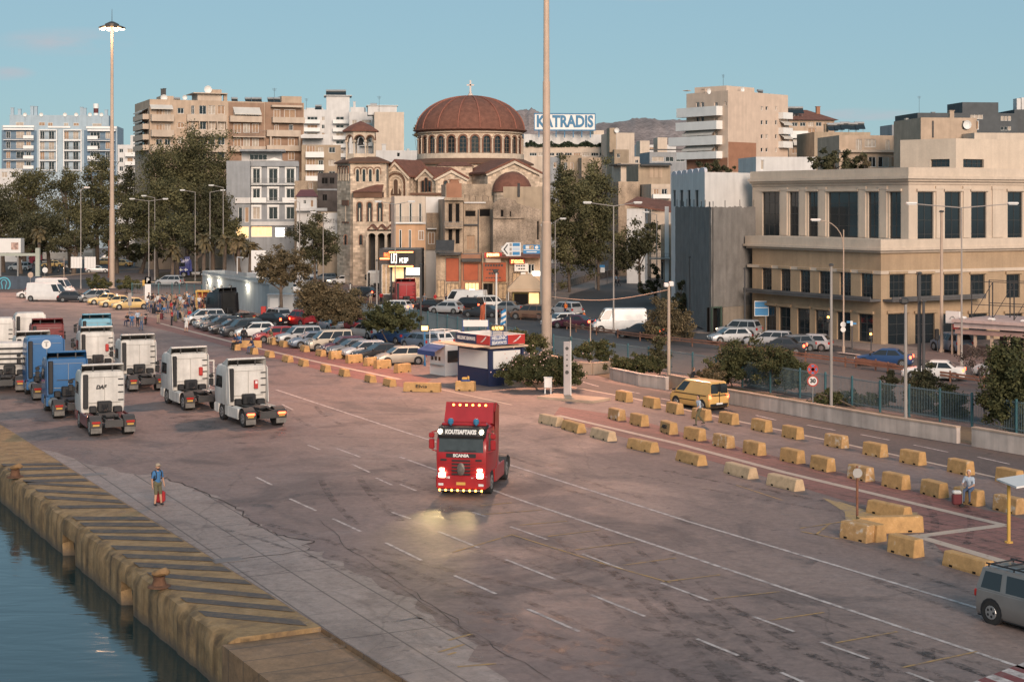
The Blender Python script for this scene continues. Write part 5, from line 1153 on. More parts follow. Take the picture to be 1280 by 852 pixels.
mast(683,443,38,True,'tall floodlight mast rising out of the oleander planter',.43,50000)
# ---- street lamps
LG='street lamps'
def lamp(px,py,yt,label,arms=((-1,2.2),),m=None,r=.09,style='T',lit=False,group=LG):
	g=G(px,py);zt=ZZ(yt,g.y);o=root('street_lamp',g,label,'street lamp',group);mb=MB();m=m or M_pole
	mb.tube(g,g+Vector((0,0,zt)),r,r*.6,8);mb.tube(g,g+Vector((0,0,.5)),r*1.6,r*1.5,8);mb.build('pole',m,o,smooth=True)
	for sx,ln in arms:
		a=MB();tip=g+Vector((sx*ln,0,zt+(.25 if style == 'T' else 0)))
		if style == 'C': pts=[g+Vector((sx*ln*(1-math.cos(t)),0,zt-1.5+(1.5+.8)*math.sin(t))) for t in np.linspace(0,math.pi/2,7)];tip=pts[-1]
		else: pts=[g+Vector((0,0,zt-.05)),tip]
		for p,q in zip(pts,pts[1:]): a.tube(p,q,r*.5,r*.45,6)
		ao=a.build('arm',m,o);h=MB();h.M=Matrix.Translation(tip);h.bbox(min(0,sx*.9),max(0,sx*.9),-.16,.16,-.02,.16,.06);ho=h.build('lamp_head',M_signw,ao)
		q=MB();q.M=h.M;q.box(min(sx*.1,sx*.8),max(sx*.1,sx*.8),-.12,.12,-.06,-.023);q.build('lamp_glass',M_lampon if lit else M_lampglass,ao)
	return o
T2=((-1,2.2),(1,2.2))
for a in ((186,357,251,'twin-arm street lamp at the road bend behind the taxis',T2),(193.5,350,247,'single-arm street lamp just behind the twin-arm one at the road bend',((-1,1.4),)),(101,361,237,'thin street lamp carrying two pale boards near the white vans',((1,.5),)),
		(244,351,240,'street lamp with its arm towards the sea, before the big eucalyptus',((-1,1.7),)),(262.5,352,240,'street lamp with its arm towards the town, before the big eucalyptus',((1,1.7),)),(279,354,234,'tall street lamp beside the grey side house',((-1,1.5),)),
		(374.5,366,253,'slim street lamp between the hut tree and the bell tower',((-1,.5),)),(404,366,268,'street lamp with a short arm in front of the lettered service station board',((-1,1.0),)),(494,384,255,'twin-arm street lamp in front of the peach house',((-1,1.7),(1,1.6))),
		(579,374,258,'street lamp leaning its arm over the derelict corner house',((-1,1.8),)),(767,416,257,'twin-arm street lamp beside the white delivery van',((-1,2.2),(1,2.0))),(821,377,268,'street lamp by the grey roadside shell',((-1,1.0),)),
		(1202,456,259,'twin-arm street lamp before the cornice building',((-1,3.6),(1,3.7))),(744.5,361,272,'slim lamp post in front of the dense street trees',((1,.4),)),(694,374,276,'slim hooked lamp post right behind the central mast',((1,.6),)),(687,372,284,'shorter hooked lamp post touching the central mast',((-1,.5),))):
	lamp(*a)
lamp(1054.5,440,287,'curved-arm street lamp before the cornice building',((-1,2.0),),M_polewarm,.08,'C')
def post(px,py,yt,label,m=None,r=.08,name='pole',cat='pole',top=None,group='poles along the avenue'):
	g=G(px,py);zt=ZZ(yt,g.y);o=root(name,g,label,cat,group);mb=MB();mb.tube(g,g+Vector((0,0,zt)),r,r*.75,8);mb.tube(g,g+Vector((0,0,.25)),r*1.5,r*1.5,8);mb.build('shaft',m or M_pole,o,smooth=True)
	if top == 'cam':
		h=MB();h.M=Matrix.Translation(g+Vector((0,0,zt)));h.bbox(-.35,.15,-.2,.2,-.1,.3,.1);h.build('camera_housing',M_dark,o)
	if top == 'flood':
		h=MB();h.M=Matrix.Translation(g+Vector((0,0,zt)));h.bbox(-.35,-.02,-.2,.2,-.1,.2,.05);h.bbox(.02,.35,-.2,.2,-.05,.3,.05);h.build('floodlight',M_signw,o)
	if top == 'cap': h=MB();h.M=Matrix.Translation(g+Vector((0,0,zt)));h.lathe([(r,-.02),(r*1.6,0),(r*1.2,.12),(.01,.16)],n=8);h.build('cap',M_dark,o)
	return o,g,zt
post(836,481,357,'pale pole with two small floodlights beside the olive tree',M_polewarm,.13,top='flood')
post(1039,523,332,'tall slim pole standing at the white planter wall',M_pole,.10,top='cap');post(1132,536,378,'pale pole with a camera housing at the planter wall',M_pole,.11,top='cam')
post(1149,482,342,'taller of two dark twin poles by the median rail',M_poledark,.14,top='cap');post(1154.5,483,377,'shorter of two dark twin poles by the median rail',M_poledark,.13,top='cap')
post(1177,440,265,'thick pale pole before the cornice building',M_polewarm,.16,top='cap');post(931,418,336,'dark wooden-looking pole in front of the netting',M_poledark,.10,top='cap');post(862,408,322,'dark pole beside the netting and the dark bush',M_poledark,.08,top='cap')
post(526,412,331,'dark thick pole by the teal fence near the neon sign',M_poledark,.12,top='cap');post(471,402,326,'grey pole behind the parked estate car',M_pole,.10,top='cap');post(575,372,305,'dark pole before the dark awning',M_poledark,.1,top='cap')
post(620.5,408,340,'white post with a dark camera before the red notice board',M_signw,.12,top='cam');post(378,388,318,'white post by the container',M_signw,.09,top='cap');post(424,398,356,'short white fence post lamp in the shrubs',M_signw,.08,top='cap');post(438,400,355,'second short white fence post lamp in the shrubs, nearer the kiosks',M_signw,.08,top='cap')
post(136,347,300,'brown wooden post just beside the tall mast',M_rust,.14,top='cap');post(80,360,322,'thin pale post before the white boards',M_polewarm,.06,top='cap')
for k,(px,py,yt) in enumerate(((689,446,393),(713,450,396),(738,455,399))): post(px,py,yt,('pale fence post beside the central mast','pale fence post behind the totem','pale fence post by the low shrubs')[k],M_polewarm,.06,top='cap')
# ---- signs
def sign(px,py,label,parts,cat='sign',m=None,r=.04,name='road_sign',yt=None,group=None):
	"""parts: (shape, x0, y0, x1, y1, material, extra)"""
	g=G(px,py);o=root(name,g,label,cat,group);f=Face(P2(px-5,g.y-.08),P2(px+5,g.y-.08));mb=MB();zt=ZZ(yt if yt else min(p[2] for p in parts),g.y);mb.tube(g,g+Vector((0,0,zt)),r,r,6);mb.build('post',m or M_steel,o)
	for i,(sh,x0,y0,x1,y1,mm,ex) in enumerate(parts):
		a,b,c,d=f.rect(x0,y0,x1,y1);q=MB();q.M=f.M
		if sh == 'o':
			rr=(d-c)/2;cx_,cz=(a+b)/2,(c+d)/2;q.tube((cx_,-.03,cz),(cx_,.0,cz),rr,rr,20)
			so=q.build('sign_face',mm,o)
			if ex == '30':
				q=MB();q.M=f.M;q.tube((cx_,.001,cz),(cx_,.012,cz),rr*.78,rr*.78,20);q.build('white_disc',M_signw,so);text('lettering','30',rr*1.0,pmat(f,cx_,cz,.016),M_ink,so,ext=.003,bold=.02)
			if ex == 'x':
				q=MB();q.M=f.M;q.tube((cx_,.001,cz),(cx_,.012,cz),rr*.78,rr*.78,20)
				q.k=1
				for sg in (1,-1): p=Vector((.707*rr*.8,0,.707*rr*.8*sg));w_=Vector((-.09*sg,0,.09))*rr/.35*.7;cc=Vector((cx_,.016,cz));q.quad(cc-p-w_,cc+p-w_,cc+p+w_,cc-p+w_)
				q.build('blue_disc',[M_signbl,M_red],so)
		else:
			q.box(a,b,-.04,0,c,d);so=q.build('sign_face',mm,o)
			if ex and ex[0] == 'rows':
				q=MB();q.M=f.M
				for (ra,rb_,rc,rd) in ex[2]: q.box(a+(b-a)*ra,a+(b-a)*rb_,.002,.012,d-(d-c)*rd,d-(d-c)*rc)
				q.build('sign_marks',ex[1],so)
			if ex and ex[0] == 'txt': text('lettering',ex[1],ex[3],pmat(f,(a+b)/2,(c+d)/2,.006),ex[2],so,w=(b-a)*ex[4],ext=.004,bold=.01)
	return o
M_rededge=mat('sign_red_edge',(.45,.05,.03),.5,var=.05)
sign(1016,517,'post with a round no-stopping sign above a round 30 speed sign',(('o',1009,454.5,1023,468.5,M_rededge,'x'),('o',1009,469,1023,483,M_rededge,'30')))
rows=lambda n,x0=.08,x1=.92: [(x0,x1-.08*((k*7) % 3),(k+.28)/n,(k+.72)/n) for k in range(n)]
sign(957,416,'blue direction board with pale lettering lines before the cornice building',(('r',943,376,961,395,M_signw,('rows',M_signbl,[(.04,.96,.05,.42),(.04,.96,.47,.95)])),('r',944,379,960,381,M_signw,None),('r',946,387,959.5,389,M_signw,None)),r=.06)
sign(1071.5,659,'rusty post with a round grey sign back, standing in the concrete blocks',(('o',1066.5,585,1077.5,597,M_steel,None),),m=M_rust,r=.05,yt=582)
sign(1054,440,'post with two small round signs by the pavement kerb',(('o',1050.5,402,1057.5,409,M_signw,None),('o',1050.5,408.5,1057.5,415,M_signw,None)),r=.05)
sign(1065,441,'street-name post with small blue plates near the kerb',(('r',1058.5,401,1063,403.5,M_signbl,None),('r',1066,403,1070.5,405.5,M_signbl,None),('r',1063,401,1066,407,M_signw,None)),m=M_poledark,r=.06)
for k,(px,py,yc,lb) in enumerate(((1036,436,396,'traffic light showing amber near the tall slim pole'),(1089,440,417,'traffic light showing amber at the building corner'),(1172,440,418,'traffic light pole with a small blue plate by the dark car'))):
	g=G(px,py);o=root('traffic_light',g,lb,'traffic light','traffic lights');z=ZZ(yc,g.y);q=MB();q.tube(g,g+Vector((0,0,z+.5)),.06,.05,6);q.build('post',M_poledark,o);q=MB();q.M=Matrix.Translation(g+Vector((-.1,-.1,z)));q.bbox(-.17,.17,-.15,.12,-.5,.5,.04);h=q.build('signal_head',M_black,o)
	for j in range(3): l=MB();l.M=q.M;l.tube((0,-.19,.3-.3*j),(0,-.151,.3-.3*j),.1,.1,10);l.build('lens',M_amberlamp if (j == 1 and k < 2) else M_black,h)
sign(162,389,'grey sign plate on a post in front of the taxis',(('r',160,366,164.5,382,M_pole,None),))
sign(184.5,380,'tall parking sign panel with a blue head beside the waiting crowd',(('r',181,346,188.5,375,M_signw,None),('r',181,346,188.5,355,M_signbl,('txt','P',M_signw,.8,.45))),r=.05)
sign(38,371,'round sign seen from behind beside the first white van',(('o',34.8,340,41.5,347,M_polewarm,None),));sign(56,352,'small round white sign by the green gantry',(('o',53,334,59.5,341,M_signw,None),))
sign(179.5,376,'small yellow plate sign beside the parking panel',(('r',178,350,181,357,M_yellow,None),))
for px,lb in ((95,'first of two pale boards on the thin street lamp by the vans'),(112,'second of two pale boards on the thin street lamp by the vans')):
	g=G(101,361);f=Face(P2(px-10,g.y-.15),P2(px+10,g.y-.15));a,b,c,d=f.rect(px-6.5,321,px+7.5,335);q=MB();q.M=f.M;q.box(a,b,-.06,0,c,d);q.k=1
	for i in range(4): q.box(a+(b-a)*(i+.1)/4,a+(b-a)*(i+.16)/4,.001,.02,c+.1,d-.1)
	q.build('notice_board',[M_signw,M_steel],None,label=lb,cat='board')
# gantry direction signs by the shops
go=root('gantry_sign',G(672,383),'large road gantry with a white arrow board and a blue E2 board before the shops','sign');f=Face(P2(620,192),P2(680,192));q=MB();q.M=f.M
a,b,c,d=f.rect(626,303,651,320);h=(d-c)/2;q.extr([(a,c+h),(a+.7,c),(b,c),(b,d),(a+.7,d)],0,.06);bo=q.build('arrow_board',M_signw,go);k=MB();k.M=f.M;k.add([(a+.3,.07,c+h),(a+.75,.07,d-.25),(a+.9,.07,d-.25),(a+.5,.07,c+h),(a+.9,.07,c+.25),(a+.75,.07,c+.25)],[(0,1,2,3),(0,3,4,5)]);k.build('arrow',M_ink,bo)
k=MB();k.M=f.M
for i in range(3): z=c+.12+i*.53;k.box(b-.98,b-.12,.062,.075,z,z+.4,0 if i != 1 else 1);k.box(b-1.35,b-1.08,.062,.075,z,z+.35,2)
k.build('board_marks',[M_signbl,mat('pale_blue_plate',(.42,.5,.6),.5,var=0),M_pole],bo)
a,b,c,d=f.rect(654,306,675,317);q=MB();q.M=f.M;q.box(a,b,0,.06,c,d);bo=q.build('blue_board',M_signbl,go);q=MB();q.M=f.M;q.box(a+.05,b-.05,.062,.07,c+.42,c+.5);q.box(a+.3,a+.7,.062,.072,c+.58,d-.1);q.tube((b-.4,.06,d-.3),(b-.4,.07,d-.3),.2,.2,12);q.box(a+.4,b-.4,.062,.07,c+.15,c+.28);q.build('board_marks',M_signw,bo);text('lettering','E2',.55,pmat(f,(a+b)/2,d-.31,.065),mat('sign_amber',(.6,.33,.05),.5,var=0),bo,ext=.004,bold=.02)
q=MB();q.M=f.M;a,_,c,d=f.rect(676.5,300,678,383);q.tube((a,-.2,0),(a,-.2,d),.14,.12,8);u0=f.rect(626,311,627,312);q.box(u0[0],a,-.25,-.12,u0[2]-.3,u0[2]-.12);q.box(u0[0],a,-.25,-.12,u0[2]+.25,u0[2]+.43);q.build('gantry_frame',M_steel,go)
# ---- shops along the avenue
SG='shops below the derelict houses'
M_neonred=mat('red_neon',(.9,.1,.03),.5,var=0,emit=(1,.16,.04),es=3);M_neonor=mat('orange_neon',(.9,.3,.1),.5,var=0,emit=(1,.25,.07),es=4);M_litsign=mat('lit_yellow_sign',(.9,.6,.2),.5,var=0,emit=(1,.55,.15),es=2.6)
M_goods=mat('glowing_shop_goods',(.35,.25,.17),.8,var=.7,scale=2.5,fine=.5,emit=(1,.62,.3),es=.1)  # faint glow in the goods stands for light inside the shops
def shop(label,x0,x1,Y,yt,m,dep=6): return Bld('shop',label,'shop',x0,Y,x1,Y,dep,yt,m,SG,para=.05)
B=shop('shop with a black neon-edged signboard beside the dark pole',474,527,204,311,M_dark);B.win(490,334,505,352,pane=M_warmlit,nx=2);B.win(507,334,525,344,pane=M_coollit,nx=3);B.win(507,346,525,372,pane=M_goods,nx=2);B.win(477,330,488,368,pane=M_goods,nx=2)
sb=B.band(488,313,519,334,1.0,None,M_black,'signboard');f=B.f;q=MB();q.M=f.M
for y0,y1 in ((314,315.4),(331.6,333)): a,b,c,d=f.rect(487,y0,517,y1);q.box(a,b,1.003,1.06,c,d)
a,b,c,d=f.rect(475,322.5,487,324);q.box(a,b,.1,.2,c,d);q.build('neon_tube',M_neonor,sb)
a,b,c,d=f.rect(489.5,316.5,497,328.5);glyphs('lettering',f,(a,b,c,d),1.004,M_coollit,sb,3,2);glyphs('lettering',f,f.rect(500,322,511,328),1.004,M_coollit,sb,4,3)
a,b,c,d=f.rect(480,316,488.5,321);glyphs('lettering',f,(a,b,c,d),.12,M_neonred,sb,4,4);B.done()
B=shop('shop front with dark red poster panels below the dark awning',545,576,203.5,316,M_old);B.win(557,322,574,352,pane=M_orange,fm=M_dark,nx=1,dep=.08);B.win(546,350,556,372,pane=M_goods,fm=M_dark);B.win(558,354,574,374,pane=M_goods,fm=M_dark,nx=3);B.awn(545,300,568,315,1.6,m=M_dark);B.band(549,316,576,318.5,1.2,None,M_dark,'shop_canopy');B.done()
B=shop('shop with orange poster panels and a lit display',576.5,602,203.3,318,M_brickr);B.win(579,329,598,351,pane=M_orange,fm=M_dark,nx=1,dep=.08);B.win(581,353,599,372,pane=M_warmlit,fm=M_dark,nx=4);B.band(577,323,602,327,.8,None,M_dark,'shop_canopy');B.done()
B=shop('shop with a big red notice board and a lit lettered sign',602.5,636,202.8,317,M_tan);B.win(604,354,616,374,pane=M_void,fm=M_dark);B.win(618,354,634,374,pane=M_goods,fm=M_dark,nx=3)
sb=B.band(604,328,632.5,351.5,.4,None,M_orange,'notice_board');q=MB();q.M=B.f.M
for i,(y,x0,x1) in enumerate(((331.5,606,631),(337,608,626),(341.5,611,625),(347,607,629))): a,b,c,d=B.f.rect(x0,y-(1.4 if i in (0,2) else .7),x1,y+(1.4 if i in (0,2) else .7));[q.box(a+k*.34,a+k*.34+.25,.401,.42,c,d) for k in range(int((b-a)/.34))]
q.build('painted_letters',M_dark,sb);sb=B.band(607,321.5,626,328,.7,None,M_polewarm,'fascia');a,b,c,d=B.f.rect(608.5,316.5,624.5,321);q=MB();q.M=B.f.M;q.box(a-.3,b+.3,.5,.8,c-.1,d+.1);lb=q.build('lit_sign_box',M_red,B.root);text('lettering','PERMER',.55,pmat(B.f,(a+b)/2,(c+d)/2,.81),M_litsign,lb,w=b-a,ext=.02,bold=.03);B.done()
B=shop('shop under a red tiled lean-to with a lit orange sign and a white board',636.5,678,202.4,322,M_old);B.win(640,341,652,372,pane=M_goods,fm=M_dark);B.win(660,330,668,342,pane=M_glass);sb=B.band(643,329,660,339,.4,None,M_signw,'white_board');q=MB();q.M=B.f.M
for y,x0,x1 in ((332,645,658),(335.8,648,657)): a,b,c,d=B.f.rect(x0,y-.8,x1,y+.8);[q.box(a+k*.3,a+k*.3+.22,.401,.42,c,d) for k in range(int((b-a)/.3))]
q.build('painted_letters',M_ink,sb);sb=B.band(637,323.5,656,329.5,.6,None,M_red,'lit_sign_box');a,b,c,d=B.f.rect(639,324.3,655,328.7);glyphs('lettering',B.f,(a,b,c,d),.604,M_litsign,sb,9,5)
B.band(651,340,657,345,.5,None,M_signw,'air_conditioner');B.band(665,339,675,344.5,.3,None,M_coollit,'shop_light');B.done()
t_=MB();f=Face(P2(612,203),P2(678,202));t_.M=f.M;z=ZZ(322,202.5);z2=ZZ(317,204);t_.add([(0,1.2,z),(f.L,1.2,z),(f.L,-1,z2),(0,-1,z2),(0,1.2,z+.15),(f.L,1.2,z+.15),(f.L,-1,z2+.15),(0,-1,z2+.15)],[(0,1,2,3),(4,5,6,7),(0,1,5,4),(0,3,7,4)]);t_.build('lean_to_roof',M_tile,B.root)
# market kiosk with pyramid canopy
g=P2(658,196);ko=root('market_kiosk',(*g,0),'square street kiosk under a tan pyramid canopy before the shops','kiosk');q=MB();q.M=Matrix.Translation((*g,0));z0,z1=ZZ(360,196),ZZ(343,196)
q.loft([[(-2.3,-2,z0),(2.3,-2,z0),(2.3,2,z0),(-2.3,2,z0)],[(-.7,-.6,z1),(.7,-.6,z1),(.7,.6,z1),(-.7,.6,z1)]]);q.box(-2.3,2.3,-2,2,z0-.35,z0-.003);q.build('canopy',mat('tan_canvas',(.48,.35,.24),.9,var=.1),ko);q=MB();q.M=Matrix.Translation((*g,0));q.box(-1.7,1.7,-1.4,1.4,0,z0-.36);q.build('body',mat('olive_kiosk_paint',(.20,.15,.05),.7,var=.3),ko)
q=MB();q.M=Matrix.Translation((*g,0));q.box(.3,1.5,-1.46,-1.403,.9,z0-.5);q.build('display',M_warmlit,ko);q=MB();q.M=Matrix.Translation((*g,0));q.box(-1.5,.2,-1.46,-1.403,.5,z0-.6);q.build('hatch',M_void,ko)
for x,y in ((-2.2,-1.9),(2.2,-1.9),(2.2,1.9),(-2.2,1.9)): q=MB();q.M=Matrix.Translation((*g,0));q.tube((x,y,0),(x,y,z0-.36),.05,.05,6);q.build('post',M_signw,ko)
# warm light spilling from the lit shops
for px,z,e in ((515,3,70),(590,2.6,110),(660,2.6,100),(340,3,80)):
	l=bpy.data.lights.new('shop_lamp','POINT');l.energy=e;l.color=(1,.62,.32);l.shadow_soft_size=.4;lo=bpy.data.objects.new('shop_lamp',l);col.objects.link(lo);lo.location=(*P2(px,199),z)
# ---- kiosks in the yard
ko=root('ticket_kiosk',(-1.2,116.5,0),'navy and white ferry ticket kiosk with a red and blue lettered roof band','kiosk');kc0=P2(612.7,114);kl=kc0+Vector((-2.42,3.3));kr=kc0+Vector((2.35,1.72));f1,f2=Face(kl,kc0),Face(kc0,kr)
zb,zs=2.72,3.62;bk=kl+(kr-kc0);q=MB();pts=[kl,kc0,kr,bk];q.prism([(p.x,p.y) for p in pts],0,zb);q.build('body',M_navy,ko)
for f in (f1,f2):
	q=MB();q.M=f.M;q.box(.25,f.L-.3,.004,.06,1.25,2.5);q.build('shutter_panel',M_signw,ko);q=MB();q.M=f.M;q.box(f.L-.18,f.L-.01,.004,.09,.02,zb-.02);q.build('corner_post',M_navy,ko)
q=MB();c_=sum(pts,Vector((0,0)))/4;P1=[c_+(p-c_)*1.16 for p in pts];q.prism([(p.x,p.y) for p in P1],zb+.003,zb+.12);q.M=f1.M;q.box(-1.2,f1.L+.1,.1,1.5,zb+.123,zb+.2);q.build('canopy',mat('tan_roof_panel',(.46,.33,.24),.8,var=.15),ko)
P1=[c_+(p-c_)*1.05 for p in pts];g1,g2=Face(P1[0],P1[1]),Face(P1[1],P1[2])
q=MB();q.M=None
for i in range(4):
	p,n_=P1[i],P1[(i+1) % 4];a,b=c_+(p-c_)*.95,c_+(n_-c_)*.95;q.loft([[(*p,zb+.21),(*n_,zb+.21),(*b,zb+.21),(*a,zb+.21)],[(*p,zs),(*n_,zs),(*b,zs),(*a,zs)]])
bo=q.build('roof_band',M_signw,ko)
for f,red,tx in ((g1,.62,'HELLENIC SEAWAYS'),(g2,.5,'HELLENIC\nSEAWAYS')):
	q=MB();q.M=f.M;sp_=f.L*red;q.box(.005,sp_-.003,.003,.04,zb+.23,zs-.01,0);q.box(sp_,f.L-.005,.003,.042,zb+.23,zs-.01,1);po=q.build('band_panel',[M_navy if f is g1 else M_blueaw,M_red],bo)
	text('lettering',tx,.34,pmat(f,sp_/2,(zb+zs)/2+.1,.045),M_signw,po,w=sp_*.86,ext=.004,bold=.012)
	k=MB();k.M=f.M;x=(sp_+f.L)/2;k.add([(x-.35,.05,zb+.35),(x-.05,.05,zb+.42),(x+.3,.05,zb+.75),(x+.05,.05,zb+.6)],[(0,1,2,3)]);k.add([(x-.1,.05,zb+.5),(x+.35,.05,zb+.82),(x+.42,.05,zb+.78),(x+.1,.05,zb+.5)],[(0,1,2,3)]);k.build('bird_emblem',M_signw,po)
q=MB();q.prism([(*(c_+(p-c_)*.93),) for p in P1],zb+.2,zb+.26);q.build('roof',M_roofing,ko)
q=MB();fz=Face(P2(612,116.5),P2(632,116.5));a,b,c,d=fz.rect(613,406,631,413.5);q.M=fz.M;q.box(a,b,-.15,0,c,d);so=q.build('lit_sign_box',M_black,ko);a2,b2,c2_,d2=fz.rect(615,407.8,629,412);glyphs('lettering',fz,(a2,b2,c2_,d2),.004,M_litsign,so,8,6)
q=MB();q.M=fz.M;q.box(a+.1,a+.16,-.1,-.04,2.9,c);q.box(b-.16,b-.1,-.1,-.04,2.9,c);q.build('sign_leg',M_blueaw,ko)
o=root('sign_frame',G(594,462),'white board on two blue posts behind the ferry kiosk','board');fz=Face(P2(575,122),P2(613,122));a,b,c,d=fz.rect(579,400,610,408);q=MB();q.M=fz.M;q.box(a,b,-.06,0,c,d);q.build('board',M_signw,o)
for x in (a,b): q=MB();q.M=fz.M;q.box(x-.06,x+.06,-.12,-.003,0,d);q.build('post',M_blueaw,o)
ko=root('ticket_kiosk',(*P2(556,123),0),'small white ticket kiosk with a blue awning, next to the ferry kiosk','kiosk');k0=P2(556.5,121);kl=k0+Vector((-1.25,1.7));kr=k0+Vector((1.1,.8));f1,f2=Face(kl,k0),Face(k0,kr);bk=kl+(kr-k0);q=MB();q.prism([(p.x,p.y) for p in (kl,k0,kr,bk)],0,2.35);q.build('body',M_signw,ko)
q=MB();q.M=f1.M;q.add([(-.2,.02,2.3),(f1.L+.1,.02,2.3),(f1.L+.1,1.0,1.9),(-.2,1.0,1.9),(-.2,1.0,1.55),(f1.L+.1,1.0,1.55)],[(0,1,2,3),(3,2,5,4)]);q.build('awning',M_blueaw,ko)
for x in (.35,.85,1.35): q=MB();q.M=f1.M;q.box(x-.13,x+.13,.003,.03,1.1,1.4);q.build('window',M_glass,ko)
q=MB();q.M=f1.M;q.box(.2,f1.L-.2,.003,.25,.75,.8);q.build('shelf',M_steel,ko);q=MB();q.M=f2.M;q.box(.2,f2.L-.1,.003,.03,1.0,1.9);q.build('window',M_glass,ko)
q=MB();z=2.36
for p in (kl,k0,kr,bk): q.tube((*p,z),(*p,z+1.0),.035,.035,6)
for p,n_ in ((kl,k0),(k0,kr),(kr,bk),(bk,kl)): q.tube((*p,z+1.0),(*n_,z+1.0),.035,.035,6)
q.build('roof_frame',M_signw,ko)
o,g,zt=post(531,457,414,'blue post with a lit yellow sign by the small white kiosk',M_signbl,.06,'lit_sign','sign',None,None);q=MB();q.M=Matrix.Translation(g+Vector((0,0,zt)));q.box(-.34,.34,-.09,.09,0,.52);b_=q.build('sign_box',M_black,o);q=MB();q.M=Matrix.Translation(g+Vector((0,0,zt)));q.box(-.26,.26,-.12,-.093,.08,.44);q.build('lit_face',M_litsign,b_)
# ---- toll hut and neighbours on the quay side
B=Bld('port_office','low pale blue-grey port office hut with a flat roof and lit doorways','building',253,212,336,187,3,341,M_blue1,free=True)
B.z1=4.2;B.m=mat('pale_bluegrey_render',(.33,.37,.39),.9,var=.12,streak=.2);B.win(257.5,352,260,385,nx=1,pane=M_void);B.win(266,358,269.5,388,nx=1,pane=M_shutter);B.win(275,356,278,372,nx=1,pane=M_glass);B.win(286,356,290,368,nx=1);B.band(254,341,348,344,.15,None,M_wall,'parapet') if 0 else None
for u in (3.5,8,20):
	q=MB();q.M=B.f.M;q.bbox(u-.2,u+.2,.003,.25,3.1,3.3,.05);q.build('wall_lamp',M_coollit,B.root);l=bpy.data.lights.new('wall_lamp','POINT');l.energy=90;l.color=(1,.82,.6);l.shadow_soft_size=.15;lo=bpy.data.objects.new('wall_lamp',l);col.objects.link(lo);lo.location=B.f.M @ Vector((u,.6,2.9))
q=MB();q.M=B.f.M;q.box(-.15,B.f.L+.15,-.05,.15,3.6,3.8);q.build('roof_slab',B.m,B.root);q=MB();q.M=B.f.M;q.path([(9,-2,4.1),(9,-2,6.2),(11.5,-2,6.2)],.06);q.box(13,17,-4,-2,3.7,4.4);q.build('roof_pipes',M_signw,B.root);B.done()
o=root('site_container',(*P2(350,184),0),'white site container beside the port office hut','container');f=Face(P2(334,184),P2(367,184));q=MB();q.M=f.M;q.bbox(0,f.L,-2.4,0,.1,2.5,.05)
for i in range(14): q.box(.1+i*f.L/14,.16+i*f.L/14,0,.025,.2,2.4)
q.build('body',M_tin,o);q=MB();q.M=f.M;q.box(.3,1.3,.026,.06,.2,2.2);q.build('door',M_signw,o);q=MB();q.M=f.M;q.box(-.05,f.L+.05,-2.45,.05,2.503,2.62);q.build('roof',M_tin,o)
o=root('phone_box',(*P2(254,199),0),'yellow framed booth at the corner of the port office hut','booth');q=MB();q.M=Matrix.Translation((*P2(254,199),0))
for x in (-.75,0,.75): q.box(x-.06,x+.06,-.6,-.5,0,2.1);q.box(x-.06,x+.06,.5,.6,0,2.1)
q.box(-.82,.82,-.62,.62,2.103,2.3);q.box(-.8,.8,-.6,.6,0,.1);q.build('frame',M_yellow,o);q=MB();q.M=Matrix.Translation((*P2(254,199),0));q.box(-.7,.7,.45,.49,.1,2.1);q.build('panel',M_orange,o)
q=MB();q.M=Matrix.Translation((*P2(329.5,180),0));q.bbox(-.28,.28,-.3,.3,0,1.5,.05);q.build('red_cabinet',M_red,None,label='red cabinet between the black tractor unit and the container',cat='cabinet')
o=root('billboard',(*P2(323,212),0),'blank white billboard box behind the port office hut','billboard');f=Face(P2(314,212),P2(332,212));a,b,c,d=f.rect(314,313,332,338);q=MB();q.M=f.M;q.box(a,b,-.6,0,c,d);q.build('panel',M_signw,o);q=MB();q.M=f.M;q.tube(((a+b)/2,-.3,0),((a+b)/2,-.3,c),.15,.15,8);q.build('post',M_steel,o)
# far west: gantry, lit container, blue hoarding with emblem
o=root('pipe_gantry',(*P2(30,268),0),'pale green pipe gantry with a thick upright by the blue hoarding','gantry');q=MB();f=Face(P2(-40,268),P2(50,268));q.M=f.M;z=ZZ(316.5,268);x=f.uz(47,340)[0];q.box(0,x+.3,-.5,0,z-.45,z);q.build('beam',mat('pale_green_paint',(.36,.38,.33),.7,var=.15),o);q=MB();q.M=f.M;q.box(x-.35,x+.35,-.45,.1,0,ZZ(310,268));q.build('upright',MATS['pale_green_paint'],o)
o=root('lit_booth',(*P2(10,275),0),'white billboard box with a small picture panel above the green gantry','billboard');f=Face(P2(-20,275),P2(26,275));a,b,c,d=f.rect(-20,298,26,316);q=MB();q.M=f.M;q.box(a,b,-2,0,c,d);q.build('body',M_signw,o);q=MB();q.M=f.M;a,b,c2_,d2=f.rect(14,303,23,312);q.box(a,b,.003,.05,c2_,d2);q.build('picture_panel',mat('picture_panel',(.45,.3,.25),.6,var=.6,scale=2),o);q=MB();q.M=f.M
for x in (2.5,5.5): q.tube((x,-1,0),(x,-1,c),.15,.15,8)
q.build('stand',M_steel,o)
o=root('hoarding_wall',(*P2(0,245),0),'dark blue-grey hoarding with a round cyan emblem','wall');f=Face(P2(-60,246),P2(52,244));a,b,c,d=f.rect(-60,345,52,364);q=MB();q.M=f.M;q.box(0,f.L,-.15,0,0,d);q.build('panel',mat('slate_hoarding',(.07,.09,.12),.8,var=.2,scale=1,streak=.2),o);q=MB();q.M=f.M;u,z=f.uz(5,355);rr=1.0
q.loft([[(u+(rr+dr)*math.cos(t),dd,z+(rr+dr)*math.sin(t)) for t in np.linspace(0,2*math.pi,25)] for dr,dd in ((-.1,.01),(-.1,.04),(.1,.04),(.1,.01))],None,False,False)
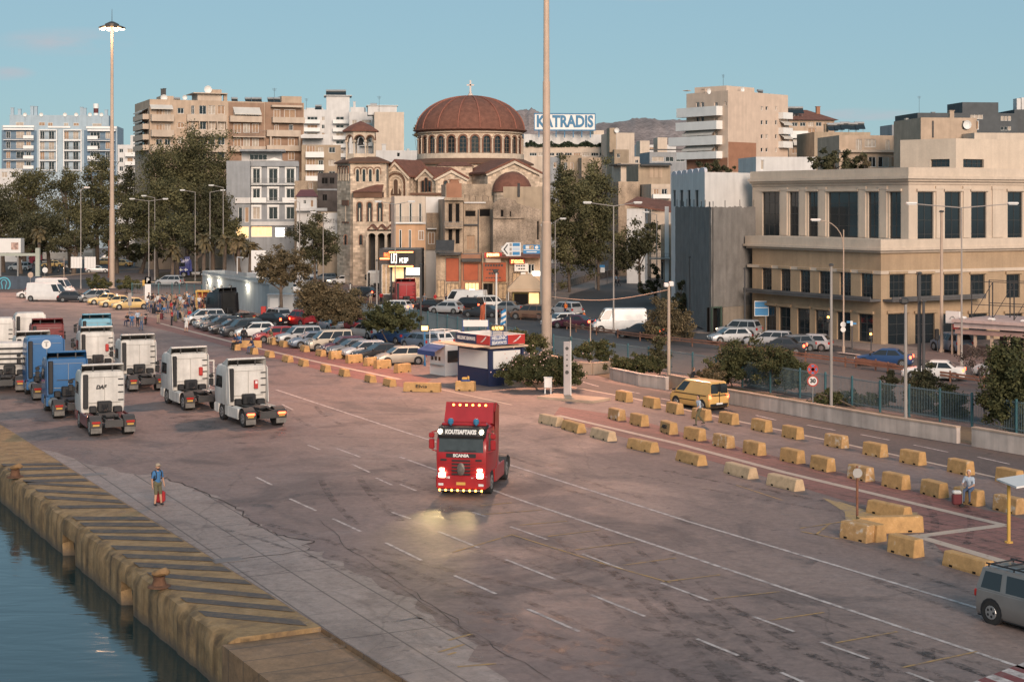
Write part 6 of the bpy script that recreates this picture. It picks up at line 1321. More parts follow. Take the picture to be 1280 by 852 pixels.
for sg in (-1,1): q.path([(u+sg*.25,.03,z-.75),(u+sg*.3,.03,z-.2),(u+sg*.45,.03,z+.2),(u+sg*.3,.03,z+.55),(u,.03,z+.68)],.09,5)
q.build('emblem',M_ltblue,o)
# ---- low wall, fences, planters, rails
def wallrun(name,label,cat,pts,h,t,m,cap=None,group=None):
	P=[G(*p) for p in pts];mb=MB()
	for a,b in zip(P,P[1:]):
		d=(b-a).normalized();n=Vector((-d.y,d.x,0))*t/2;mb.loft([[a+n,a-n,a-n+Vector((0,0,h)),a+n+Vector((0,0,h))],[b+n,b-n,b-n+Vector((0,0,h)),b+n+Vector((0,0,h))]])
		if cap: e=n*1.25;z0_,z1_=Vector((0,0,h+.003)),Vector((0,0,h+.09));mb.k=1;mb.loft([[a+e+z0_,a-e+z0_,a-e+z1_,a+e+z1_],[b+e+z0_,b-e+z0_,b-e+z1_,b+e+z1_]]);mb.k=0
	return mb.build(name,[m,cap] if cap else m,None,label=label,cat=cat,group=group)
M_plw=mat('whitewashed_planter',(.56,.47,.42),.9,var=.25,streak=.35);M_planter2=mat('tan_planter_wall',(.44,.33,.25),.9,var=.2,streak=.2)
wallrun('planter_wall','long whitewashed planter wall beside the port road, below the shrubs','wall',[(905,503),(1000,520),(1100,538),(1198,554)],.85,.3,M_plw,M_planter2)
wallrun('planter_wall','short whitewashed planter wall at the dark gap by the leaning tree','wall',[(1217,557),(1262,565),(1650,630)],.95,.3,M_plw,M_planter2)
wallrun('planter_wall','curved tan planter wall behind the totem','wall',[(688,457),(715,466),(740,468),(762,466),(764,462)],.8,.3,M_planter2,M_planter2)
wallrun('planter_wall','grey-white planter wall holding the low clipped shrub','wall',[(764,474),(800,482),(834,487)],.8,.3,M_plw,M_plw)
wallrun('planter_wall','tan planter wall behind the yellow van','wall',[(838,485),(870,492),(903,500)],.9,.3,M_planter2,M_planter2)
wallrun('low_wall','low tan wall behind the waiting crowd','wall',[(178,378),(215,377),(255,381)],.9,.3,M_planter2)
sheet('planting_bed',[(700,455),(764,474),(834,486),(905,502),(1050,528),(1200,553),(1400,585),(1400,568),(1215,535),(1000,499),(895,480),(760,459),(692,449)],.02,M_earth)
def fence(label,pts,h,m,post_every,bars,group,name='fence',mesh=None):
	P=[G(*p) for p in pts];c=P[len(P) // 2];o=root(name,c,label,'fence' if name == 'fence' else 'guard rail',group);pm,rm=[],MB()
	for a,b in zip(P,P[1:]):
		L_=(b-a).length;d=(b-a)/L_;k=max(1,round(L_/post_every));f=MX(a,d,Vector((-d.y,d.x,0)),(0,0,1));rm.M=f
		if bars:
			for z in (.25,h-.12): rm.box(0,L_,-.02,.02,z,z+.05)
			nb=int(L_/bars)
			for i in range(nb): x=L_*i/nb;rm.box(x-.011,x+.011,-.008,.008,.12,h)
		else:
			for z in (h-.16,h*.5): rm.box(0,L_,-.05,.04,z,z+.13)
		for i in range(k): pm.append((f,L_*i/k))
	rm.build('rail_panel',mesh or m,o)
	for f,x in pm[:100]: q=MB();q.M=f;q.box(x-.05,x+.05,-.05,.05,0,h+.1);q.build('post',m,o)
	return o
M_teal=mat('teal_fence_paint',(.06,.15,.17),.6,var=.2);M_mesh=mat('fence_wire_teal',(.15,.20,.22),.6,var=.15)
fence('teal wire fence between the port road shrubs and the avenue',[(692,447),(760,457),(895,478),(1000,497),(1100,515),(1215,533),(1330,553)],1.9,M_teal,3.0,.13,'port fences',mesh=M_mesh)
fence('teal screened fence behind the car park',[(300,383),(430,397),(512,408),(572,421),(660,440)],1.9,M_teal,3.0,.10,'port fences',mesh=M_mesh)
fence('blue-grey railing behind the low tan wall and the crowd',[(165,371),(215,371),(262,375)],1.9,M_teal,2.0,.22,'port fences',mesh=M_mesh)
M_gr=mat('rusted_guard_rail',(.22,.11,.075),.8,var=.3,scale=1.5,streak=.2)
fence('rusty median guard rail along the avenue',[(440,377),(532,387),(677,402),(720,415),(800,426),(900,437),(1007,452),(1110,466),(1230,484),(1330,500)],.75,M_gr,4.0,0,'median rails','guard_rail')
fence('short rusty upper rail beside the dark blue saloon',[(1070,459),(1120,467)],.8,M_gr,3.0,0,'median rails','guard_rail')
M_rubble=stonemat('rubble_wall',(.30,.24,.2),(.2,.16,.14),1.2,.4)
wallrun('low_wall','low rubble stone wall under the dense trees on the side street','wall',[(694,363),(712,358),(735,351),(762,345),(782,342)],1.1,.5,M_rubble)
g=G(797,351);o=root('waste_container',g,'dark grey ribbed waste container beside the side street','container');q=MB();q.M=Matrix.Translation(g);q.bbox(-1.5,1.5,-.9,.9,.1,2.7,.06);[q.box(-1.4+.4*k,-1.32+.4*k,-.95,-.9,.2,2.6) for k in range(8)];q.build('body',M_greyr,o);q=MB();q.M=Matrix.Translation(g);q.bbox(-1.6,1.6,-1,1,2.703,2.9,.05);q.build('lid',M_dgrey,o)
g=G(752,355);o=root('bus_stop',g,'small bus stop with a blue and white plate under the dense trees','bus stop');q=MB();[q.tube(g+Vector((x,0,0)),g+Vector((x,0,2.6)),.05,.05,6) for x in (-.8,.9)];q.build('post',M_poledark,o);q=MB();q.M=Matrix.Translation(g);q.box(-.7,.5,-.1,.0,2.7,3.1);q.k=1;q.box(-.2,.5,-.1,.0,1.9,2.69);q.build('plate',[M_signbl,M_signw],o)
# ---- yard furniture
g=G(709,497);wallrun('totem_plinth','low pale concrete plinth under the totem pillar','plinth',[(683,496),(752,502)],.16,2.2,mat('plinth_concrete',(.42,.31,.23),.9,var=.25))
o=root('totem_pillar',(g.x,g.y,.17),'slim grey-white totem pillar with faint dark marks','sign');f=Face(P2(704.5,g.y),P2(713,g.y));zt=ZZ(427,g.y);q=MB();q.M=f.M;q.bbox(0,f.L,-.18,0,.17,zt,.02);q.build('slab',mat('totem_grey',(.42,.38,.38),.6,var=.15,streak=.2),o);q=MB();q.M=f.M;q.box(f.L+.003,f.L+.06,-.2,.02,.17,zt+.03);q.build('edge_profile',M_signw,o);q=MB();q.M=f.M;c_=f.L/2
for z,r_ in ((zt-.45,.12),(zt-.9,.05),(zt-1.2,.06),(zt-1.6,.07),(zt-2.05,.13)): q.tube((c_,.001,z),(c_,.012,z),r_,r_,10)
q.build('painted_marks',M_dark,o)
g=G(685,492);o=root('electric_cabinet',g,'small white electric cabinet on legs beside the oleander planter','cabinet');q=MB();q.M=Matrix.Translation(g);q.bbox(-.27,.27,-.15,.15,.42,1.1,.03);q.box(-.3,.3,-.18,.18,1.103,1.15);q.build('box',M_signw,o)
for x in (-.2,.2): q=MB();q.M=Matrix.Translation(g);q.box(x-.04,x+.04,-.05,.05,0,.42);q.build('leg',M_signw,o)
g=G(672,478);q=MB();q.lathe([(3.05,0),(3.05,.38),(2.75,.38),(2.75,.05)],g,36,cap=False);q.build('round_planter',M_planter2,None,label='round low planter kerb holding the oleander bush',cat='planter');MB().lathe([(2.76,.3),(.01,.32)],g,30,cap=False).build('planter_soil',M_earth,kind='structure')
g=G(1261,678);o=root('shelter_post',g,'yellow post carrying a flat white roof panel at the path end','shelter');zt=ZZ(605,g.y);q=MB();q.tube(g,g+Vector((0,0,zt)),.07,.07,8);q.tube(g,g+Vector((0,0,.06)),.16,.16,10);q.build('post',M_yellow,o);q=MB();q.M=Matrix.Translation(g+Vector((0,0,zt))) @ Matrix.Rotation(.12,4,'Z');q.add([(-.1,-.9,0),(2.6,-.9,.35),(2.6,.9,.35),(-.1,.9,0),(-.1,-.9,.07),(2.6,-.9,.42),(2.6,.9,.42),(-.1,.9,.07)],[(0,1,2,3),(4,5,6,7),(0,1,5,4),(1,2,6,5),(2,3,7,6),(3,0,4,7)]);q.build('roof_panel',M_signw,o)
# pavilion at the right edge with a steel truss on its roof
o=root('roadside_pavilion',(*P2(1245,136),0),'open roadside pavilion with pale posts, a pink-white roof edge and rooftop steel frame','building');f=Face(P2(1196,138),P2(1330,131));zt=ZZ(402,138);q=MB();q.M=f.M;q.box(0,f.L,-7,.5,zt-.45,zt);q.box(-.1,f.L,-7.1,.7,zt+.003,zt+.25);q.build('roof',mat('pink_white_fascia',(.48,.38,.36),.8,var=.15,streak=.2),o);q=MB();q.M=f.M;q.box(.3,f.L,-7,-6.8,0,zt-.46);q.box(.3,f.L,-.2,0,0,.9);q.build('back_wall',mat('pavilion_dark',(.055,.04,.04),.9,var=.4),o);q=MB();q.M=f.M;q.box(0,f.L,-.2,.3,zt-1.0,zt-.6);q.build('beam',mat('pinkish_beam',(.30,.20,.18),.8,var=.25),o)
for i in range(7): q=MB();q.M=f.M;x=.2+i*1.55;q.box(x-.09,x+.09,-.15,.1,0,zt-1.003);q.build('post',M_polewarm,o)
q=MB();q.M=f.M;zt2=ZZ(352,138)
for i in range(5): x=.3+i*2;q.box(x-.04,x+.04,-2,-1.92,zt+.25,zt2);q.box(x-.04,x+.04,-5,-4.92,zt+.25,zt2);q.tube((x,-2,zt+.3),(x+2,-2,zt2),.03,.03,4)
for z in (zt2-.05,zt+1.4): q.box(.3,9,-2,-1.94,z,z+.06);q.box(.3,9,-5,-4.94,z,z+.06)
q.build('steel_frame',M_dark,o);q=MB();q.M=f.M
for x in (.6,3.3,6.3): q.bbox(x-.3,x+.3,-.2,.3,zt+.26,zt+.5,.1)
q.build('roof_lamps',M_signw,o)
o=root('hanging_sign',(*P2(1190,139),0),'white square sign box with a faint grey mark at the pavilion corner','sign');f=Face(P2(1182,139),P2(1199,138));a,b,c,d=f.rect(1182,389,1199,404);q=MB();q.M=f.M;q.box(a,b,-.25,0,c,d);bo=q.build('sign_box',M_signw,o);q=MB();q.M=f.M;u=(a+b)/2;z=(c+d)/2;q.path([(u-.25,.01,z-.15),(u-.1,.01,z+.05),(u+.1,.01,z+.1),(u+.25,.01,z-.1)],.04,4);q.build('mark',M_pole,bo);q=MB();q.M=f.M;q.box(a+.5,a+.62,-.2,-.1,0,c);q.box(a+.7,b,-.2,-.05,c-.5,c-.05,1);q.build('post',[M_polewarm,M_red],o)
# cable between the pale pole and the mast; flags
q=MB();a,b=At(836,362,G(836,481).y),At(690,371,137);pts=[a.lerp(b,t)-Vector((0,0,.5*math.sin(math.pi*t))) for t in np.linspace(0,1,12)];q.path(pts,.045,5);q.build('overhead_cable',M_polewarm,None,label='pale overhead cable from the floodlight pole to the central mast',cat='cable')
for px,py,yt,m1,lb in ((607,440,362,M_neonred and M_orange,'orange flag hanging on a thin pole behind the ferry kiosk'),(633,445,368,M_signbl,'blue and white flag hanging on a thin pole behind the ferry kiosk')):
	o,g,zt=post(px,py,yt,lb,M_steel,.035,'flag_pole','flag',None,None);q=MB();vs=[(g.x-.05-.45*u+.04*math.sin(v*5),g.y-.02+.08*math.sin(u*7+v*2),g.z+zt-1.2-v*1.5-.25*u) for v in np.linspace(0,1,7) for u in np.linspace(0,1,5)]
	for i in range(6):
		for j in range(4): q.add([vs[i*5+j],vs[i*5+j+1],vs[i*5+6+j],vs[i*5+5+j]],[(0,1,2,3)],(i % 2) if m1 is M_signbl else 0)
	q.build('flag',[m1,M_signw],o)
# bollards on the quay
for (px,py,lb) in ((19,596,'rusty mooring bollard near the corner where the stripes begin'),(199,733,'rusty mooring bollard in the middle of the striped quay edge')):
	g=G(px,py);o=root('mooring_bollard',g,lb,'bollard','mooring bollards');q=MB();q.lathe([(.40,0),(.40,.04),(.25,.08),(.2,.26),(.21,.36)],g,14);q.build('base',mat('bollard_rust',(.12,.06,.035),.9,var=.4,scale=4),o,smooth=True);q=MB();q.M=Matrix.Translation(g+Vector((0,0,.36))) @ Matrix.Rotation(DYAW+.6,4,'Z') @ Matrix.Scale(.78,4);q.loft([[(x,r_*math.cos(t),h_+r_*.75*math.sin(t)) for t in np.linspace(0,2*math.pi,12)[:-1]] for x,r_,h_ in ((-.34,.05,.06),(-.3,.16,.1),(0,.25,.14),(.3,.24,.24),(.48,.16,.22),(.52,.05,.2))]);q.build('head',mat('bollard_ochre',(.24,.14,.065),.8,var=.4,scale=3),o,smooth=True)
q=MB();c_=G(284,700);q.M=MX((*c_.xy,.012),QD,QN,(0,0,1));q.box(-.35,.35,-.55,.55,0,.012);q.build('steel_cover_plate',mat('cover_plate_steel',(.2,.18,.175),.6,metal=.3,var=.3),None,label='grey steel cover plate sunk in the apron',cat='cover plate')
q=MB();c_=G(118,593);q.M=MX((*c_.xy,.012),QD,QN,(0,0,1));q.box(-.35,.35,-.5,.5,0,.012);q.build('steel_cover_plate',mat('cover_plate_steel',(.2,.18,.175),.6,metal=.3,var=.3),None,label='grey steel cover plate beside the first stripes',cat='cover plate')
# ================================================================ concrete blocks
def blockmat(name,c,chip,wear):
	m=bpy.data.materials.new(name);m.use_nodes=True;MATS[name]=m;t=m.node_tree;b=t.nodes['Principled BSDF'];ln=t.links.new
	g=t.nodes.new('ShaderNodeTexCoord');oi=t.nodes.new('ShaderNodeObjectInfo');ad=t.nodes.new('ShaderNodeVectorMath');sc_=t.nodes.new('ShaderNodeVectorMath');sc_.operation='SCALE';sc_.inputs['Scale'].default_value=37;cb=t.nodes.new('ShaderNodeCombineXYZ')
	for i in range(3): ln(oi.outputs['Random'],cb.inputs[i])
	ln(cb.outputs[0],sc_.inputs[0]);ln(g.outputs['Object'],ad.inputs[0]);ln(sc_.outputs[0],ad.inputs[1])
	n=t.nodes.new('ShaderNodeTexNoise');n.inputs['Scale'].default_value=2.6;n.inputs['Detail'].default_value=8;n.inputs['Roughness'].default_value=.72;ln(ad.outputs[0],n.inputs['Vector'])
	cr=t.nodes.new('ShaderNodeValToRGB');ln(n.outputs['Fac'],cr.inputs[0]);e=cr.color_ramp.elements;c=lin(c);e[0].position=.30;e[0].color=(*[x*.62 for x in c],1);e[1].position=.66-wear;e[1].color=(*lin(chip),1);x=e.new(.60-wear);x.color=(*c,1)
	ln(cr.outputs[0],b.inputs['Base Color']);bp=t.nodes.new('ShaderNodeBump');bp.inputs['Strength'].default_value=.4;bp.inputs['Distance'].default_value=.03;ln(n.outputs['Fac'],bp.inputs['Height']);ln(bp.outputs[0],b.inputs['Normal']);b.inputs['Roughness'].default_value=.85
	return m
M_by=blockmat('yellow_block_paint',(.49,.285,.115),(.50,.36,.23),0);M_bw=blockmat('chipped_block_paint',(.45,.265,.115),(.52,.43,.34),.06);M_bc=blockmat('cream_block_paint',(.54,.38,.235),(.42,.31,.21),.02)
def make_block(Ln,H,Wb,Wt):
	o_=MB();n=5;c=.10;h=.09
	prof=lambda k,s: [(-Wb/2*k,0),(-Wb/2*k,.08),(-Wt/2*k,H-.04),(-Wt/2*k+.04,H-(.02 if s else 0)),(Wt/2*k-.04,H-(.02 if s else 0)),(Wt/2*k,H-.04),(Wb/2*k,.08),(Wb/2*k,0)]
	xs=[(-Ln/2,.96,1),(-Ln/2+.03,1,0),(Ln/2-.03,1,0),(Ln/2,.96,1)]
	o_.loft([[(x,y,z) for y,z in prof(k,s)] for x,k,s in xs]);return o_
BSH={'tall': (1.35,.66,.58,.44),'long': (2.1,.52,.62,.40),'mid': (1.25,.52,.55,.40),'xl': (2.6,.62,.62,.44)}
BP={}
for k,a in BSH.items():
	o=make_block(*a).build('block_proto',M_by,None,base=False);mk(o)
	for sx in (-.28,.28):
		for sy in (1,-1): q=MB();x=sx*a[0];y0,y1=sorted((sy*(a[2]/2-.12),sy*(a[2]/2+.004)));q.bbox(x-.10,x+.10,y0,y1,.002,.11,.02);n=q.build('lifting_slot',M_void,None,base=False);n.parent=o
	BP[k]=proto(o)
ORD=('first','second','third','fourth','fifth','sixth','seventh','eighth','ninth','tenth','eleventh','twelfth','thirteenth')
r9=random.Random(31)
def block(px,py,kind,m,label,group,yaw=None):
	t=dup(BP[kind]);o=t[0];o.name='concrete_block';g=G(px,py);o.location=(g.x,g.y,0);o.rotation_euler=(0,0,(DYAW if yaw is None else R(yaw))+r9.gauss(0,.05));mk(o,label,'barrier',group);o.material_slots[0].link='OBJECT';o.material_slots[0].material=m;return t
for i,(x,y) in enumerate(((780,501),(814.5,509),(843.5,516),(877,524),(911,529),(952,538),(991,547),(1045.5,558),(1094,569),(1141,579),(1201,591),(1262,603))): block(x,y,'tall',M_bw if i == 7 else M_by,ORD[i]+' yellow block along the port road edge, counting from the totem','blocks along the port road')
for i,(x,y,m) in enumerate(((771,524,M_bw),(799,531,M_by),(836,541,M_by),(868.5,549,M_by),(904.5,558,M_bw),(943,567,M_by),(990.5,577,M_by),(1028.5,587,M_by),(1076,599,M_bw),(1120,609,M_by),(1168,619,M_by),(1211,629,M_by),(1261,639,M_bw))): block(x,y,'tall',m,ORD[i]+' block of the middle row beside the red path, from the totem'+(', with black scrawl' if i == 2 else ''),'blocks beside the red path')
for i,(x,y,m) in enumerate(((689,530,M_bc),(717,538,M_by),(754,548,M_bc),(803.5,562,M_by),(864,578,M_by),(926,594,M_bc),(981.5,609,M_bc))): block(x,y,'long',m,ORD[i]+(' long cream' if m is M_bc else ' long yellow')+' block on the yard side of the red path','long blocks on the yard side')
for x,y,k,m,yw,lb in ((1111.5,644,'long',M_by,-62,'long yellow block topping the cluster at the rusty sign post'),(1112,664,'xl',M_by,14,'long yellow block lying across the end of the cluster'),(1072,674,'tall',M_bw,-58,'chipped yellow block at the foot of the rusty sign post'),(1086,673,'tall',M_by,-58,'plain yellow block pressed behind the chipped one at the sign post'),(1132,692,'tall',M_by,-61,'single yellow block at the corner of the cream path line'),(1211,712,'long',M_by,-60,'long yellow block behind the grey off-roader')): block(x,y,k,m,lb,'blocks at the path end',yw)
for i,(x,y) in enumerate(((337,446),(359.5,452),(379.5,457),(407,464),(430.5,469.5),(463,477),(487,482))): block(x,y,'mid',M_by,ORD[i]+' yellow block on the yard side of the path before the parked cars','blocks on the yard side before the cars')
for i,(x,y) in enumerate(((354.5,433),(381,439),(401,444.5),(421,448),(442.5,453),(464.5,456.5),(478,460),(503,465))): block(x,y,'mid' if i < 3 else 'tall',M_by,ORD[i]+' yellow block at the noses of the parked cars','blocks at the noses of the parked cars',None if i < 3 else 40)
for x,y,k,m,yw,lb in ((528,489,'xl',M_by,-12,'long yellow block with black scrawl before the small white kiosk'),(582,488,'tall',M_by,-14,'yellow block with a blue and yellow object on it before the ferry kiosk'),(309,434,'xl',M_by,4,'large yellow block behind the seated men'),(295,437,'mid',M_by,-63,'yellow block under the pair of seated men'),(317,442,'mid',M_by,-63,'yellow block under the man in dark blue'),(341,430,'tall',M_by,-63,'yellow block under the man in olive by the red hatchback')): block(x,y,k,m,lb,'blocks at the seating spot',yw)
def scrawl(px,py,z,yaw,sx,body,nrm=1,size=.34): pass
for (px,py,yw,hw,w_,h_) in ((836,541,math.degrees(DYAW),.27,.62,.34),(528,489,-12,.30,.8,.22)):
	g=G(px,py);a=R(yw);u=Vector((math.cos(a),math.sin(a),0));n=Vector((math.sin(a),-math.cos(a),0))
	if n.dot(-g) < 0: n,=(-n,)
	if u.x < 0: u=-u
	s=text('scrawl','AEK' if px == 836 else 'Elvis',.3,MX(g+n*(hw+.0)+Vector((0,0,.38)),u,Vector((0,0,1))-n*.08,n),M_ink,None,w=w_,ext=.03);c=[o for o in bpy.data.objects if o.name.startswith('concrete_block') and (o.location-g).length < .01][0];s.parent=c;s.matrix_parent_inverse=c.matrix_basis.inverted()
q=MB();g=G(582,488)+Vector((0,0,.66));q.M=Matrix.Translation(g);q.bbox(-.3,.3,-.2,.2,0,.12,.02,0);q.bbox(-.25,.1,-.18,.18,.122,.26,.03,1);q.bbox(.12,.26,-.12,.12,.122,.34,.03,1);q.build('work_bag',[M_blueaw,M_yellow],None,label='blue and yellow bag lying on the block by the ferry kiosk',cat='bag')
# ================================================================ vehicles
def cpaint(name,c,metal=.0,rough=.38): return mat('paint_'+name,c,rough,metal=metal,var=.10,scale=1.4,coat=.35)
CP={k: cpaint(k,c,m_) for k,c,m_ in (('white',(.62,.61,.60),0),('silver',(.42,.42,.43),.3),('grey',(.16,.17,.18),.3),('dark',(.035,.038,.045),.2),('black',(.014,.014,.017),0),('red',(.30,.022,.026),0),('blue',(.02,.055,.15),.1),('greyblue',(.16,.20,.26),.3),
									('taxi',(.62,.42,.17),0),('purple',(.07,.02,.035),.1),('yellow',(.60,.36,.12),0),('brown',(.16,.10,.07),.2),('gold',(.40,.36,.30),.3))}
def wheel(par,x,y,r,w,rimm=M_rim,name='wheel',n=18):
	t=MB();t.tube((x,y-w/2,r),(x,y+w/2,r),r,r,n);o=t.build(name,M_rubber,par,smooth=True);s=1 if y > 0 else -1
	q=MB();q.tube((x,y+s*(w/2-.02),r),(x,y+s*(w/2+.012),r),r*.64,r*.58,n)
	for k in range(5): a=k*2*math.pi/5;q.tube((x+r*.34*math.cos(a),y+s*(w/2+.01),r+r*.34*math.sin(a)),(x+r*.34*math.cos(a),y+s*(w/2+.016),r+r*.34*math.sin(a)),r*.13,r*.13,6,1)
	q.build('rim',[rimm,M_black],o);return o
KIND={  # L, W, H, belt, ws base, ws top, rear top, rear base, nose z, hood z, tail z, wheel r
	'hatch': (4.05,1.72,1.47,.93,1.10,.30,-1.45,-1.92,.66,.90,.90,.31),'sedan': (4.5,1.75,1.43,.92,1.05,.25,-1.05,-1.70,.66,.88,.98,.31),
	'estate': (4.5,1.75,1.47,.94,1.12,.35,-1.78,-2.12,.66,.90,.92,.31),'suv': (4.3,1.78,1.72,1.06,1.10,.45,-1.75,-2.05,.82,1.04,1.05,.36),
	'van': (4.0,1.70,1.84,1.06,1.42,.62,-1.90,-1.97,.78,1.02,1.06,.32),'bigvan': (5.5,1.95,2.45,1.25,2.15,1.45,-2.65,-2.73,.85,1.2,1.25,.35),'jeep': (3.6,1.62,1.70,1.03,.78,.50,-1.60,-1.74,.88,1.02,1.03,.36),
	'minivan': (4.4,1.80,1.68,1.0,1.55,.55,-1.75,-2.1,.72,.97,1.0,.32)}
def make_car(kind,blind=False):
	L_,W,H,belt,wb,wt,rt,rb,nz_,hz,tz,wr=KIND[kind];h=L_/2;hw=W/2;o=root(kind+'_car')
	b=MB();st=[(-h,.38,tz-.28,.80),(-h+.05,.27,tz-.08,.93),(-h+.22,.22,tz,.985),(rb+.05,.2,max(tz,belt-.02),1),(-.4,.2,belt,1),(wb-.1,.2,belt,1),(wb+.25,.2,hz,.99),(h-.35,.22,hz-.10,.96),(h-.10,.25,nz_+.04,.90),(h,.34,nz_-.12,.76)]
	rings=[]
	for x,zl,zh,k in st:
		y=hw*k;m_=zl+(zh-zl)*.55;rings.append([(x,-y*.9,zl),(x,-y*.985,zl+.1),(x,-y,m_),(x,-y*.96,zh-.06),(x,-y*.86,zh),(x,y*.86,zh),(x,y*.96,zh-.06),(x,y,m_),(x,y*.985,zl+.1),(x,y*.9,zl)])
	b.loft(rings);y0,y1=hw*.93,hw*.74;zb=belt-.03
	# roof with rounded edges and pillars
	c=[(rb,y0,zb),(wb,y0,zb),(wt,y1,H-.06),(rt,y1,H-.06)]
	P=lambda s: [(x,s*y,z) for x,y,z in c]
	A_,B_=P(1),P(-1);b.add(A_+B_,[(0,1,2,3),(7,6,5,4),(0,3,7,4),(1,5,6,2)])
	b.loft([[(rt+.0,-y1,H-.06),(wt,-y1,H-.06),(wt,y1,H-.06),(rt,y1,H-.06)],[(rt+.10,-y1*.86,H),(wt-.16,-y1*.86,H),(wt-.16,y1*.86,H),(rt+.10,y1*.86,H)]])
	b.build('body',CP['white'],o,smooth=True)
	lerp=lambda p,q,t: tuple(p[i]+(q[i]-p[i])*t for i in range(3))
	def pane(nm,q4,e,u0=0.,u1=1.,v0=.08,v1=.88):
		a,b_,c_,d=q4;f=lambda u,v: Vector(lerp(lerp(a,b_,u),lerp(d,c_,u),v));n=(Vector(b_)-Vector(a)).cross(Vector(d)-Vector(a)).normalized()*.006
		if n.dot(f((u0+u1)/2,.5)-Vector((-.4,0,1))) < 0: n=-n
		g=MB();g.quad(*[f(u,v)+n for u,v in ((u0+e,v0),(u1-e,v0),(u1-e,v1),(u0+e,v1))]);g.build(nm,M_carglass,o)
	if kind == 'bigvan': cuts=[(.80,.975)]
	elif blind: cuts=[(.74,.97)]
	else: cuts=[(.03,.27),(.29,.60),(.62,.96)] if kind in ('estate','suv','van','minivan') else ([(.07,.38),(.47,.94)] if kind == 'jeep' else [(.10,.50),(.53,.96)])
	for q4 in (A_,B_):
		for u0,u1 in cuts: pane('side_window',q4,0,u0,u1)
	pane('windscreen',(A_[1],B_[1],B_[2],A_[2]),.04)
	if kind != 'bigvan': pane('rear_window',(A_[0],B_[0],B_[3],A_[3]),.07,v0=.2 if kind != 'sedan' else .1)
	k=MB();k.box(-h+.1,h-.12,-hw*.9,hw*.9,.16,.24);k.build('underbody',M_black,o)
	for x0,x1,y,z0,z1 in ((-h-.02,-h+.12,.86,.28,.48),(h-.14,h+.01,.8,.26,.42)): k=MB();k.bbox(x0,x1,-hw*y,hw*y,z0,z1,.04);k.build('bumper',M_black,o)
	k=MB();k.box(h-.06,h+.006,-hw*.4,hw*.4,nz_-.24,nz_-.12);k.build('grille',M_black,o)
	ax=(h-.78,-h+.72)
	for x in ax:
		for s in (1,-1):
			q=MB();q.tube((x,s*(hw*.75),wr+.02),(x,s*(hw+.004),wr+.02),wr*1.17,wr*1.17,16);q.build('wheel_arch',M_black,o);wheel(o,x,s*(hw-.085),wr,.20)
	for s in (1,-1):
		q=MB();q.add([(h-.10,s*hw*.88,nz_-.06),(h+.004,s*hw*.72,nz_-.14),(h+.008,s*hw*.45,nz_-.12),(h-.06,s*hw*.48,nz_+.035),(h-.2,s*hw*.92,nz_+.035)],[(0,1,2,3,4)]);q.tube((h-.05,s*hw*.64,nz_-.06),(h+.014,s*hw*.64,nz_-.07),.075,.07,8);q.build('headlight',M_lampglass,o)
		q=MB();zt=tz if kind not in ('van','bigvan','jeep') else belt;q.bbox(-h-.012,-h+.16,min(s*hw*.74,s*hw*.965),max(s*hw*.74,s*hw*.965),zt-.30,zt-.06,.03);q.build('tail_light',M_redlamp,o)
		q=MB();q.bbox(wb-.18,wb-.02,min(s*(hw-.02),s*(hw+.16)),max(s*(hw-.02),s*(hw+.16)),belt-.02,belt+.13,.03);q.build('mirror',M_black,o)
	for x in (-h-.018,h+.012): q=MB();q.box(x-.006,x+.006,-.26,.26,.40,.51);q.build('number_plate',M_signw,o)
	return o
CAR={k: proto(make_car(k)) for k in KIND};CAR['panelvan']=proto(make_car('van',True))
r8=random.Random(12)
CARN={'suv': 'suv','bigvan': 'delivery_van','van': 'small_van','panelvan': 'small_van','jeep': 'jeep','minivan': 'minivan'}
def car(px,py,kind,colr,head,label,lights=None,taxi=False,group=None,z=0):
	t=dup(CAR[kind]);o=t[0];o.name='taxi' if taxi else CARN.get(kind,'parked_car' if group and 'parked' in group else 'car');g=G(px,py);o.location=(g.x,g.y,z);o.rotation_euler=(0,0,R(head+r8.gauss(0,1.2)))
	mk(o,label,'taxi' if taxi else ('van' if 'van' in kind else 'car'),group);paint(t,('body',),CP[colr]);paint(t,('bumper',),CP[colr] if kind in ('sedan','hatch','estate') and colr not in ('silver',) else M_black)
	if lights in ('tail','both'): paint(t,('tail_light',),M_redlit)
	if lights in ('head','both'): paint(t,('headlight',),M_headlit)
	if taxi: q=MB();H=KIND[kind][2];q.bbox(-.12,.12,-.3,.3,H+.002,H+.2,.03);s=q.build('taxi_sign',M_signw,None);s.parent=o;s.location=(0,0,H)
	return t
PK='cars parked in rows by the barriers';PB='cars parked nose to the kiosk road';PT='taxis and cars parked under the mast';AV='traffic on the avenue';FW='traffic on the far bend'
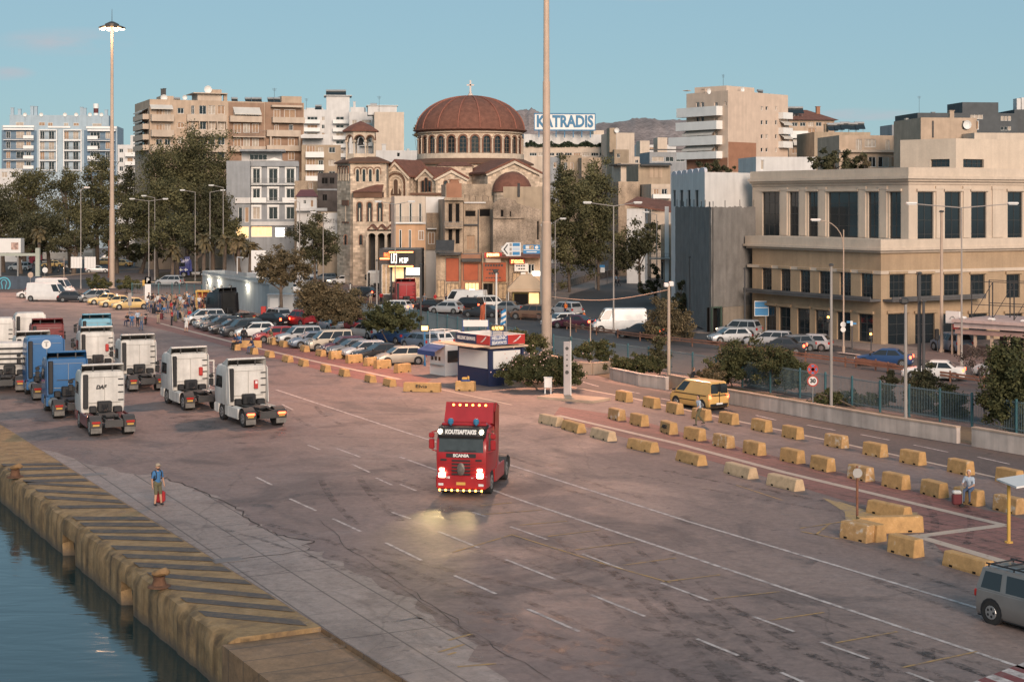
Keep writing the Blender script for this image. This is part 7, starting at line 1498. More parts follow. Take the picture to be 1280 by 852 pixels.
for a in ((256,405,'minivan','silver',205,'silver minivan at the far end of the parked row'),(266,410,'hatch','grey',205,'dark grey hatchback between the silver minivan and a dark estate'),(278,413,'estate','dark',206,'dark estate third from the crowd in the parked row'),(290,416.5,'sedan','black',206,'black saloon just before the tall dark off-roader'),(303,420,'suv','dark',206,'tall dark off-roader beside the white three-door hatchback'),
		(319,421,'hatch','white',200,'white hatchback beside the seated men'),(343,427,'hatch','red',204,'bright red hatchback in the near parked row'),(374,430,'suv','silver',203,'silver off-roader between the red hatchback and a grey-blue car'),(389,434,'hatch','greyblue',205,'low grey-blue hatchback half hidden by the white small van'),(411,437.5,'van','gold',203,'pale windowed small van in the near parked row'),
		(430,441,'hatch','purple',206,'dark purple hatchback behind the pale small van'),(441,444,'sedan','grey',206,'dark grey saloon next to the purple hatchback'),(456,447,'hatch','silver',204,'silver hatchback facing the cut-down blocks'),(475,450,'sedan','black',204,'black saloon beside the last silver hatchback of the row'),(500,455,'hatch','gold',197,'pale silver five-door hatchback at the kiosk end of the row')): car(*a,group=PK)
for a in ((345,404,'suv','silver',125,'silver off-roader by the container'),(375,407,'suv','red',128,'red compact off-roader seen from behind'),(413,413,'hatch','silver',118,'silver hatchback with the man in red beside it'),(440,414,'estate','red',122,'dusty red estate in the back row'),(458,422,'estate','silver',126,'boxy silver estate in the back row'),(490,428,'sedan','blue',135,'dark blue saloon in the back row'),(525,435,'hatch','greyblue',128,'grey-blue hatchback behind the lit yellow sign'),(397,406,'sedan','dark',120,'dark saloon hidden between the red and silver cars')): car(*a,group=PB)
for px,py,lb in ((336,407,'black low car with a glowing tail lamp behind the white hatchback'),): car(px,py,'sedan','black',150,lb,'tail',group=PB)
car(545,434,'hatch','white',120,'white hatchback almost hidden by the small white kiosk',group=PB)
car(60,376,'bigvan','white',-8,'white panel van by the blue hoarding, first of two',group=PT);car(69,369,'bigvan','white',-8,'white panel van half hidden behind the first white van',group=PT);car(40,372,'hatch','white',190,'white car peeping out behind the first white van',group=PT)
car(93,377,'hatch','dark',-5,'dark blue-green hatchback beside the white panel van',group=PT);car(118,377,'minivan','grey',205,'dark grey people carrier beside the taxis',group=PT)
for px,py,lb in ((131,380,'yellow taxi farthest from the crowd in the taxi rank'),(146,383,'yellow taxi in the middle of the taxi rank'),(163,386,'yellow taxi nearest the crowd in the taxi rank')): car(px,py,'sedan','taxi',200,lb,taxi=True,group=PT)
for a in ((25,338,'minivan','white',172,'white minibus under the green gantry'),(152,333,'sedan','taxi',165,'yellow taxi turning at the bend behind the mast',None,True),(128,331,'sedan','taxi',200,'yellow taxi just behind the pale boards','head',True),(66,334,'sedan','taxi',185,'yellow taxi in front of the dark red lorry',None,True),(135,327,'minivan','white',190,'white people carrier waiting behind the taxis at the bend','head'),(176,326,'estate','white',195,'white car under the trees at the bend','head'),(184,330,'sedan','dark',190,'dark saloon in front of the white car under the trees','head'),
		(122,341,'sedan','silver',10,'silver saloon behind the pale boards'),(170,323,'estate','silver',192,'silver estate queueing far back under the trees'),(271,322,'hatch','white',180,'white hatchback behind the palms'),(286,322.5,'estate','dark',180,'dark estate behind the palms'),(212,357,'minivan','silver',170,'silver people carrier behind the crowd railing'),(302,322,'hatch','dark',178,'dark hatchback by the lit corner shop')): car(a[0],a[1],a[2],a[3],a[4],a[5],*(a[6:]),group=FW)
for a in ((391,350,'suv','white',170,'white off-roader parked under the bell tower'),(407,352,'estate','grey',172,'grey estate parked under the bell tower'),(427,355,'sedan','white',200,'white saloon with lit headlamps below the bell tower','head'),(371,366,'hatch','white',160,'white hatchback behind the container'),(380,357,'estate','silver',168,'silver estate behind the hut tree'),(492,390,'estate','white',160,'white estate in front of the red lorry','tail'),(558,391.5,'hatch','silver',158,'silver-white hatchback before the orange poster shop'),(583,389,'suv','black',155,'black off-roader beside the orange poster shop','tail'),
		(603,396,'sedan','dark',158,'dark saloon by the orange flag'),(581,386.5,'bigvan','white',160,'white van pulled up at the poster shops'),(613,387.5,'van','white',20,'white small van before the red notice board'),(632,391,'sedan','grey',160,'grey saloon beside the blue and white flag'),(662,399,'suv','brown',158,'dark brown pickup-like off-roader by the market kiosk'),(537,389,'sedan','black',158,'black saloon behind the silver-white hatchback','tail'),(452,371,'hatch','dark',158,'dark hatchback under the neon sign','tail'),
		(707,395,'suv','silver',128,'silver off-roader turning into the side street'),(700,408,'hatch','white',210,'white hatchback right behind the central mast'),(717,410,'sedan','purple',150,'dark car with red lamps beside the motorcyclist','tail'),(774,415,'bigvan','white',183,'large white delivery van on the avenue'),(799,422,'sedan','dark',160,'dark saloon half hidden by the olive tree','tail'),
		(912,428.5,'hatch','silver',195,'silver hatchback in front of the netting'),(924,421,'suv','silver',150,'silver estate-like off-roader behind the silver hatchback','head'),(962,433,'estate','silver',160,'silver estate behind the bush on the avenue'),(975,442,'sedan','dark',160,'dark saloon with lit tail lamps beside the bush','tail'),(990,439,'hatch','grey',200,'dark hatchback with lit headlamps beside the bush','head'),(1011,437.5,'hatch','silver',155,'silver hatchback with rear window facing us at the pavement'),
		(1105,457,'sedan','blue',158,'dark blue saloon on the avenue with its tail lamp lit','tail'),(1167,474,'sedan','white',160,'white saloon behind the dark twin poles','tail'),(1189,439,'suv','greyblue',110,'grey-blue off-roader in the street beside the cornice building'),(1250,470,'hatch','silver',160,'pale hatchback hidden behind the big shrub')): car(*a,group=AV)
# near vehicles
t=car(1296,785,'jeep','grey',math.degrees(DYAW)+3,'grey three-door off-roader with a black roof rack, driving out of the picture');paint(t,('body',),cpaint('warmgrey',(.20,.19,.185),.3));o=t[0];H=1.70
q=MB()
for y in (-.55,.55): q.tube((-1.5,y,.09),(.35,y,.09),.03,.03,6);[q.tube((x,y,0),(x,y,.09),.025,.025,6) for x in (-1.4,-.4,.3)]
for x in (-1.3,-.8,-.3,.2): q.tube((x,-.6,.10),(x,.6,.10),.025,.025,6)
s=q.build('roof_rack',M_black,None,base=False);s.parent=o;s.location=(0,0,H)
t=car(873,509,'panelvan','yellow',124,'yellow panel van stopped on the port road with its rear doors towards us','tail');o=t[0]
q=MB();h=2.0
for s in (1,-1): q.box(-1.7,1.4,min(s*.85,s*.862),max(s*.85,s*.862),.92,.97);q.box(-.7,.9,min(s*.85,s*.862),max(s*.85,s*.862),.55,.6)
q.box(-h-.02,-h-.005,-.72,.72,.93,.98);q.box(-h-.025,-h-.005,-.02,.02,.5,1.75);s_=q.build('rubbing_strip',M_black,None,base=False);s_.parent=o
for y in (-.4,.4): q=MB();q.add([(-1.99,y-.3,1.1),(-1.99,y+.3,1.1),(-1.935,y+.26,1.66),(-1.935,y-.26,1.66)],[(0,1,2,3)]);s_=q.build('rear_window',M_carglass,None,base=False);s_.parent=o;s_.location.x=-.012
# ---- tractor units
def cabring(x0,x1,hw,z,b=.16):
	return [(x0,-hw+b*.4,z),(x0,hw-b*.4,z),(x0+b*.4,hw,z),(x1-b,hw,z),(x1-b*.25,hw-b*.3,z),(x1,hw-b*1.6,z),(x1,-hw+b*1.6,z),(x1-b*.25,-hw+b*.3,z),(x1-b,-hw,z),(x0+b*.4,-hw,z)]
def tractor(label,px,py,head,paintm,H=3.75,deflector=True,lit=False,low=None,group='tractor units parked on the quay',front=False,ext=False,collar=True,dark_air=True,side=None):
	"""origin under the rear axle, x forwards"""
	g=G(px,py);o=root('tractor_unit',(0,0,0),label,'lorry',group);low=low or paintm;zr=H-.48 if deflector else H-.2
	c=MB();c.loft([cabring(2.75,5.02,1.20,.95),cabring(2.72,5.10,1.235,1.25),cabring(2.70,5.12,1.245,1.9),cabring(2.70,5.05,1.245,2.35),cabring(2.70,4.86,1.235,zr-.25),cabring(2.72,4.6,1.19,zr),cabring(2.8,4.4,1.0,zr+.08)])
	if not deflector: c.loft([cabring(2.72,4.5,1.15,zr-.02),cabring(2.75,4.2,1.1,zr+.15),cabring(2.9,3.9,.9,H)])
	c.build('cab',paintm,o,smooth=True)
	q=MB();q.bbox(4.80,5.16,-1.23,1.23,.38,.948,.06)
	q.build('bumper',low,o)
	for s in (1,-1):
		a_,b_=sorted((s*1.0,s*1.235))
		for x0,x1 in ((4.25,4.798),(2.75,3.1)): q=MB();q.box(x0,x1,a_,b_,.41,.95);q.build('step_panel',low,o)
	if deflector:
		d=MB();d.add([(4.35,-1.0,zr+.03),(4.35,1.0,zr+.03),(2.95,1.16,H),(2.95,-1.16,H),(4.32,-.98,zr+.02),(4.32,.98,zr+.02),(2.95,1.1,H-.05),(2.95,-1.1,H-.05)],[(0,1,2,3),(4,5,6,7),(3,2,6,7)])
		for s in (1,-1): d.add([(4.35,s*1.0,zr+.05),(2.95,s*1.16,H),(2.68,s*1.2,H-.12),(2.68,s*1.22,zr)],[(0,1,2,3)]);d.add([(4.30,s*.97,zr+.05),(2.95,s*1.12,H-.05),(2.68,s*1.16,H-.12),(2.68,s*1.18,zr)],[(0,1,2,3)])
		d.bbox(2.66,2.96,-1.18,1.18,H-.10,H+.0,.03);d.build('roof_deflector',paintm,o)
		q=MB();q.box(2.9,4.0,-1.1,1.1,zr+.085,zr+.10);[q.box(2.76,2.80,y-.04,y+.04,zr+.02,H-.09) for y in (-.55,.55)];q.build('deflector_strut',M_dark,o)
	if collar:
		for s in (1,-1): q=MB();q.add([(2.72,s*1.235,1.0),(2.72,s*1.235,zr),(2.45,s*1.235,zr-.1),(2.25,s*1.235,1.1),(2.72,s*1.19,1.0),(2.72,s*1.19,zr),(2.45,s*1.19,zr-.1),(2.25,s*1.19,1.1)],[(0,1,2,3),(4,5,6,7),(0,1,5,4),(1,2,6,5),(2,3,7,6)]);q.build('side_collar',paintm,o)
	if dark_air: q=MB();q.bbox(2.5,2.70,.86,1.14,1.2,zr-.1,.04);[q.box(2.49,2.51,.88,1.12,1.35+.16*k,1.39+.16*k) for k in range(int((zr-1.7)/.16))];q.build('air_intake',M_black,o)
	q=MB();q.box(2.66,2.698,-1.0,.8,1.5,1.53);q.box(2.67,2.698,-1.02,.82,zr-.3,zr-.28);q.box(2.672,2.698,-.1,-.08,1.5,zr-.3);q.build('rear_panel_seam',mat('grey_seal',(.3,.29,.27),.8),o)
	for z in (1.65,2.1,2.5,2.85): q=MB();q.tube((2.6,-1.16,z),(2.6,-.85,z),.03,.03,6);q.build('grab_handle',M_black,o)
	q=MB();q.bbox(2.3,2.69,-.45,.35,1.0,1.62,.05);q.bbox(2.35,2.69,-1.05,-.55,.95,1.3,.05);q.bbox(2.4,2.69,.4,.8,.95,1.35,.05);[q.path([(2.3,.1*k-.2,1.45),(2.0,.1*k-.15,1.25),(1.6,.05*k,1.15)],.025,5) for k in range(4)];q.build('equipment_box',M_black,o)
	if ext: q=MB();q.bbox(2.5,2.69,-.86,-.62,1.85,2.4,.04);q.build('extinguisher_box',M_red,o);
	q=MB()
	for s in (1,-1): q.box(-.95,4.6,min(s*.36,s*.46),max(s*.36,s*.46),.74,.98)
	for x in (-.9,.9,1.8): q.box(x-.06,x+.06,-.36,.36,.78,.95)
	q.box(-.98,-.9,-.5,.5,.55,.9);q.box(.9,2.3,-.5,.5,.985,1.01);q.tube((-1.0,0,.65),(-.95,0,.65),.1,.1,8);q.build('chassis',M_dark,o)
	q=MB();q.loft([[(.25+.52*math.cos(a),.45*math.sin(a),z) for a in np.linspace(0,2*math.pi,16)[:-1]] for z in (1.03,1.13)]);q.box(-.45,.1,-.35,-.12,1.05,1.12);q.box(-.45,.1,.12,.35,1.05,1.12);q.build('fifth_wheel',M_black,o)
	for s in (1,-1):
		q=MB();A=np.linspace(R(-5),R(185),12);y0,y1=sorted((s*.60,s*1.26));q.loft([[(.60*math.cos(a),y0,.52+.60*math.sin(a)),(.60*math.cos(a),y1,.52+.60*math.sin(a)),(.565*math.cos(a),y1,.52+.565*math.sin(a)),(.565*math.cos(a),y0,.52+.565*math.sin(a))] for a in A]);q.bbox(-.68,-.60,y0,y1,.5,.95,.02);mg=q.build('mudguard',mat('mudguard_dark',(.045,.042,.042),.5,var=.2),o);q=MB();q.box(-.64,-.61,y0+.03,y1-.03,.2,.498);q.build('mud_flap',mat('grey_rubber_flap',(.16,.15,.14),.9,var=.3,scale=4),mg)
		q=MB();a_,b_=sorted((s*.72,s*1.18));q.bbox(-.73,-.683,a_,b_,.74,.86,.01);q.build('tail_light',M_redlit if lit else M_redlamp,o);q=MB();q.box(-.705,-.684,a_+.05,b_-.05,.60,.70);q.build('marker_plate',M_yellow,o)
		wheel(o,0,s*.93,.50,.58,M_steel);wheel(o,3.75,s*1.06,.50,.30,M_steel)
		q=MB();q.M=None;q.tube((.95,s*.86,.66),(2.35,s*.86,.66),.33,.33,14);q.build('fuel_tank',low if side else M_steel,o,smooth=True)
		if side: q=MB();a_,b_=sorted((s*1.16,s*1.24));q.bbox(.75,2.75,a_,b_,.35,1.0,.03);q.build('side_fairing',low,o)
		q=MB();q.add([(3.55,s*1.249,1.95),(4.75,s*1.249,1.95),(4.62,s*1.246,2.65),(3.55,s*1.246,2.65)],[(0,1,2,3)]);q.build('side_window',M_glass,o)
		q=MB();m_=s*1.50;q.bbox(4.75,4.92,m_-.13,m_+.13,2.0,2.42,.04);q.bbox(4.75,4.92,m_-.13,m_+.13,2.46,2.68,.04);q.tube((4.85,s*1.24,2.75),(4.85,m_,2.70),.025,.025,5);q.tube((4.85,s*1.24,1.9),(4.85,m_,1.97),.025,.025,5);q.build('mirror',paintm if front else M_black,o)
	q=MB();q.add([(5.085,-1.1,2.0),(5.085,1.1,2.0),(4.92,1.08,2.75),(4.92,-1.08,2.75)],[(0,1,2,3)]);q.M=Matrix.Translation((.06,0,0));q.build('windscreen',M_glass,o)
	o.location=(g.x,g.y,0);o.rotation_euler=(0,0,R(head));return o
TW=mat('lorry_white',(.64,.615,.58),.5,var=.16,scale=1.1,streak=.3,fine=.05);TB=cpaint('lorry_blue',(.022,.11,.27),0,.45);TR=mat('lorry_red',(.32,.018,.022),.33,var=.14,scale=1.3,streak=.15,coat=.4);TDR=cpaint('lorry_maroon',(.15,.02,.022),0,.5)
MAR=cpaint('maroon_trim',(.12,.025,.03),0,.5)
def onrear(o,y,z,w,h,m,name,t=.03): q=MB();q.box(2.685-t,2.697,y-w/2,y+w/2,z-h/2,z+h/2);s=q.build(name,m,None,base=False);s.parent=o;return s
o=tractor('white tractor unit with a small black emblem and maroon side trim',139,543,114,TW,low=MAR,side=True,collar=False)
M_=MX((2.66,0,2.35),(0,-1,0),(0,0,1),(-1,0,0));s=text('emblem_lettering','DAF',.3,MX(Vector((2.685,.12,2.4))+o.location*0,(0,-1,0),(0,0,1),(-1,0,0)),M_ink,None,w=.62,ext=.012,bold=.02,shear=.25);s.parent=o
o=tractor('white tractor unit with a black air stack, parked alone behind the two blue ones',182,488,114,TW)
o=tractor('white tractor unit with a red extinguisher box and its door hanging open',252,511,118,TW,ext=True,side=True)
q=MB();q.M=Matrix.Translation((4.6,-1.25,1.0)) @ Matrix.Rotation(R(80),4,'Z');q.box(-1.0,0,-.03,.03,0,.75);q.box(-1.0,-.9,-.03,.03,.75,1.55);q.box(-.1,0,-.03,.03,.75,1.55);q.box(-1.0,0,-.03,.03,1.553,1.65);d_=q.build('open_door',TW,None,base=False);d_.parent=o
o=tractor('white tractor unit with glowing tail lamps and a red box on its rear wall',328,532,119,TW,lit=True,side=True);onrear(o,-.55,2.15,.22,.5,M_red,'extinguisher_box',.14);onrear(o,-.55,2.28,.14,.16,M_signw,'label_plate',.16)
o=tractor('blue tractor unit with a dark hollow roof deflector beside the maroon-trimmed white one',92,521,114,TB,H=3.8);onrear(o,.0,2.0,1.2,.04,M_dark,'panel_seam')
o=tractor('blue tractor unit with a closed roof and a round white emblem on top',64,499,114,TB,H=4.0,deflector=False);q=MB();q.tube((2.71,-.05,3.45),(2.66,-.05,3.45),.30,.30,20);s=q.build('round_emblem',M_signw,None,base=False);s.parent=o;q=MB();q.box(2.64,2.657,-.1,0,3.28,3.55);q.box(2.64,2.657,-.2,.1,3.57,3.63);e=q.build('emblem_mark',M_steel,None,base=False);e.parent=s
o=tractor('white tractor unit with a spare wheel and red box, standing before the pale blue roof',128,474,113,TW,ext=True)
o=tractor('tractor unit of which only a pale blue roof shows behind a white one',126,450,112,cpaint('lorry_paleblue',(.15,.36,.48)),H=3.7)
o=tractor('white tractor unit beside the dark red lorry back, far from the water',48,482,114,TW);onrear(o,-.7,2.6,.5,.6,M_black,'rear_window')
o=tractor('dark red lorry back showing between white tractor units',64,463,112,TDR,H=3.9)
o=tractor('white tractor unit with rounded top standing behind the dark red lorry back',42,450,112,TW,H=3.8,deflector=False)
o=tractor('white tractor unit with black slats across its rear, cut by the edge',8,490,104,TW,H=3.2,deflector=False)
for k in range(4): onrear(o,-.1,1.7+.36*k,2.2,.13,M_black,'rear_slat',.05)
o=tractor('white tractor unit cut by the edge behind the slatted one',-6,460,104,TW,H=3.8,deflector=False)
o=tractor('black tractor unit parked against the port office hut',304,404,138,CP['black'],H=3.8,group='lorries standing in town');onrear(o,-.1,2.3,1.7,2.0,mat('dark_gloss_rear',(.03,.03,.03),.25,var=.3),'rear_panel',.05)
o=tractor('red tractor unit seen from behind under the neon sign',513,388,106,TR,H=3.8,group='lorries standing in town')
o=tractor('small white lorry cab parked below the peach house',470,369,95,TW,H=3.4,deflector=False,group='lorries standing in town')
o=tractor('blue tractor unit on the verge behind the crowd railing',255,346,200,cpaint('lorry_royal',(.02,.03,.17)),H=3.7,group='lorries standing in town')
for x,y in ((4.3,1.26),(3.4,1.26)): q=MB();q.box(x-.35,x+.35,1.25,1.27,1.3,1.45);q.box(x-.08,x+.08,1.25,1.272,1.1,1.65);s=q.build('white_emblem',M_signw,None,base=False);s.parent=o
o=tractor('dark red tractor unit pulling a pale trailer under the trees',68,331,182,cpaint('lorry_dullred',(.20,.03,.045)),H=3.8,group='lorries standing in town');q=MB();q.bbox(-8.5,2.2,-1.25,1.25,1.25,3.7,.06);s=q.build('trailer_body',mat('pale_trailer',(.50,.46,.42),.7,var=.2),None,base=False);s.parent=o;q=MB();q.box(-8.3,2.0,1.255,1.27,2.6,3.2);q.k=1;[q.box(-6.5+k*.75,-6.0+k*.75,1.271,1.28,2.7,3.1) for k in range(9)];e=q.build('trailer_lettering_band',[M_signw,M_dark],None,base=False);e.parent=s;[wheel(o,x,y,.5,.5) for x in (-6.8,-5.5) for y in (1,-1)]
# ---- the red lorry in the middle of the yard
o=tractor('bright red lorry cab with lit headlights and an amber lamp bar, driving towards us',604,598,260,TR,H=3.0,deflector=False,group='moving lorry',front=True,side=True,dark_air=False)
def fp(name,mb,m,smooth=False,par=None): s=mb.build(name,m,None,base=False,smooth=smooth);s.parent=par or o;return s
bx_=lambda *a,m=0: MB().box(*a)
q=MB();q.loft([[(2.6,-1.2,2.7),(3.55,-1.2,2.95),(3.55,1.2,2.95),(2.6,1.2,2.7)],[(2.6,-1.2,3.72),(3.15,-1.18,3.78),(3.15,1.18,3.78),(2.6,1.2,3.72)]]);dfl=fp('roof_deflector',q,TR)
for s in (1,-1): q=MB();q.add([(3.1,s*1.21,1.0),(2.1,s*1.21,1.0),(2.1,s*1.24,3.55),(2.6,s*1.24,3.72),(3.1,s*1.24,3.4),(3.1,s*1.17,1.0),(2.1,s*1.17,1.0),(2.1,s*1.19,3.55),(2.6,s*1.19,3.72),(3.1,s*1.19,3.4)],[(0,1,2,3,4),(5,6,7,8,9),(0,1,6,5),(1,2,7,6),(2,3,8,7),(3,4,9,8)]);fp('side_collar',q,TR)
for k in range(6): q=MB();y=-.8+.32*k;q.bbox(3.14,3.24,y-.05,y+.05,3.62,3.70,.02);fp('marker_lamp',q,M_amberlamp,par=dfl)
q=MB();q.loft([cabring(4.2,5.17,1.14,2.50,.2),cabring(4.3,5.25,1.15,2.62,.2),cabring(4.0,5.05,1.14,2.95,.2)]);vis=fp('sun_visor',q,M_black)
s=text('visor_lettering','KOUTSAFTAKIS',.26,MX((5.20,0,2.76),(0,1,0),(-.5,0,.85),(.85,0,.5)),M_signw,None,w=1.5,ext=.03,bold=.012);s.parent=vis
for y in (-1.0,1.0): q=MB();q.tube((5.12,y,2.78),(5.22,y,2.78),.1,.1,10);fp('visor_lamp',q,M_headlit,par=vis)
q=MB();q.bbox(4.1,4.5,-1.1,1.1,2.93,3.05,.04);fp('roof_lip',q,TR)
for y in (-.62,.62): q=MB();q.lathe([(.06,0),(.06,.05),(.13,.06),(.15,.2),(.08,.28),(.01,.29)],(4.6,y,2.98),12);fp('beacon',q,mat('blue_beacon',(.04,.16,.28),.25,var=0),True)
q=MB();q.add([(5.14,-1.08,1.92),(5.14,1.08,1.92),(5.06,1.06,2.56),(5.06,-1.06,2.56)],[(0,1,2,3)]);q.M=Matrix.Translation((.045,0,0));fp('windscreen_glass',q,mat('windscreen_tint',(.05,.06,.065),.12,var=.2,scale=3))
q=MB();[q.box(5.19,5.205,min(s*.05,s*.75),max(s*.05,s*.75),1.97,2.0) for s in (1,-1)];fp('wiper',q,M_black)
q=MB();q.box(5.11,5.155,-.72,.72,1.70,1.86);bd=fp('name_bar',q,M_black);s=text('lettering','SCANIA',.17,MX((5.157,0,1.78),(0,1,0),(0,0,1),(1,0,0)),M_signw,None,w=.78,ext=.008,bold=.008);s.parent=bd
q=MB();[q.box(5.10,5.145,-.45,.45,1.53-.14*k,1.60-.14*k) for k in range(6)];[q.box(5.10,5.14,min(s*.7,s*1.0),max(s*.7,s*1.0),1.55,1.63) for s in (1,-1)];fp('grille',q,M_black)
q=MB();q.lathe([(.17,0),(.20,.02),(.12,.05),(.01,.06)],(0,0,0),12);q.v=[(5.145+z,x*.95,1.22+y*1.35) for x,y,z in q.v];fp('griffin_emblem',q,mat('pewter',(.14,.12,.11),.5,metal=.4,var=.3,scale=9))
q=MB();[q.box(5.10+.002*(k % 2),5.125,-1.1,1.1,1.455-.14*k,1.462-.14*k) for k in range(6)];fp('panel_seam',q,MAR)
s=text('lettering','143',.12,MX((5.158,-.62,.86),(0,1,0),(0,0,1),(1,0,0)),M_signw,None,ext=.006,bold=.006);s.parent=o;s=text('lettering','450',.08,MX((5.158,.55,.86),(0,1,0),(0,0,1),(1,0,0)),M_signw,None,ext=.006);s.parent=o
for s in (1,-1):
	a_,b_=sorted((s*.76,s*1.08));q=MB();q.bbox(5.10,5.175,a_,b_,.84,1.06,.05);fp('headlight',q,M_headlit);q=MB();q.bbox(5.08,5.15,a_+.02,b_-.05,1.13,1.24,.03);fp('indicator',q,M_headlit)
	q=MB();q.bbox(5.15,5.18,min(s*.85,s*1.1),max(s*.85,s*1.1),.52,.62,.02);fp('fog_lamp',q,M_lampglass)
	l=bpy.data.lights.new('headlight_beam','SPOT');l.energy=650;l.color=(1,.70,.30);l.spot_size=R(32);l.spot_blend=1;l.shadow_soft_size=.1;lo=bpy.data.objects.new('headlight_beam',l);col.objects.link(lo);lo.parent=o;lo.location=(5.3,s*.9,.96);lo.rotation_euler=Vector((1,-s*.04,-.10)).to_track_quat('-Z','Y').to_euler()
q=MB();q.tube((5.2,-1.05,.34),(5.2,1.05,.34),.025,.025,6);lb_=fp('lamp_bar',q,M_steel)
for k in range(8): q=MB();q.sphere((5.22,-1.02+.291*k,.345),.05,8,5);fp('amber_lamp',q,M_amberlamp,par=lb_)
o.scale=(1,.93,1.06);q=MB();q.box(5.162,5.175,-.22,.22,.56,.68);fp('number_plate',q,M_yellow)
# ---- motorcycles
def make_bike():
	o=root('bike_proto');q=MB();q.loft([[(x,-w_,z0),(x,w_,z0),(x,w_*.8,z1),(x,-w_*.8,z1)] for x,w_,z0,z1 in ((-.85,.06,.72,.84),(-.4,.14,.55,.84),(.1,.17,.38,.92),(.45,.14,.55,.98),(.6,.06,.75,.9))]);q.build('body',CP['dark'],o,smooth=True)
	for x in (-.68,.68): wheel(o,x,.0001,.31,.13,M_steel)
	q=MB();q.tube((.68,.1,.31),(.42,.1,.98),.03,.03,6);q.tube((.68,-.1,.31),(.42,-.1,.98),.03,.03,6);q.tube((.42,-.36,1.05),(.42,.36,1.05),.025,.025,6);q.bbox(.5,.66,-.16,.16,.78,1.1,.05);q.build('handlebar',M_dark,o);q=MB();q.bbox(.655,.69,-.1,.1,.8,.95,.02);q.build('headlight',M_lampglass,o);q=MB();q.bbox(-.9,-.84,-.1,.1,.68,.78,.02);q.build('tail_light',M_redlamp,o);return o
BK=proto(make_bike())
for px,py,hd,lb,lt in ((730,409,160,'motorcycle of the rider in the orange vest','tail'),(182,405,100,'dark motorcycle beside the seated group',None),(540,385,60,'scooter at the end of the row before the poster shops',None),(549,385.5,62,'scooter in the middle of the row before the poster shops',None),(558,386,64,'scooter nearest the orange posters in the row',None),(84,341,170,'scooter ridden beside the pale boards','head'),(69,340,170,'scooter waiting by the small round white sign',None)):
	t=dup(BK);b=t[0];b.name='motorcycle';g=G(px,py);b.location=(g.x,g.y,0);b.rotation_euler=(0,0,R(hd));mk(b,lb,'motorcycle','motorcycles and scooters')
	if lt: paint(t,('tail_light',) if lt == 'tail' else ('headlight',),M_redlit if lt == 'tail' else M_headlit)
# ================================================================ trees and shrubs
M_leaf=[mat('eucalyptus_leaf',(.032,.039,.019),.8,leaf=True,scale=.3,c2=(.17,.155,.075),spec=.2),mat('dark_leaf',(.026,.031,.018),.8,leaf=True,scale=.4,c2=(.12,.112,.058),spec=.2),
		mat('olive_leaf',(.062,.052,.028),.8,leaf=True,scale=1.2,c2=(.20,.15,.085),spec=.2),mat('shrub_leaf',(.030,.042,.020),.8,leaf=True,scale=1.5,c2=(.11,.108,.045),spec=.2),mat('dry_twig_leaf',(.07,.05,.04),.9,leaf=True,scale=1.5,c2=(.16,.11,.09))]
M_bark=mat('tree_bark',(.12,.09,.07),.95,var=.35,scale=3,fine=.2)
def foliage(blobs,leaf,dens,seed,clump=1.0):
	rg=np.random.default_rng(seed);V=[]
	for c,rx,ry,rz in blobs:
		n=int(20*dens*(rx*rz+ry*rz+rx*ry)/leaf ** 2*.6);k=max(8,n // 110);d=rg.normal(size=(k,3));d /= np.linalg.norm(d,axis=1)[:,None];rad=rg.random(k) ** .38;rad *= 1+.22*rg.normal(size=k)*(rad > .6)
		cc=d*rad[:,None]*np.array([rx,ry,rz])+np.array(c);p=cc[rg.integers(0,k,n)]+rg.normal(size=(n,3))*np.array([1,1,.75])*min(rx,rz)*.17*clump
		a=rg.normal(size=(n,3));a /= np.linalg.norm(a,axis=1)[:,None];b=np.cross(a,rg.normal(size=(n,3)));b /= np.linalg.norm(b,axis=1)[:,None];s=leaf*(.5+.8*rg.random(n))[:,None]
		V.append(np.stack([p-a*s*.5,p-b*s*.28,p+a*s*.5,p+b*s*.28],1).reshape(-1,3))
	return np.concatenate(V)
def leafmesh(name,V,m,par):
	p=par;off=np.array(p.location);n=len(V) // 4;me=bpy.data.meshes.new(name);me.from_pydata((V-off).tolist(),[],np.arange(n*4).reshape(-1,4).tolist());me.materials.append(m);o=bpy.data.objects.new(name,me);col.objects.link(o);o.parent=p;return o
def tree(name,px,Y,blobs,label,m=0,leaf=.5,dens=2.2,tr=.3,group=None,cat='tree',seed=0,trunk=True,zmin=0.0,flat=1.0):
	if name == 'shrub' and px > 700: blobs=tuple((x,y-1,rx*1.22,ry*1.15) for x,y,rx,ry in blobs)
	b=P2(px,Y);o=root(name,(*b,0),label,cat,group);k=Y/F;B=[];rg=random.Random(seed+5)
	for i,(x,y,rx,ry) in enumerate(blobs): B.append(((*(P2(x,Y)+Vector((0,rg.uniform(-.4,.4)*rx*k))),ZZ(y,Y)),rx*k,rx*k*flat,ry*k))
	V=foliage(B,leaf,dens,seed+11);V=V[np.repeat((V.reshape(-1,4,3)[:,:,2].min(1) > zmin+.05),4)];leafmesh('crown',V,M_leaf[m],o)
	if trunk:
		q=MB();top=B[0][0];h=max(1.0,top[2]-B[0][3]*.3);p0=Vector((*b,zmin));p1=Vector((b.x+(top[0]-b.x)*.4,b.y,zmin+(h-zmin)*.5));q.tube(p0,p1,tr,tr*.75,8);q.tube(p1,Vector((top[0],top[1],h)),tr*.75,tr*.4,8)
		for c,rx,ry,rz in B:
			for j in range(4): a=rg.random()*6.3;q.tube(p1.lerp(Vector((top[0],top[1],h)),rg.random()),Vector((c[0]+rx*.7*math.cos(a),c[1]+ry*.6*math.sin(a),c[2]+rz*rg.uniform(-.3,.6))),tr*.35,tr*.08,5)
		q.build('trunk',M_bark,o)
	return o
EG='eucalyptus trees by the far bend'
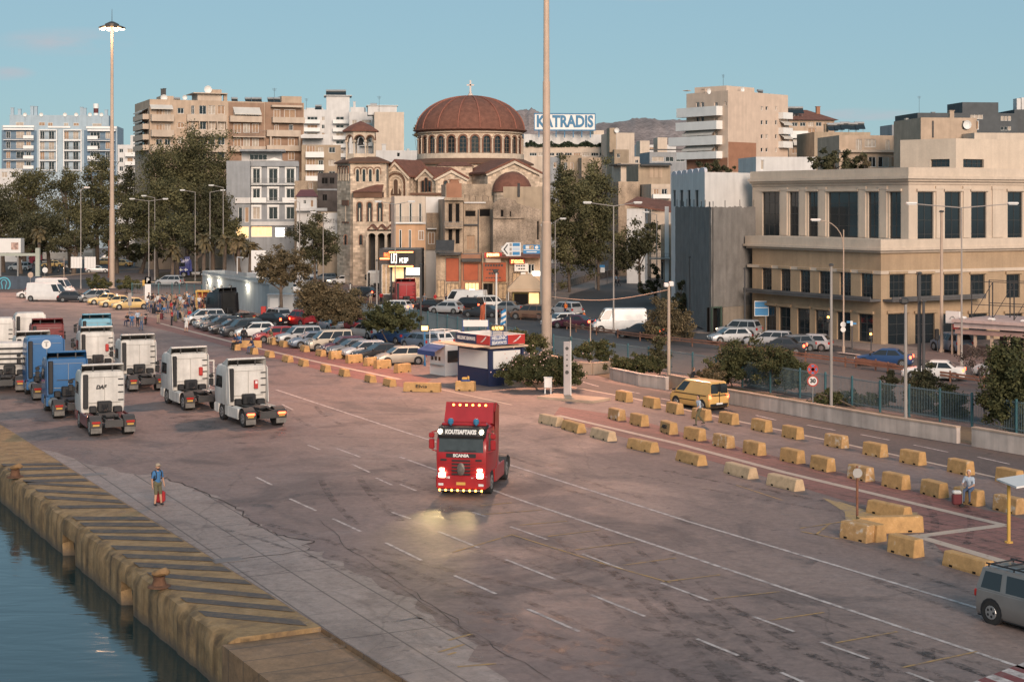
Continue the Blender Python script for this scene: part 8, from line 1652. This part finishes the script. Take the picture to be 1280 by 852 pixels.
for i,(px,bl,Y,m,lb) in enumerate((
	(30,((35,232,24,26),(20,258,30,28)),330,0,'eucalyptus before the low white house, at the pale blue block'),(88,((80,228,22,22),(92,262,30,30)),320,0,'eucalyptus whose crown covers the middle of the pale blue block'),(62,((58,285,34,28),(40,296,26,18)),300,1,'dark low tree behind the dark red lorry'),
	(4,((2,268,26,30),(12,292,24,18)),305,1,'dark tree behind the lit billboard box'),(122,((120,218,20,24),(126,255,28,28),(118,285,26,22)),310,0,'eucalyptus directly behind the tall floodlight mast'),(160,((158,228,20,18),(156,258,22,24)),345,1,'dark tree in the gap beside the beige block'),
	(232,((246,196,40,30),(212,214,38,32),(266,226,28,32),(226,244,46,32)),300,0,'biggest eucalyptus, its broad crown before the beige apartment block'),(196,((190,256,34,28),(176,282,26,22),(208,240,24,20)),286,0,'brownish lower eucalyptus at the twin-arm lamp'),(266,((266,252,26,26),(252,282,28,20),(280,276,16,20)),292,1,'dark eucalyptus beside the grey side house'),(222,((218,284,30,20),(196,304,22,12)),275,0,'small brown-leaved tree over the amber traffic arm'),(92,((96,302,28,14),(70,306,20,12)),296,1,'low dark tree behind the pale boards'),(146,((146,292,22,18),(160,304,18,14)),300,1,'low dark tree between the tall mast and the twin-arm lamp'),(26,((22,308,26,12),(44,300,20,14)),298,1,'low dark tree above the white minibus'),(176,((186,312,22,12),(168,318,18,10)),300,1,'undergrowth-height tree behind the twin-arm lamp'),(246,((244,306,26,14),(266,300,20,14)),288,1,'low dark tree behind the palm row'),(300,((288,292,16,18),(296,306,14,12)),290,0,'small tree before the side house columns'))): tree('eucalyptus_tree',px,Y,bl,lb,m,.44,1.7,.45,EG,seed=i)
for i,(px,Y,bl,m,lf,lb) in enumerate((
	(394,246,((392,288,24,20),(406,304,18,18),(380,312,14,14),(396,320,20,12)),1,.42,'dark round tree under the service station board'),(352,178,((350,326,26,17),(334,340,24,13),(370,332,18,17),(352,346,22,12)),2,.32,'feathery tamarisk leaning over the port office hut'),(712,236,((705,238,20,34),(702,282,22,38),(700,322,18,28),(722,258,22,38)),0,.45,'tall cypress-dark tree right beside the central mast'),(748,242,((748,232,22,30),(738,268,28,36),(728,312,28,32),(758,288,20,36)),0,.45,'tall dense tree over the climbing side street'),(800,240,((798,308,24,24),(782,322,20,18),(815,290,12,16)),1,.45,'dark tree below the clay-roofed white house'),
	(836,152,((832,394,24,18),(846,410,22,18),(818,410,16,16)),2,.26,'pale olive tree hiding the dark saloon'),(852,176,((850,378,11,22),(856,362,8,14)),1,.3,'slim dark tree against the netting'),(1042,216,((1045,198,26,12),(1022,204,20,10),(1068,203,20,12)),1,.45,'broad dark tree rising behind the cornice building'),(1082,214,((1081,202,7,9),),2,.35,'small yellowish tree beside the broad dark one'),(890,228,((888,210,22,9),(912,212,12,6)),1,.4,'dark tree top over the white palace roof'),(526,335,((524,165,9,14),(533,152,9,10)),2,.6,'pale tree peeping out beside the church dome'),(820,210,((818,352,10,22),(806,362,9,14)),1,.35,'shadowy tree at the mouth of the side street'))): tree('street_tree',px,Y,bl,lb,m,lf*.85,1.9,.22,'trees in the town',seed=40+i)
for i,(px,Y,bl,m,lf,lb) in enumerate((
	(400,156,((392,372,22,20),(416,378,26,18),(438,382,20,16),(404,392,26,8),(430,396,24,7)),2,.24,'loose grey-green shrub between the container and the fence lamps'),(486,148,((468,400,14,12),(490,394,24,14),(510,404,14,9),(486,406,24,6)),3,.24,'shrub behind the dark blue saloon'),(672,112,((650,462,20,16),(676,458,26,17),(704,464,22,15),(716,472,12,10),(634,470,12,9)),3,.17,'big oleander bush with a few pale flowers in the round planter'),(655,132,((650,422,14,12),(668,428,14,14)),3,.2,'dark shrub between the ferry kiosk and the central mast'),
	(742,124,((730,440,12,9),(752,436,10,12)),3,.18,'dark shrub behind the totem pillar'),(790,119.5,((778,456,16,8),(800,455,18,9),(816,458,10,8)),3,.16,'low clipped reddish shrub in the grey-white planter'),(825,122,((826,438,9,24),),1,.18,'narrow dark shrub next to the pale floodlight pole'),(916,114,((905,462,16,14),(930,450,24,18),(942,466,20,14)),3,.18,'large ragged shrub behind the yellow van'),(982,110,((975,458,20,18),(992,470,18,14)),3,.18,'leafy shrub on the planter wall beside the speed sign'),(1062,104,((1050,498,18,7),(1080,500,18,7)),3,.16,'low straggling shrub along the planter wall'),(1110,103,((1112,478,8,14),(1108,500,8,14)),1,.16,'thin upright shrub near the camera pole'),(1152,100,((1152,496,16,22),(1158,478,16,14)),1,.17,'dark bushy shrub below the twin poles'),(1196,98,((1186,500,14,16),(1196,522,18,12)),3,.17,'hanging shrub spilling over the planter wall end'),(1232,97,((1222,452,18,18),(1240,444,14,14)),4,.15,'sparse pinkish leafless shrub before the pavilion'),(1262,92,((1262,470,26,34),(1276,505,26,34),(1248,505,18,26),(1282,540,18,24)),3,.22,'large drooping shrub tree at the picture edge'),
	(124,236,((124,353,14,8),),3,.3,'round clipped bush on one side of the tall mast foot'),(158,234,((160,354,14,9),),3,.3,'round clipped bush between the mast foot and the parking sign'),(1070,102,((1020,505,14,6),(1038,496,10,8)),3,.16,'small dry shrub at the foot of the speed sign'),(905,111,((880,474,14,8),(892,468,10,9)),2,.17,'small grey shrub behind the van roof'))): tree('shrub',px,Y,bl,lb,m,lf,4.4 if m != 4 else .5,.06,'shrubs along the fences','shrub',80+i)
q=MB();rg=random.Random(2);f=P2(672,112)
for i in range(46): p=(f.x+rg.gauss(0,1.4),f.y-1.3+rg.random()*.5,1.2+rg.random()*2.0);q.sphere(p,.05,5,3)
o=[x for x in bpy.data.objects if x.get('label','').startswith('big oleander')][0];q.build('blossoms',mat('pale_pink_blossom',(.62,.42,.38),.8),o)
o['kind']='thing'
# palms
M_palm=mat('palm_frond',(.05,.046,.022),.7,leaf=True,scale=2,c2=(.15,.11,.05))
for i,(px,Y,zy,lb) in enumerate(((48,292,288,'palm in front of the dark tree behind the red lorry'),(254,262,298,'palm nearest the twin-arm lamp in the palm row'),(280,258,300,'palm beside the tall lamp in the palm row'),(297,252,302,'palm in front of the lit corner shop'),(215,268,312,'short palm under the brown-leaved tree'),(312,255,308,'small palm at the end of the palm row by the billboard'))):
	b=P2(px,Y);z=ZZ(zy,Y);o=root('palm_tree',(*b,0),lb,'palm','palms by the far road');rg=random.Random(i);q=MB();q.tube((*b,0),(b.x+.2,b.y,z),.34,.26,8);q.build('trunk',M_bark,o);q=MB()
	for j in range(34):
		a=rg.random()*6.283;el=rg.uniform(-.5,1.2);L_=rg.uniform(1.7,2.5);pp=[]
		for t in np.linspace(0,1,6): r_=L_*t*math.cos(el)*(1-.15*t);pp.append(Vector((b.x+.2+r_*math.cos(a),b.y+r_*math.sin(a),z+L_*t*math.sin(el)-1.3*t*t)))
		for p,n_ in zip(pp,pp[1:]):
			s_=Vector((-math.sin(a),math.cos(a),0))*.32
			for sg in (1,-1): q.add([p,n_,n_+s_*sg-Vector((0,0,.18)),p+s_*sg-Vector((0,0,.18))],[(0,1,2,3)])
	q.build('crown',M_palm,o)
# ================================================================ people
def person_mesh(name,bones,vox):
	"""one continuous body: tapered limbs fused by a voxel remesh, cloth regions by nearest limb"""
	mb=MB()
	for p,q,r0,r1,sl in bones:
		p,q=Vector(p),Vector(q)
		if (q-p).length < 1e-4: mb.sphere(p,r0,12,8);continue
		mb.tube(p,q,r0,r1,10);mb.sphere(p,r0,10,6);mb.sphere(q,r1,10,6)
	me=bpy.data.meshes.new(name);me.from_pydata(mb.v,[],mb.f);t=bpy.data.objects.new('tmp',me);col.objects.link(t)
	md=t.modifiers.new('r','REMESH');md.mode='VOXEL';md.voxel_size=vox;md.use_smooth_shade=True;s=t.modifiers.new('s','SMOOTH');s.iterations=2;s.factor=.5
	out=bpy.data.meshes.new_from_object(t.evaluated_get(bpy.context.evaluated_depsgraph_get()));bpy.data.objects.remove(t);out.name=name
	n=len(out.polygons);C=np.zeros(n*3);out.polygons.foreach_get('center',C);C=C.reshape(-1,3);best=np.full(n,1e9);idx=np.zeros(n,int)
	for p,q,r0,r1,sl in bones:
		p,q=np.array(p,float),np.array(q,float);d=q-p;L2=d @ d;u=np.clip(((C-p) @ d)/L2,0,1) if L2 > 1e-8 else np.zeros(n);dist=np.linalg.norm(C-(p+u[:,None]*d),axis=1)-(r0+(r1-r0)*u);w_=dist < best;best[w_]=dist[w_];idx[w_]=sl
	out.materials.clear()
	for m in (M_skin,M_white,M_dark,M_black,M_black): out.materials.append(m)
	out.polygons.foreach_set('material_index',idx.astype('i4'));out.update();return out
def body(la,ra,ll,rl,lean=0.,shorts=False,hip=.92,sit=False,fingers=False,cap=False):
	"""la/ra: elbow and wrist offsets from the shoulder; ll/rl: knee and ankle points; faces +x"""
	H=Vector((0,0,hip));Ch=H+Vector((lean,0,.40));B=[]
	B += [(H+Vector((0,-.07,0)),H+Vector((0,.07,0)),.125,.125,2),(H+Vector((0,0,.1)),Ch,.125,.135,1),(Ch+Vector((0,-.10,.02)),Ch+Vector((0,.10,.02)),.115,.115,1),(Ch+Vector((0,-.17,.09)),Ch+Vector((0,.17,.09)),.062,.062,1),(Ch+Vector((0,0,.1)),Ch+Vector((.015,0,.20)),.055,.05,0)]
	hd=Ch+Vector((.03,0,.30));B += [(hd,hd+Vector((.005,0,.035)),.088,.092,0),(hd+Vector((.02,0,-.05)),hd+Vector((.045,0,-.06)),.06,.05,0),(hd+Vector((.09,0,.0)),hd+Vector((.108,0,-.018)),.016,.018,0),(hd+Vector((-.025,0,.045)),hd+Vector((-.02,0,.05)),.092,.094,4),(hd+Vector((-.055,0,.0)),hd+Vector((-.05,0,.01)),.08,.08,4)]
	for s in (1,-1): B.append((hd+Vector((0,s*.09,0)),hd+Vector((.0,s*.098,.01)),.018,.02,0))
	for s,(e,w_) in ((1,la),(-1,ra)):
		S=Ch+Vector((0,s*.19,.07));E=S+Vector(e);W=S+Vector(w_);B += [(S,S.lerp(E,.75),.056,.048,1),(S.lerp(E,.75),E,.042,.040,0),(E,W,.040,.028,0)];d=(W-E).normalized()
		if fingers:
			pc=W+d*.05;B.append((W,pc,.030,.034,0));sd=Vector((1,0,0))-d*d.x;sd=sd.normalized() if sd.length > .1 else Vector((0,1,0))
			for k,ln in enumerate((.07,.08,.075,.06)): f0=pc+sd*(.03-.02*k)+d*.03;f1=f0+d*ln*.55;B += [(f0,f1,.0085,.008,0),(f1,f1+d*ln*.4+Vector((0,-s*.02,0)),.008,.007,0)]
			B.append((W+d*.02+sd*.03,W+d*.06+sd*.065,.011,.009,0))
		else: B.append((W,W+d*.11,.034,.026,0))
	for s,(K,A) in ((1,ll),(-1,rl)):
		T=H+Vector((0,s*.085,-.02));K,A=Vector(K),Vector(A);mid=K.lerp(A,.12);sl=0 if shorts else 2
		B += [(T,T.lerp(K,.95),.092,.066 if not shorts else .078,2),(K,K.lerp(A,.35),.056,.058,sl),(K.lerp(A,.35),A,.058,.040,sl),(A+Vector((-.04,0,-.04)),A+Vector((.16,0,-.055)),.042,.036,3)]
	return B
dn=((-.02,.06,-.29),(.05,.05,-.55));dn2=((-.02,-.06,-.29),(.05,-.05,-.55));kl=lambda s,x=0.,y=0.: ((.03+x,s*.10,.49),(.0+x*1.5,s*(.12+y),.09))
POSE={'stand': body(dn,dn2,kl(1),kl(-1,.05,.03)),'phone': body(((.02,.08,-.28),(.24,.02,-.15)),dn2,kl(1),kl(-1,.03)),'walk': body(((.10,.06,-.27),(.27,.05,-.46)),((-.12,-.06,-.27),(-.16,-.05,-.53)),((.22,.09,.52),(.26,.09,.09)),((-.04,-.09,.50),(-.36,-.09,.14)),.04),
		'cross': body(((.10,.09,-.26),(.26,-.12,-.22)),((.10,-.09,-.26),(.27,.10,-.18)),kl(1),kl(-1)),'shorts': body(dn,((.02,-.08,-.28),(.24,-.02,-.15)),kl(1),kl(-1,.03),shorts=True),'bend': body(((.22,.04,-.2),(.36,.0,-.42)),((.2,-.04,-.22),(.36,.0,-.44)),kl(1),kl(-1),.28),
		'sit': body(((.12,.06,-.26),(.34,-.03,-.32)),((.12,-.06,-.26),(.34,.03,-.32)),((.42,.12,.52),(.40,.12,.09)),((.42,-.12,.52),(.46,-.12,.09)),.12,hip=.56),'ride': body(((.22,.06,-.2),(.46,.02,-.3)),((.22,-.06,-.2),(.46,-.02,-.3)),((.40,.2,.62),(.12,.2,.36)),((.40,-.2,.62),(.12,-.2,.36)),.16,hip=.92)}
PM={k: person_mesh('person_'+k,b,.022) for k,b in POSE.items()}
CL={k: mat('cloth_'+k,c,.9,var=.12,scale=4) for k,c in (('white',(.55,.54,.53)),('black',(.02,.02,.023)),('navy',(.025,.035,.075)),('blue',(.05,.15,.32)),('red',(.36,.025,.03)),('grey',(.16,.16,.17)),('beige',(.34,.27,.2)),('denim',(.07,.10,.17)),('olive',(.11,.10,.06)),('pale',(.36,.42,.50)),('maroon',(.13,.03,.035)),('orange',(.7,.16,.03)),('brown',(.10,.07,.05)))}
CR='travellers waiting by the railing'
def person(px,py,pose,hd,top,leg,label,group=CR,z=0.,hair=None,s=1.,shoes=None):
	o=bpy.data.objects.new('person',PM[pose]);col.objects.link(o);g=G(px,py);o.location=(g.x,g.y,z);o.rotation_euler=(0,0,R(hd));o.scale=(s,)*3;mk(o,label,'person',group)
	for i,m in ((1,CL[top]),(2,CL[leg]),(4,hair or CL['brown' if hash((px,py)) % 3 == 0 else 'black'])): o.material_slots[i].link='OBJECT';o.material_slots[i].material=m
	return o
for a in ((172,408,'stand',300,'pale','black','person in a pale shirt and black trousers standing by the motorcycle'),(177,413,'stand',250,'grey','denim','person in grey and jeans nearest the trucks by the motorcycle'),(198,404,'cross',250,'black','beige','person in a black shirt and beige trousers facing the trucks'),(215,407,'phone',200,'red','black','person in a red top and black trousers looking down'),(233,415,'shorts',260,'white','white','person in a short white outfit at the path line'),(184,388,'stand',90,'white','denim','person in a white shirt seen from behind by the taxis'),(189,391,'stand',120,'grey','navy','person in grey beside the white-shirted one by the taxis'),
		(194,387,'stand',200,'white','black','person in a white top and black trousers under the parking panel'),(200,389,'phone',320,'maroon','denim','person in maroon looking at a phone in the crowd'),(205,386,'stand',150,'navy','beige','person in navy and beige in the crowd'),(210,391,'stand',230,'grey','denim','person in grey with jeans behind the red top'),(214,394,'stand',40,'red','brown','person in a red coat in the middle of the crowd'),(219,387,'cross',300,'brown','black','person in brown with folded arms in the crowd'),(224,385,'stand',270,'black','black','person all in black standing taller in the crowd'),(229,390,'stand',60,'white','denim','person in a white shirt and jeans in the crowd by the bags'),(235,391,'bend',180,'maroon','black','person in maroon bending over luggage'),
		(234,381,'stand',220,'white','black','person in white at the back by the low wall'),(240,394,'stand',140,'black','grey','person in black near the silver minivan'),(245,380,'stand',250,'navy','black','person in navy beside the yellow booth'),(249,387,'stand',300,'white','navy','person with white top in front of the yellow booth'),(253,389,'stand',200,'black','black','person in black at the booth corner'),(257,386,'phone',160,'grey','beige','person in grey by the hut door'),(222,399,'bend',30,'olive','denim','person in olive leaning over a suitcase'),(228,401,'stand',330,'grey','beige','person in grey and beige before the silver minivan'),(197,396,'stand',10,'denim','denim','person in denim behind the black-shirted one'),(190,384,'stand',80,'black','beige','person in black at the taxi end of the crowd'),(206,396,'sit',250,'blue','grey','person in a bright blue top sitting on luggage'),(213,385,'stand',180,'beige','black','person in beige at the back of the crowd'),
		(241,385,'walk',20,'pale','navy','person in pale blue walking along the wall'),(218,393,'stand',250,'black','denim','person in black and jeans just behind the red coat'),(203,392,'phone',210,'olive','black','person in olive with a phone in the crowd'),(232,396,'stand',290,'navy','grey','person in navy beside the bags'),(160,407,'sit',250,'black','navy','person in black sitting at the sign post'),(165,408,'sit',280,'blue','denim','person in blue sitting at the sign post')): person(*a)
for a in ((96,452,'cross',280,'black','navy','person in a black shirt standing behind the pale blue lorry roof'),(101,451,'stand',200,'navy','denim','person in navy beside the black-shirted one behind the lorries'),(418,411,'stand',70,'red','beige','person in a red shirt standing between the parked cars'),(393,404,'stand',250,'white','black','person in white and black by the dark shrub'),(402,402,'stand',200,'grey','denim','person in grey beside the red off-roader'),(349,402,'stand',150,'grey','grey','person in grey next to the container'),(258,410,'stand',240,'white','grey','person in white among the first parked cars'),(34,373,'walk',250,'red','beige','person walking by the blue hoarding'),(707,396,'stand',220,'orange','navy','person in an orange top at the silver off-roader door'),(770,357,'walk',200,'pale','black','first of two walkers on the side street pavement, in a pale shirt'),(773.5,357.5,'walk',200,'grey','black','second of two walkers on the side street pavement, in a grey shirt'),(694,373,'stand',200,'white','denim','person in white at the corner by the central mast'),(205,335,'walk',200,'white','beige','person in pale clothes crossing at the road bend')): person(*a,group='people on their own')
for k in range(12): x=436+k*13.5;person(x,379+.05*(x-436)+.5*(k % 4),('stand','walk','phone')[k % 3],40*k,('white','black','grey','red','navy')[k % 5],('black','denim','beige')[k % 3],'pedestrian dressed in '+('white','black','grey','red','navy')[k % 5]+', '+ORD[k]+' along the shop pavement from the bell tower','pedestrians before the shops',.12)
person(732,408.5,'ride',160,'orange','navy','motorcyclist in an orange vest and white helmet','people on their own',0,CL['white']);person(84.3,341,'ride',170,'white','black','scooter rider in white by the pale boards','people on their own');person(69.3,340,'ride',170,'brown','black','scooter rider in brown by the small round sign','people on their own')
for px,py,hd,t_,l_,lb,z in ((296,437.5,215,'navy','black','person in navy seated hunched on the yellow block',.0),(300,437,235,'blue','navy','person in bright blue seated on the yellow block',.0),(316,442.5,215,'navy','denim','person in dark blue seated alone on a yellow block',.0),(305,428,120,'black','black','person in black seated behind the large block',.0),(340,430.5,225,'olive','beige','person in olive seated by the red hatchback',.0),(865,493.5,20,'black','black','person in a black shirt sitting on the wall behind the yellow van',.45),(1213.5,631,235,'pale','denim','elderly person in a light blue shirt and jeans seated on a yellow block',.08)): o=person(px,py,'sit',hd,t_,l_,lb,'seated people',z,M_signw if px > 1200 else None);o.location.y += .12;o.location.z=z+(.10 if py < 630 and px < 800 else .05)
person(874,531,'walk',200,'pale','olive','person in a pale blue shirt and olive trousers walking past the blocks','people on their own',0,CL['black'])
o=root('shopping_trolley',G(1196,633),'small red and white wheeled shopping trolley beside the seated elderly person','trolley');g=G(1196,633);q=MB();q.M=Matrix.Translation(g);q.bbox(-.2,.2,-.15,.15,.1,.55,.05);q.bbox(-.19,.19,-.14,.14,.553,.7,.05,1);q.build('bag',[CL['maroon'],CL['white']],o);q=MB();q.M=Matrix.Translation(g);q.path([(.2,-.14,.05),(.22,-.14,1.0),(.22,.14,1.0),(.2,.14,.05)],.015);q.build('handle',M_steel,o)
for s in (1,-1): q=MB();q.tube(g+Vector((.18,s*.17,.09)),g+Vector((.18,s*.2,.09)),.09,.09,10);q.build('wheel',M_rubber,o)
# the man at the quay: finer body, cap, backpack, red bag behind him
nb=body(((-.03,.07,-.28),(.16,.03,-.50)),((-.04,-.05,-.29),(-.02,-.04,-.56)),((.02,.12,.50),(.02,.16,.10)),((.04,-.10,.50),(.05,-.15,.10)),shorts=True,fingers=True);hd=Vector((.03,0,1.62));nb += [(hd+Vector((.03,0,-.07)),hd+Vector((.055,0,-.075)),.062,.05,4)]
PM['quay']=person_mesh('person_quay',nb,.0095);o=person(197,631,'quay',-50,'blue','olive','man in a blue t-shirt, olive shorts and a cap standing on the quay','people on their own',0,CL['black'],1.02)
bk=o;o.name='person'
def onp(name,mb,m): s=mb.build(name,m,None,base=False,smooth=True);s.parent=bk;return s
q=MB();q.lathe([(.105,.04),(.11,.07),(.095,.13),(.05,.16),(.005,.165)],hd,16);q.loft([[(hd.x+x,y*.09,hd.z+.065+z) for y in (-1,-.5,.5,1) for z in (0,.012)] for x in (.07,.13,.18)]);onp('cap',q,CL['beige'])
q=MB();q.bbox(-.34,-.15,-.15,.15,1.0,1.42,.06);[q.path([(-.16,s*.12,1.4),(0,s*.12,1.49),(.12,s*.12,1.38),(.13,s*.13,1.15),(-.14,s*.14,1.05)],.02) for s in (1,-1)];g=G(197,631);M0=Matrix.Translation(g) @ Matrix.Rotation(R(-50),4,'Z') @ Matrix.Scale(1.02,4);q.v=[tuple(M0 @ Vector(v)) for v in q.v];q.build('backpack',CL['black'],None,True,'black backpack worn by the man on the quay','backpack')
q=MB();q.M=Matrix.Translation(G(198.5,629.5)+Vector((0,.25,0)));q.bbox(-.22,.22,-.15,.15,.03,.52,.07);q.build('travel_bag',CL['red'],None,True,'red travel bag standing behind the legs of the man on the quay','bag')
for k in range(11):
	c1,c2=('black','maroon','white','navy','grey','olive','red','pale','brown','blue','beige')[k],('black','denim','grey','beige')[k % 4]
	person(186+k*5.6,382.5+(k*5 % 4),('stand','cross','phone','stand')[k % 4],37*k,c1,c2,'person in '+c1+' top, '+c2+' trousers, '+ORD[k]+' from the taxis in the back row')
# luggage among the crowd
BG='luggage among the waiting travellers'
for k,(x,y,c) in enumerate(((192,392,'black'),(196,391,'navy'),(202,399,'maroon'),(219,402,'olive'),(226,398,'black'),(237,396,'red'),(243,391,'black'),(216,400,'grey'))):
	g=G(x,y);q=MB();q.M=Matrix.Translation(g) @ Matrix.Rotation(k*.7,4,'Z');q.bbox(-.22,.22,-.14,.14,.05,.68,.04);q.path([(-.12,0,.68),(-.12,0,.95),(.12,0,.95),(.12,0,.68)],.012);q.build('suitcase',CL[c],None,label=c+' suitcase, '+ORD[k]+' among the luggage counted from the taxis',cat='suitcase',group=BG)
# litter scattered on the yard
for p in PROTOS:
	for x in list(p.children_recursive)+[p]: bpy.data.objects.remove(x)
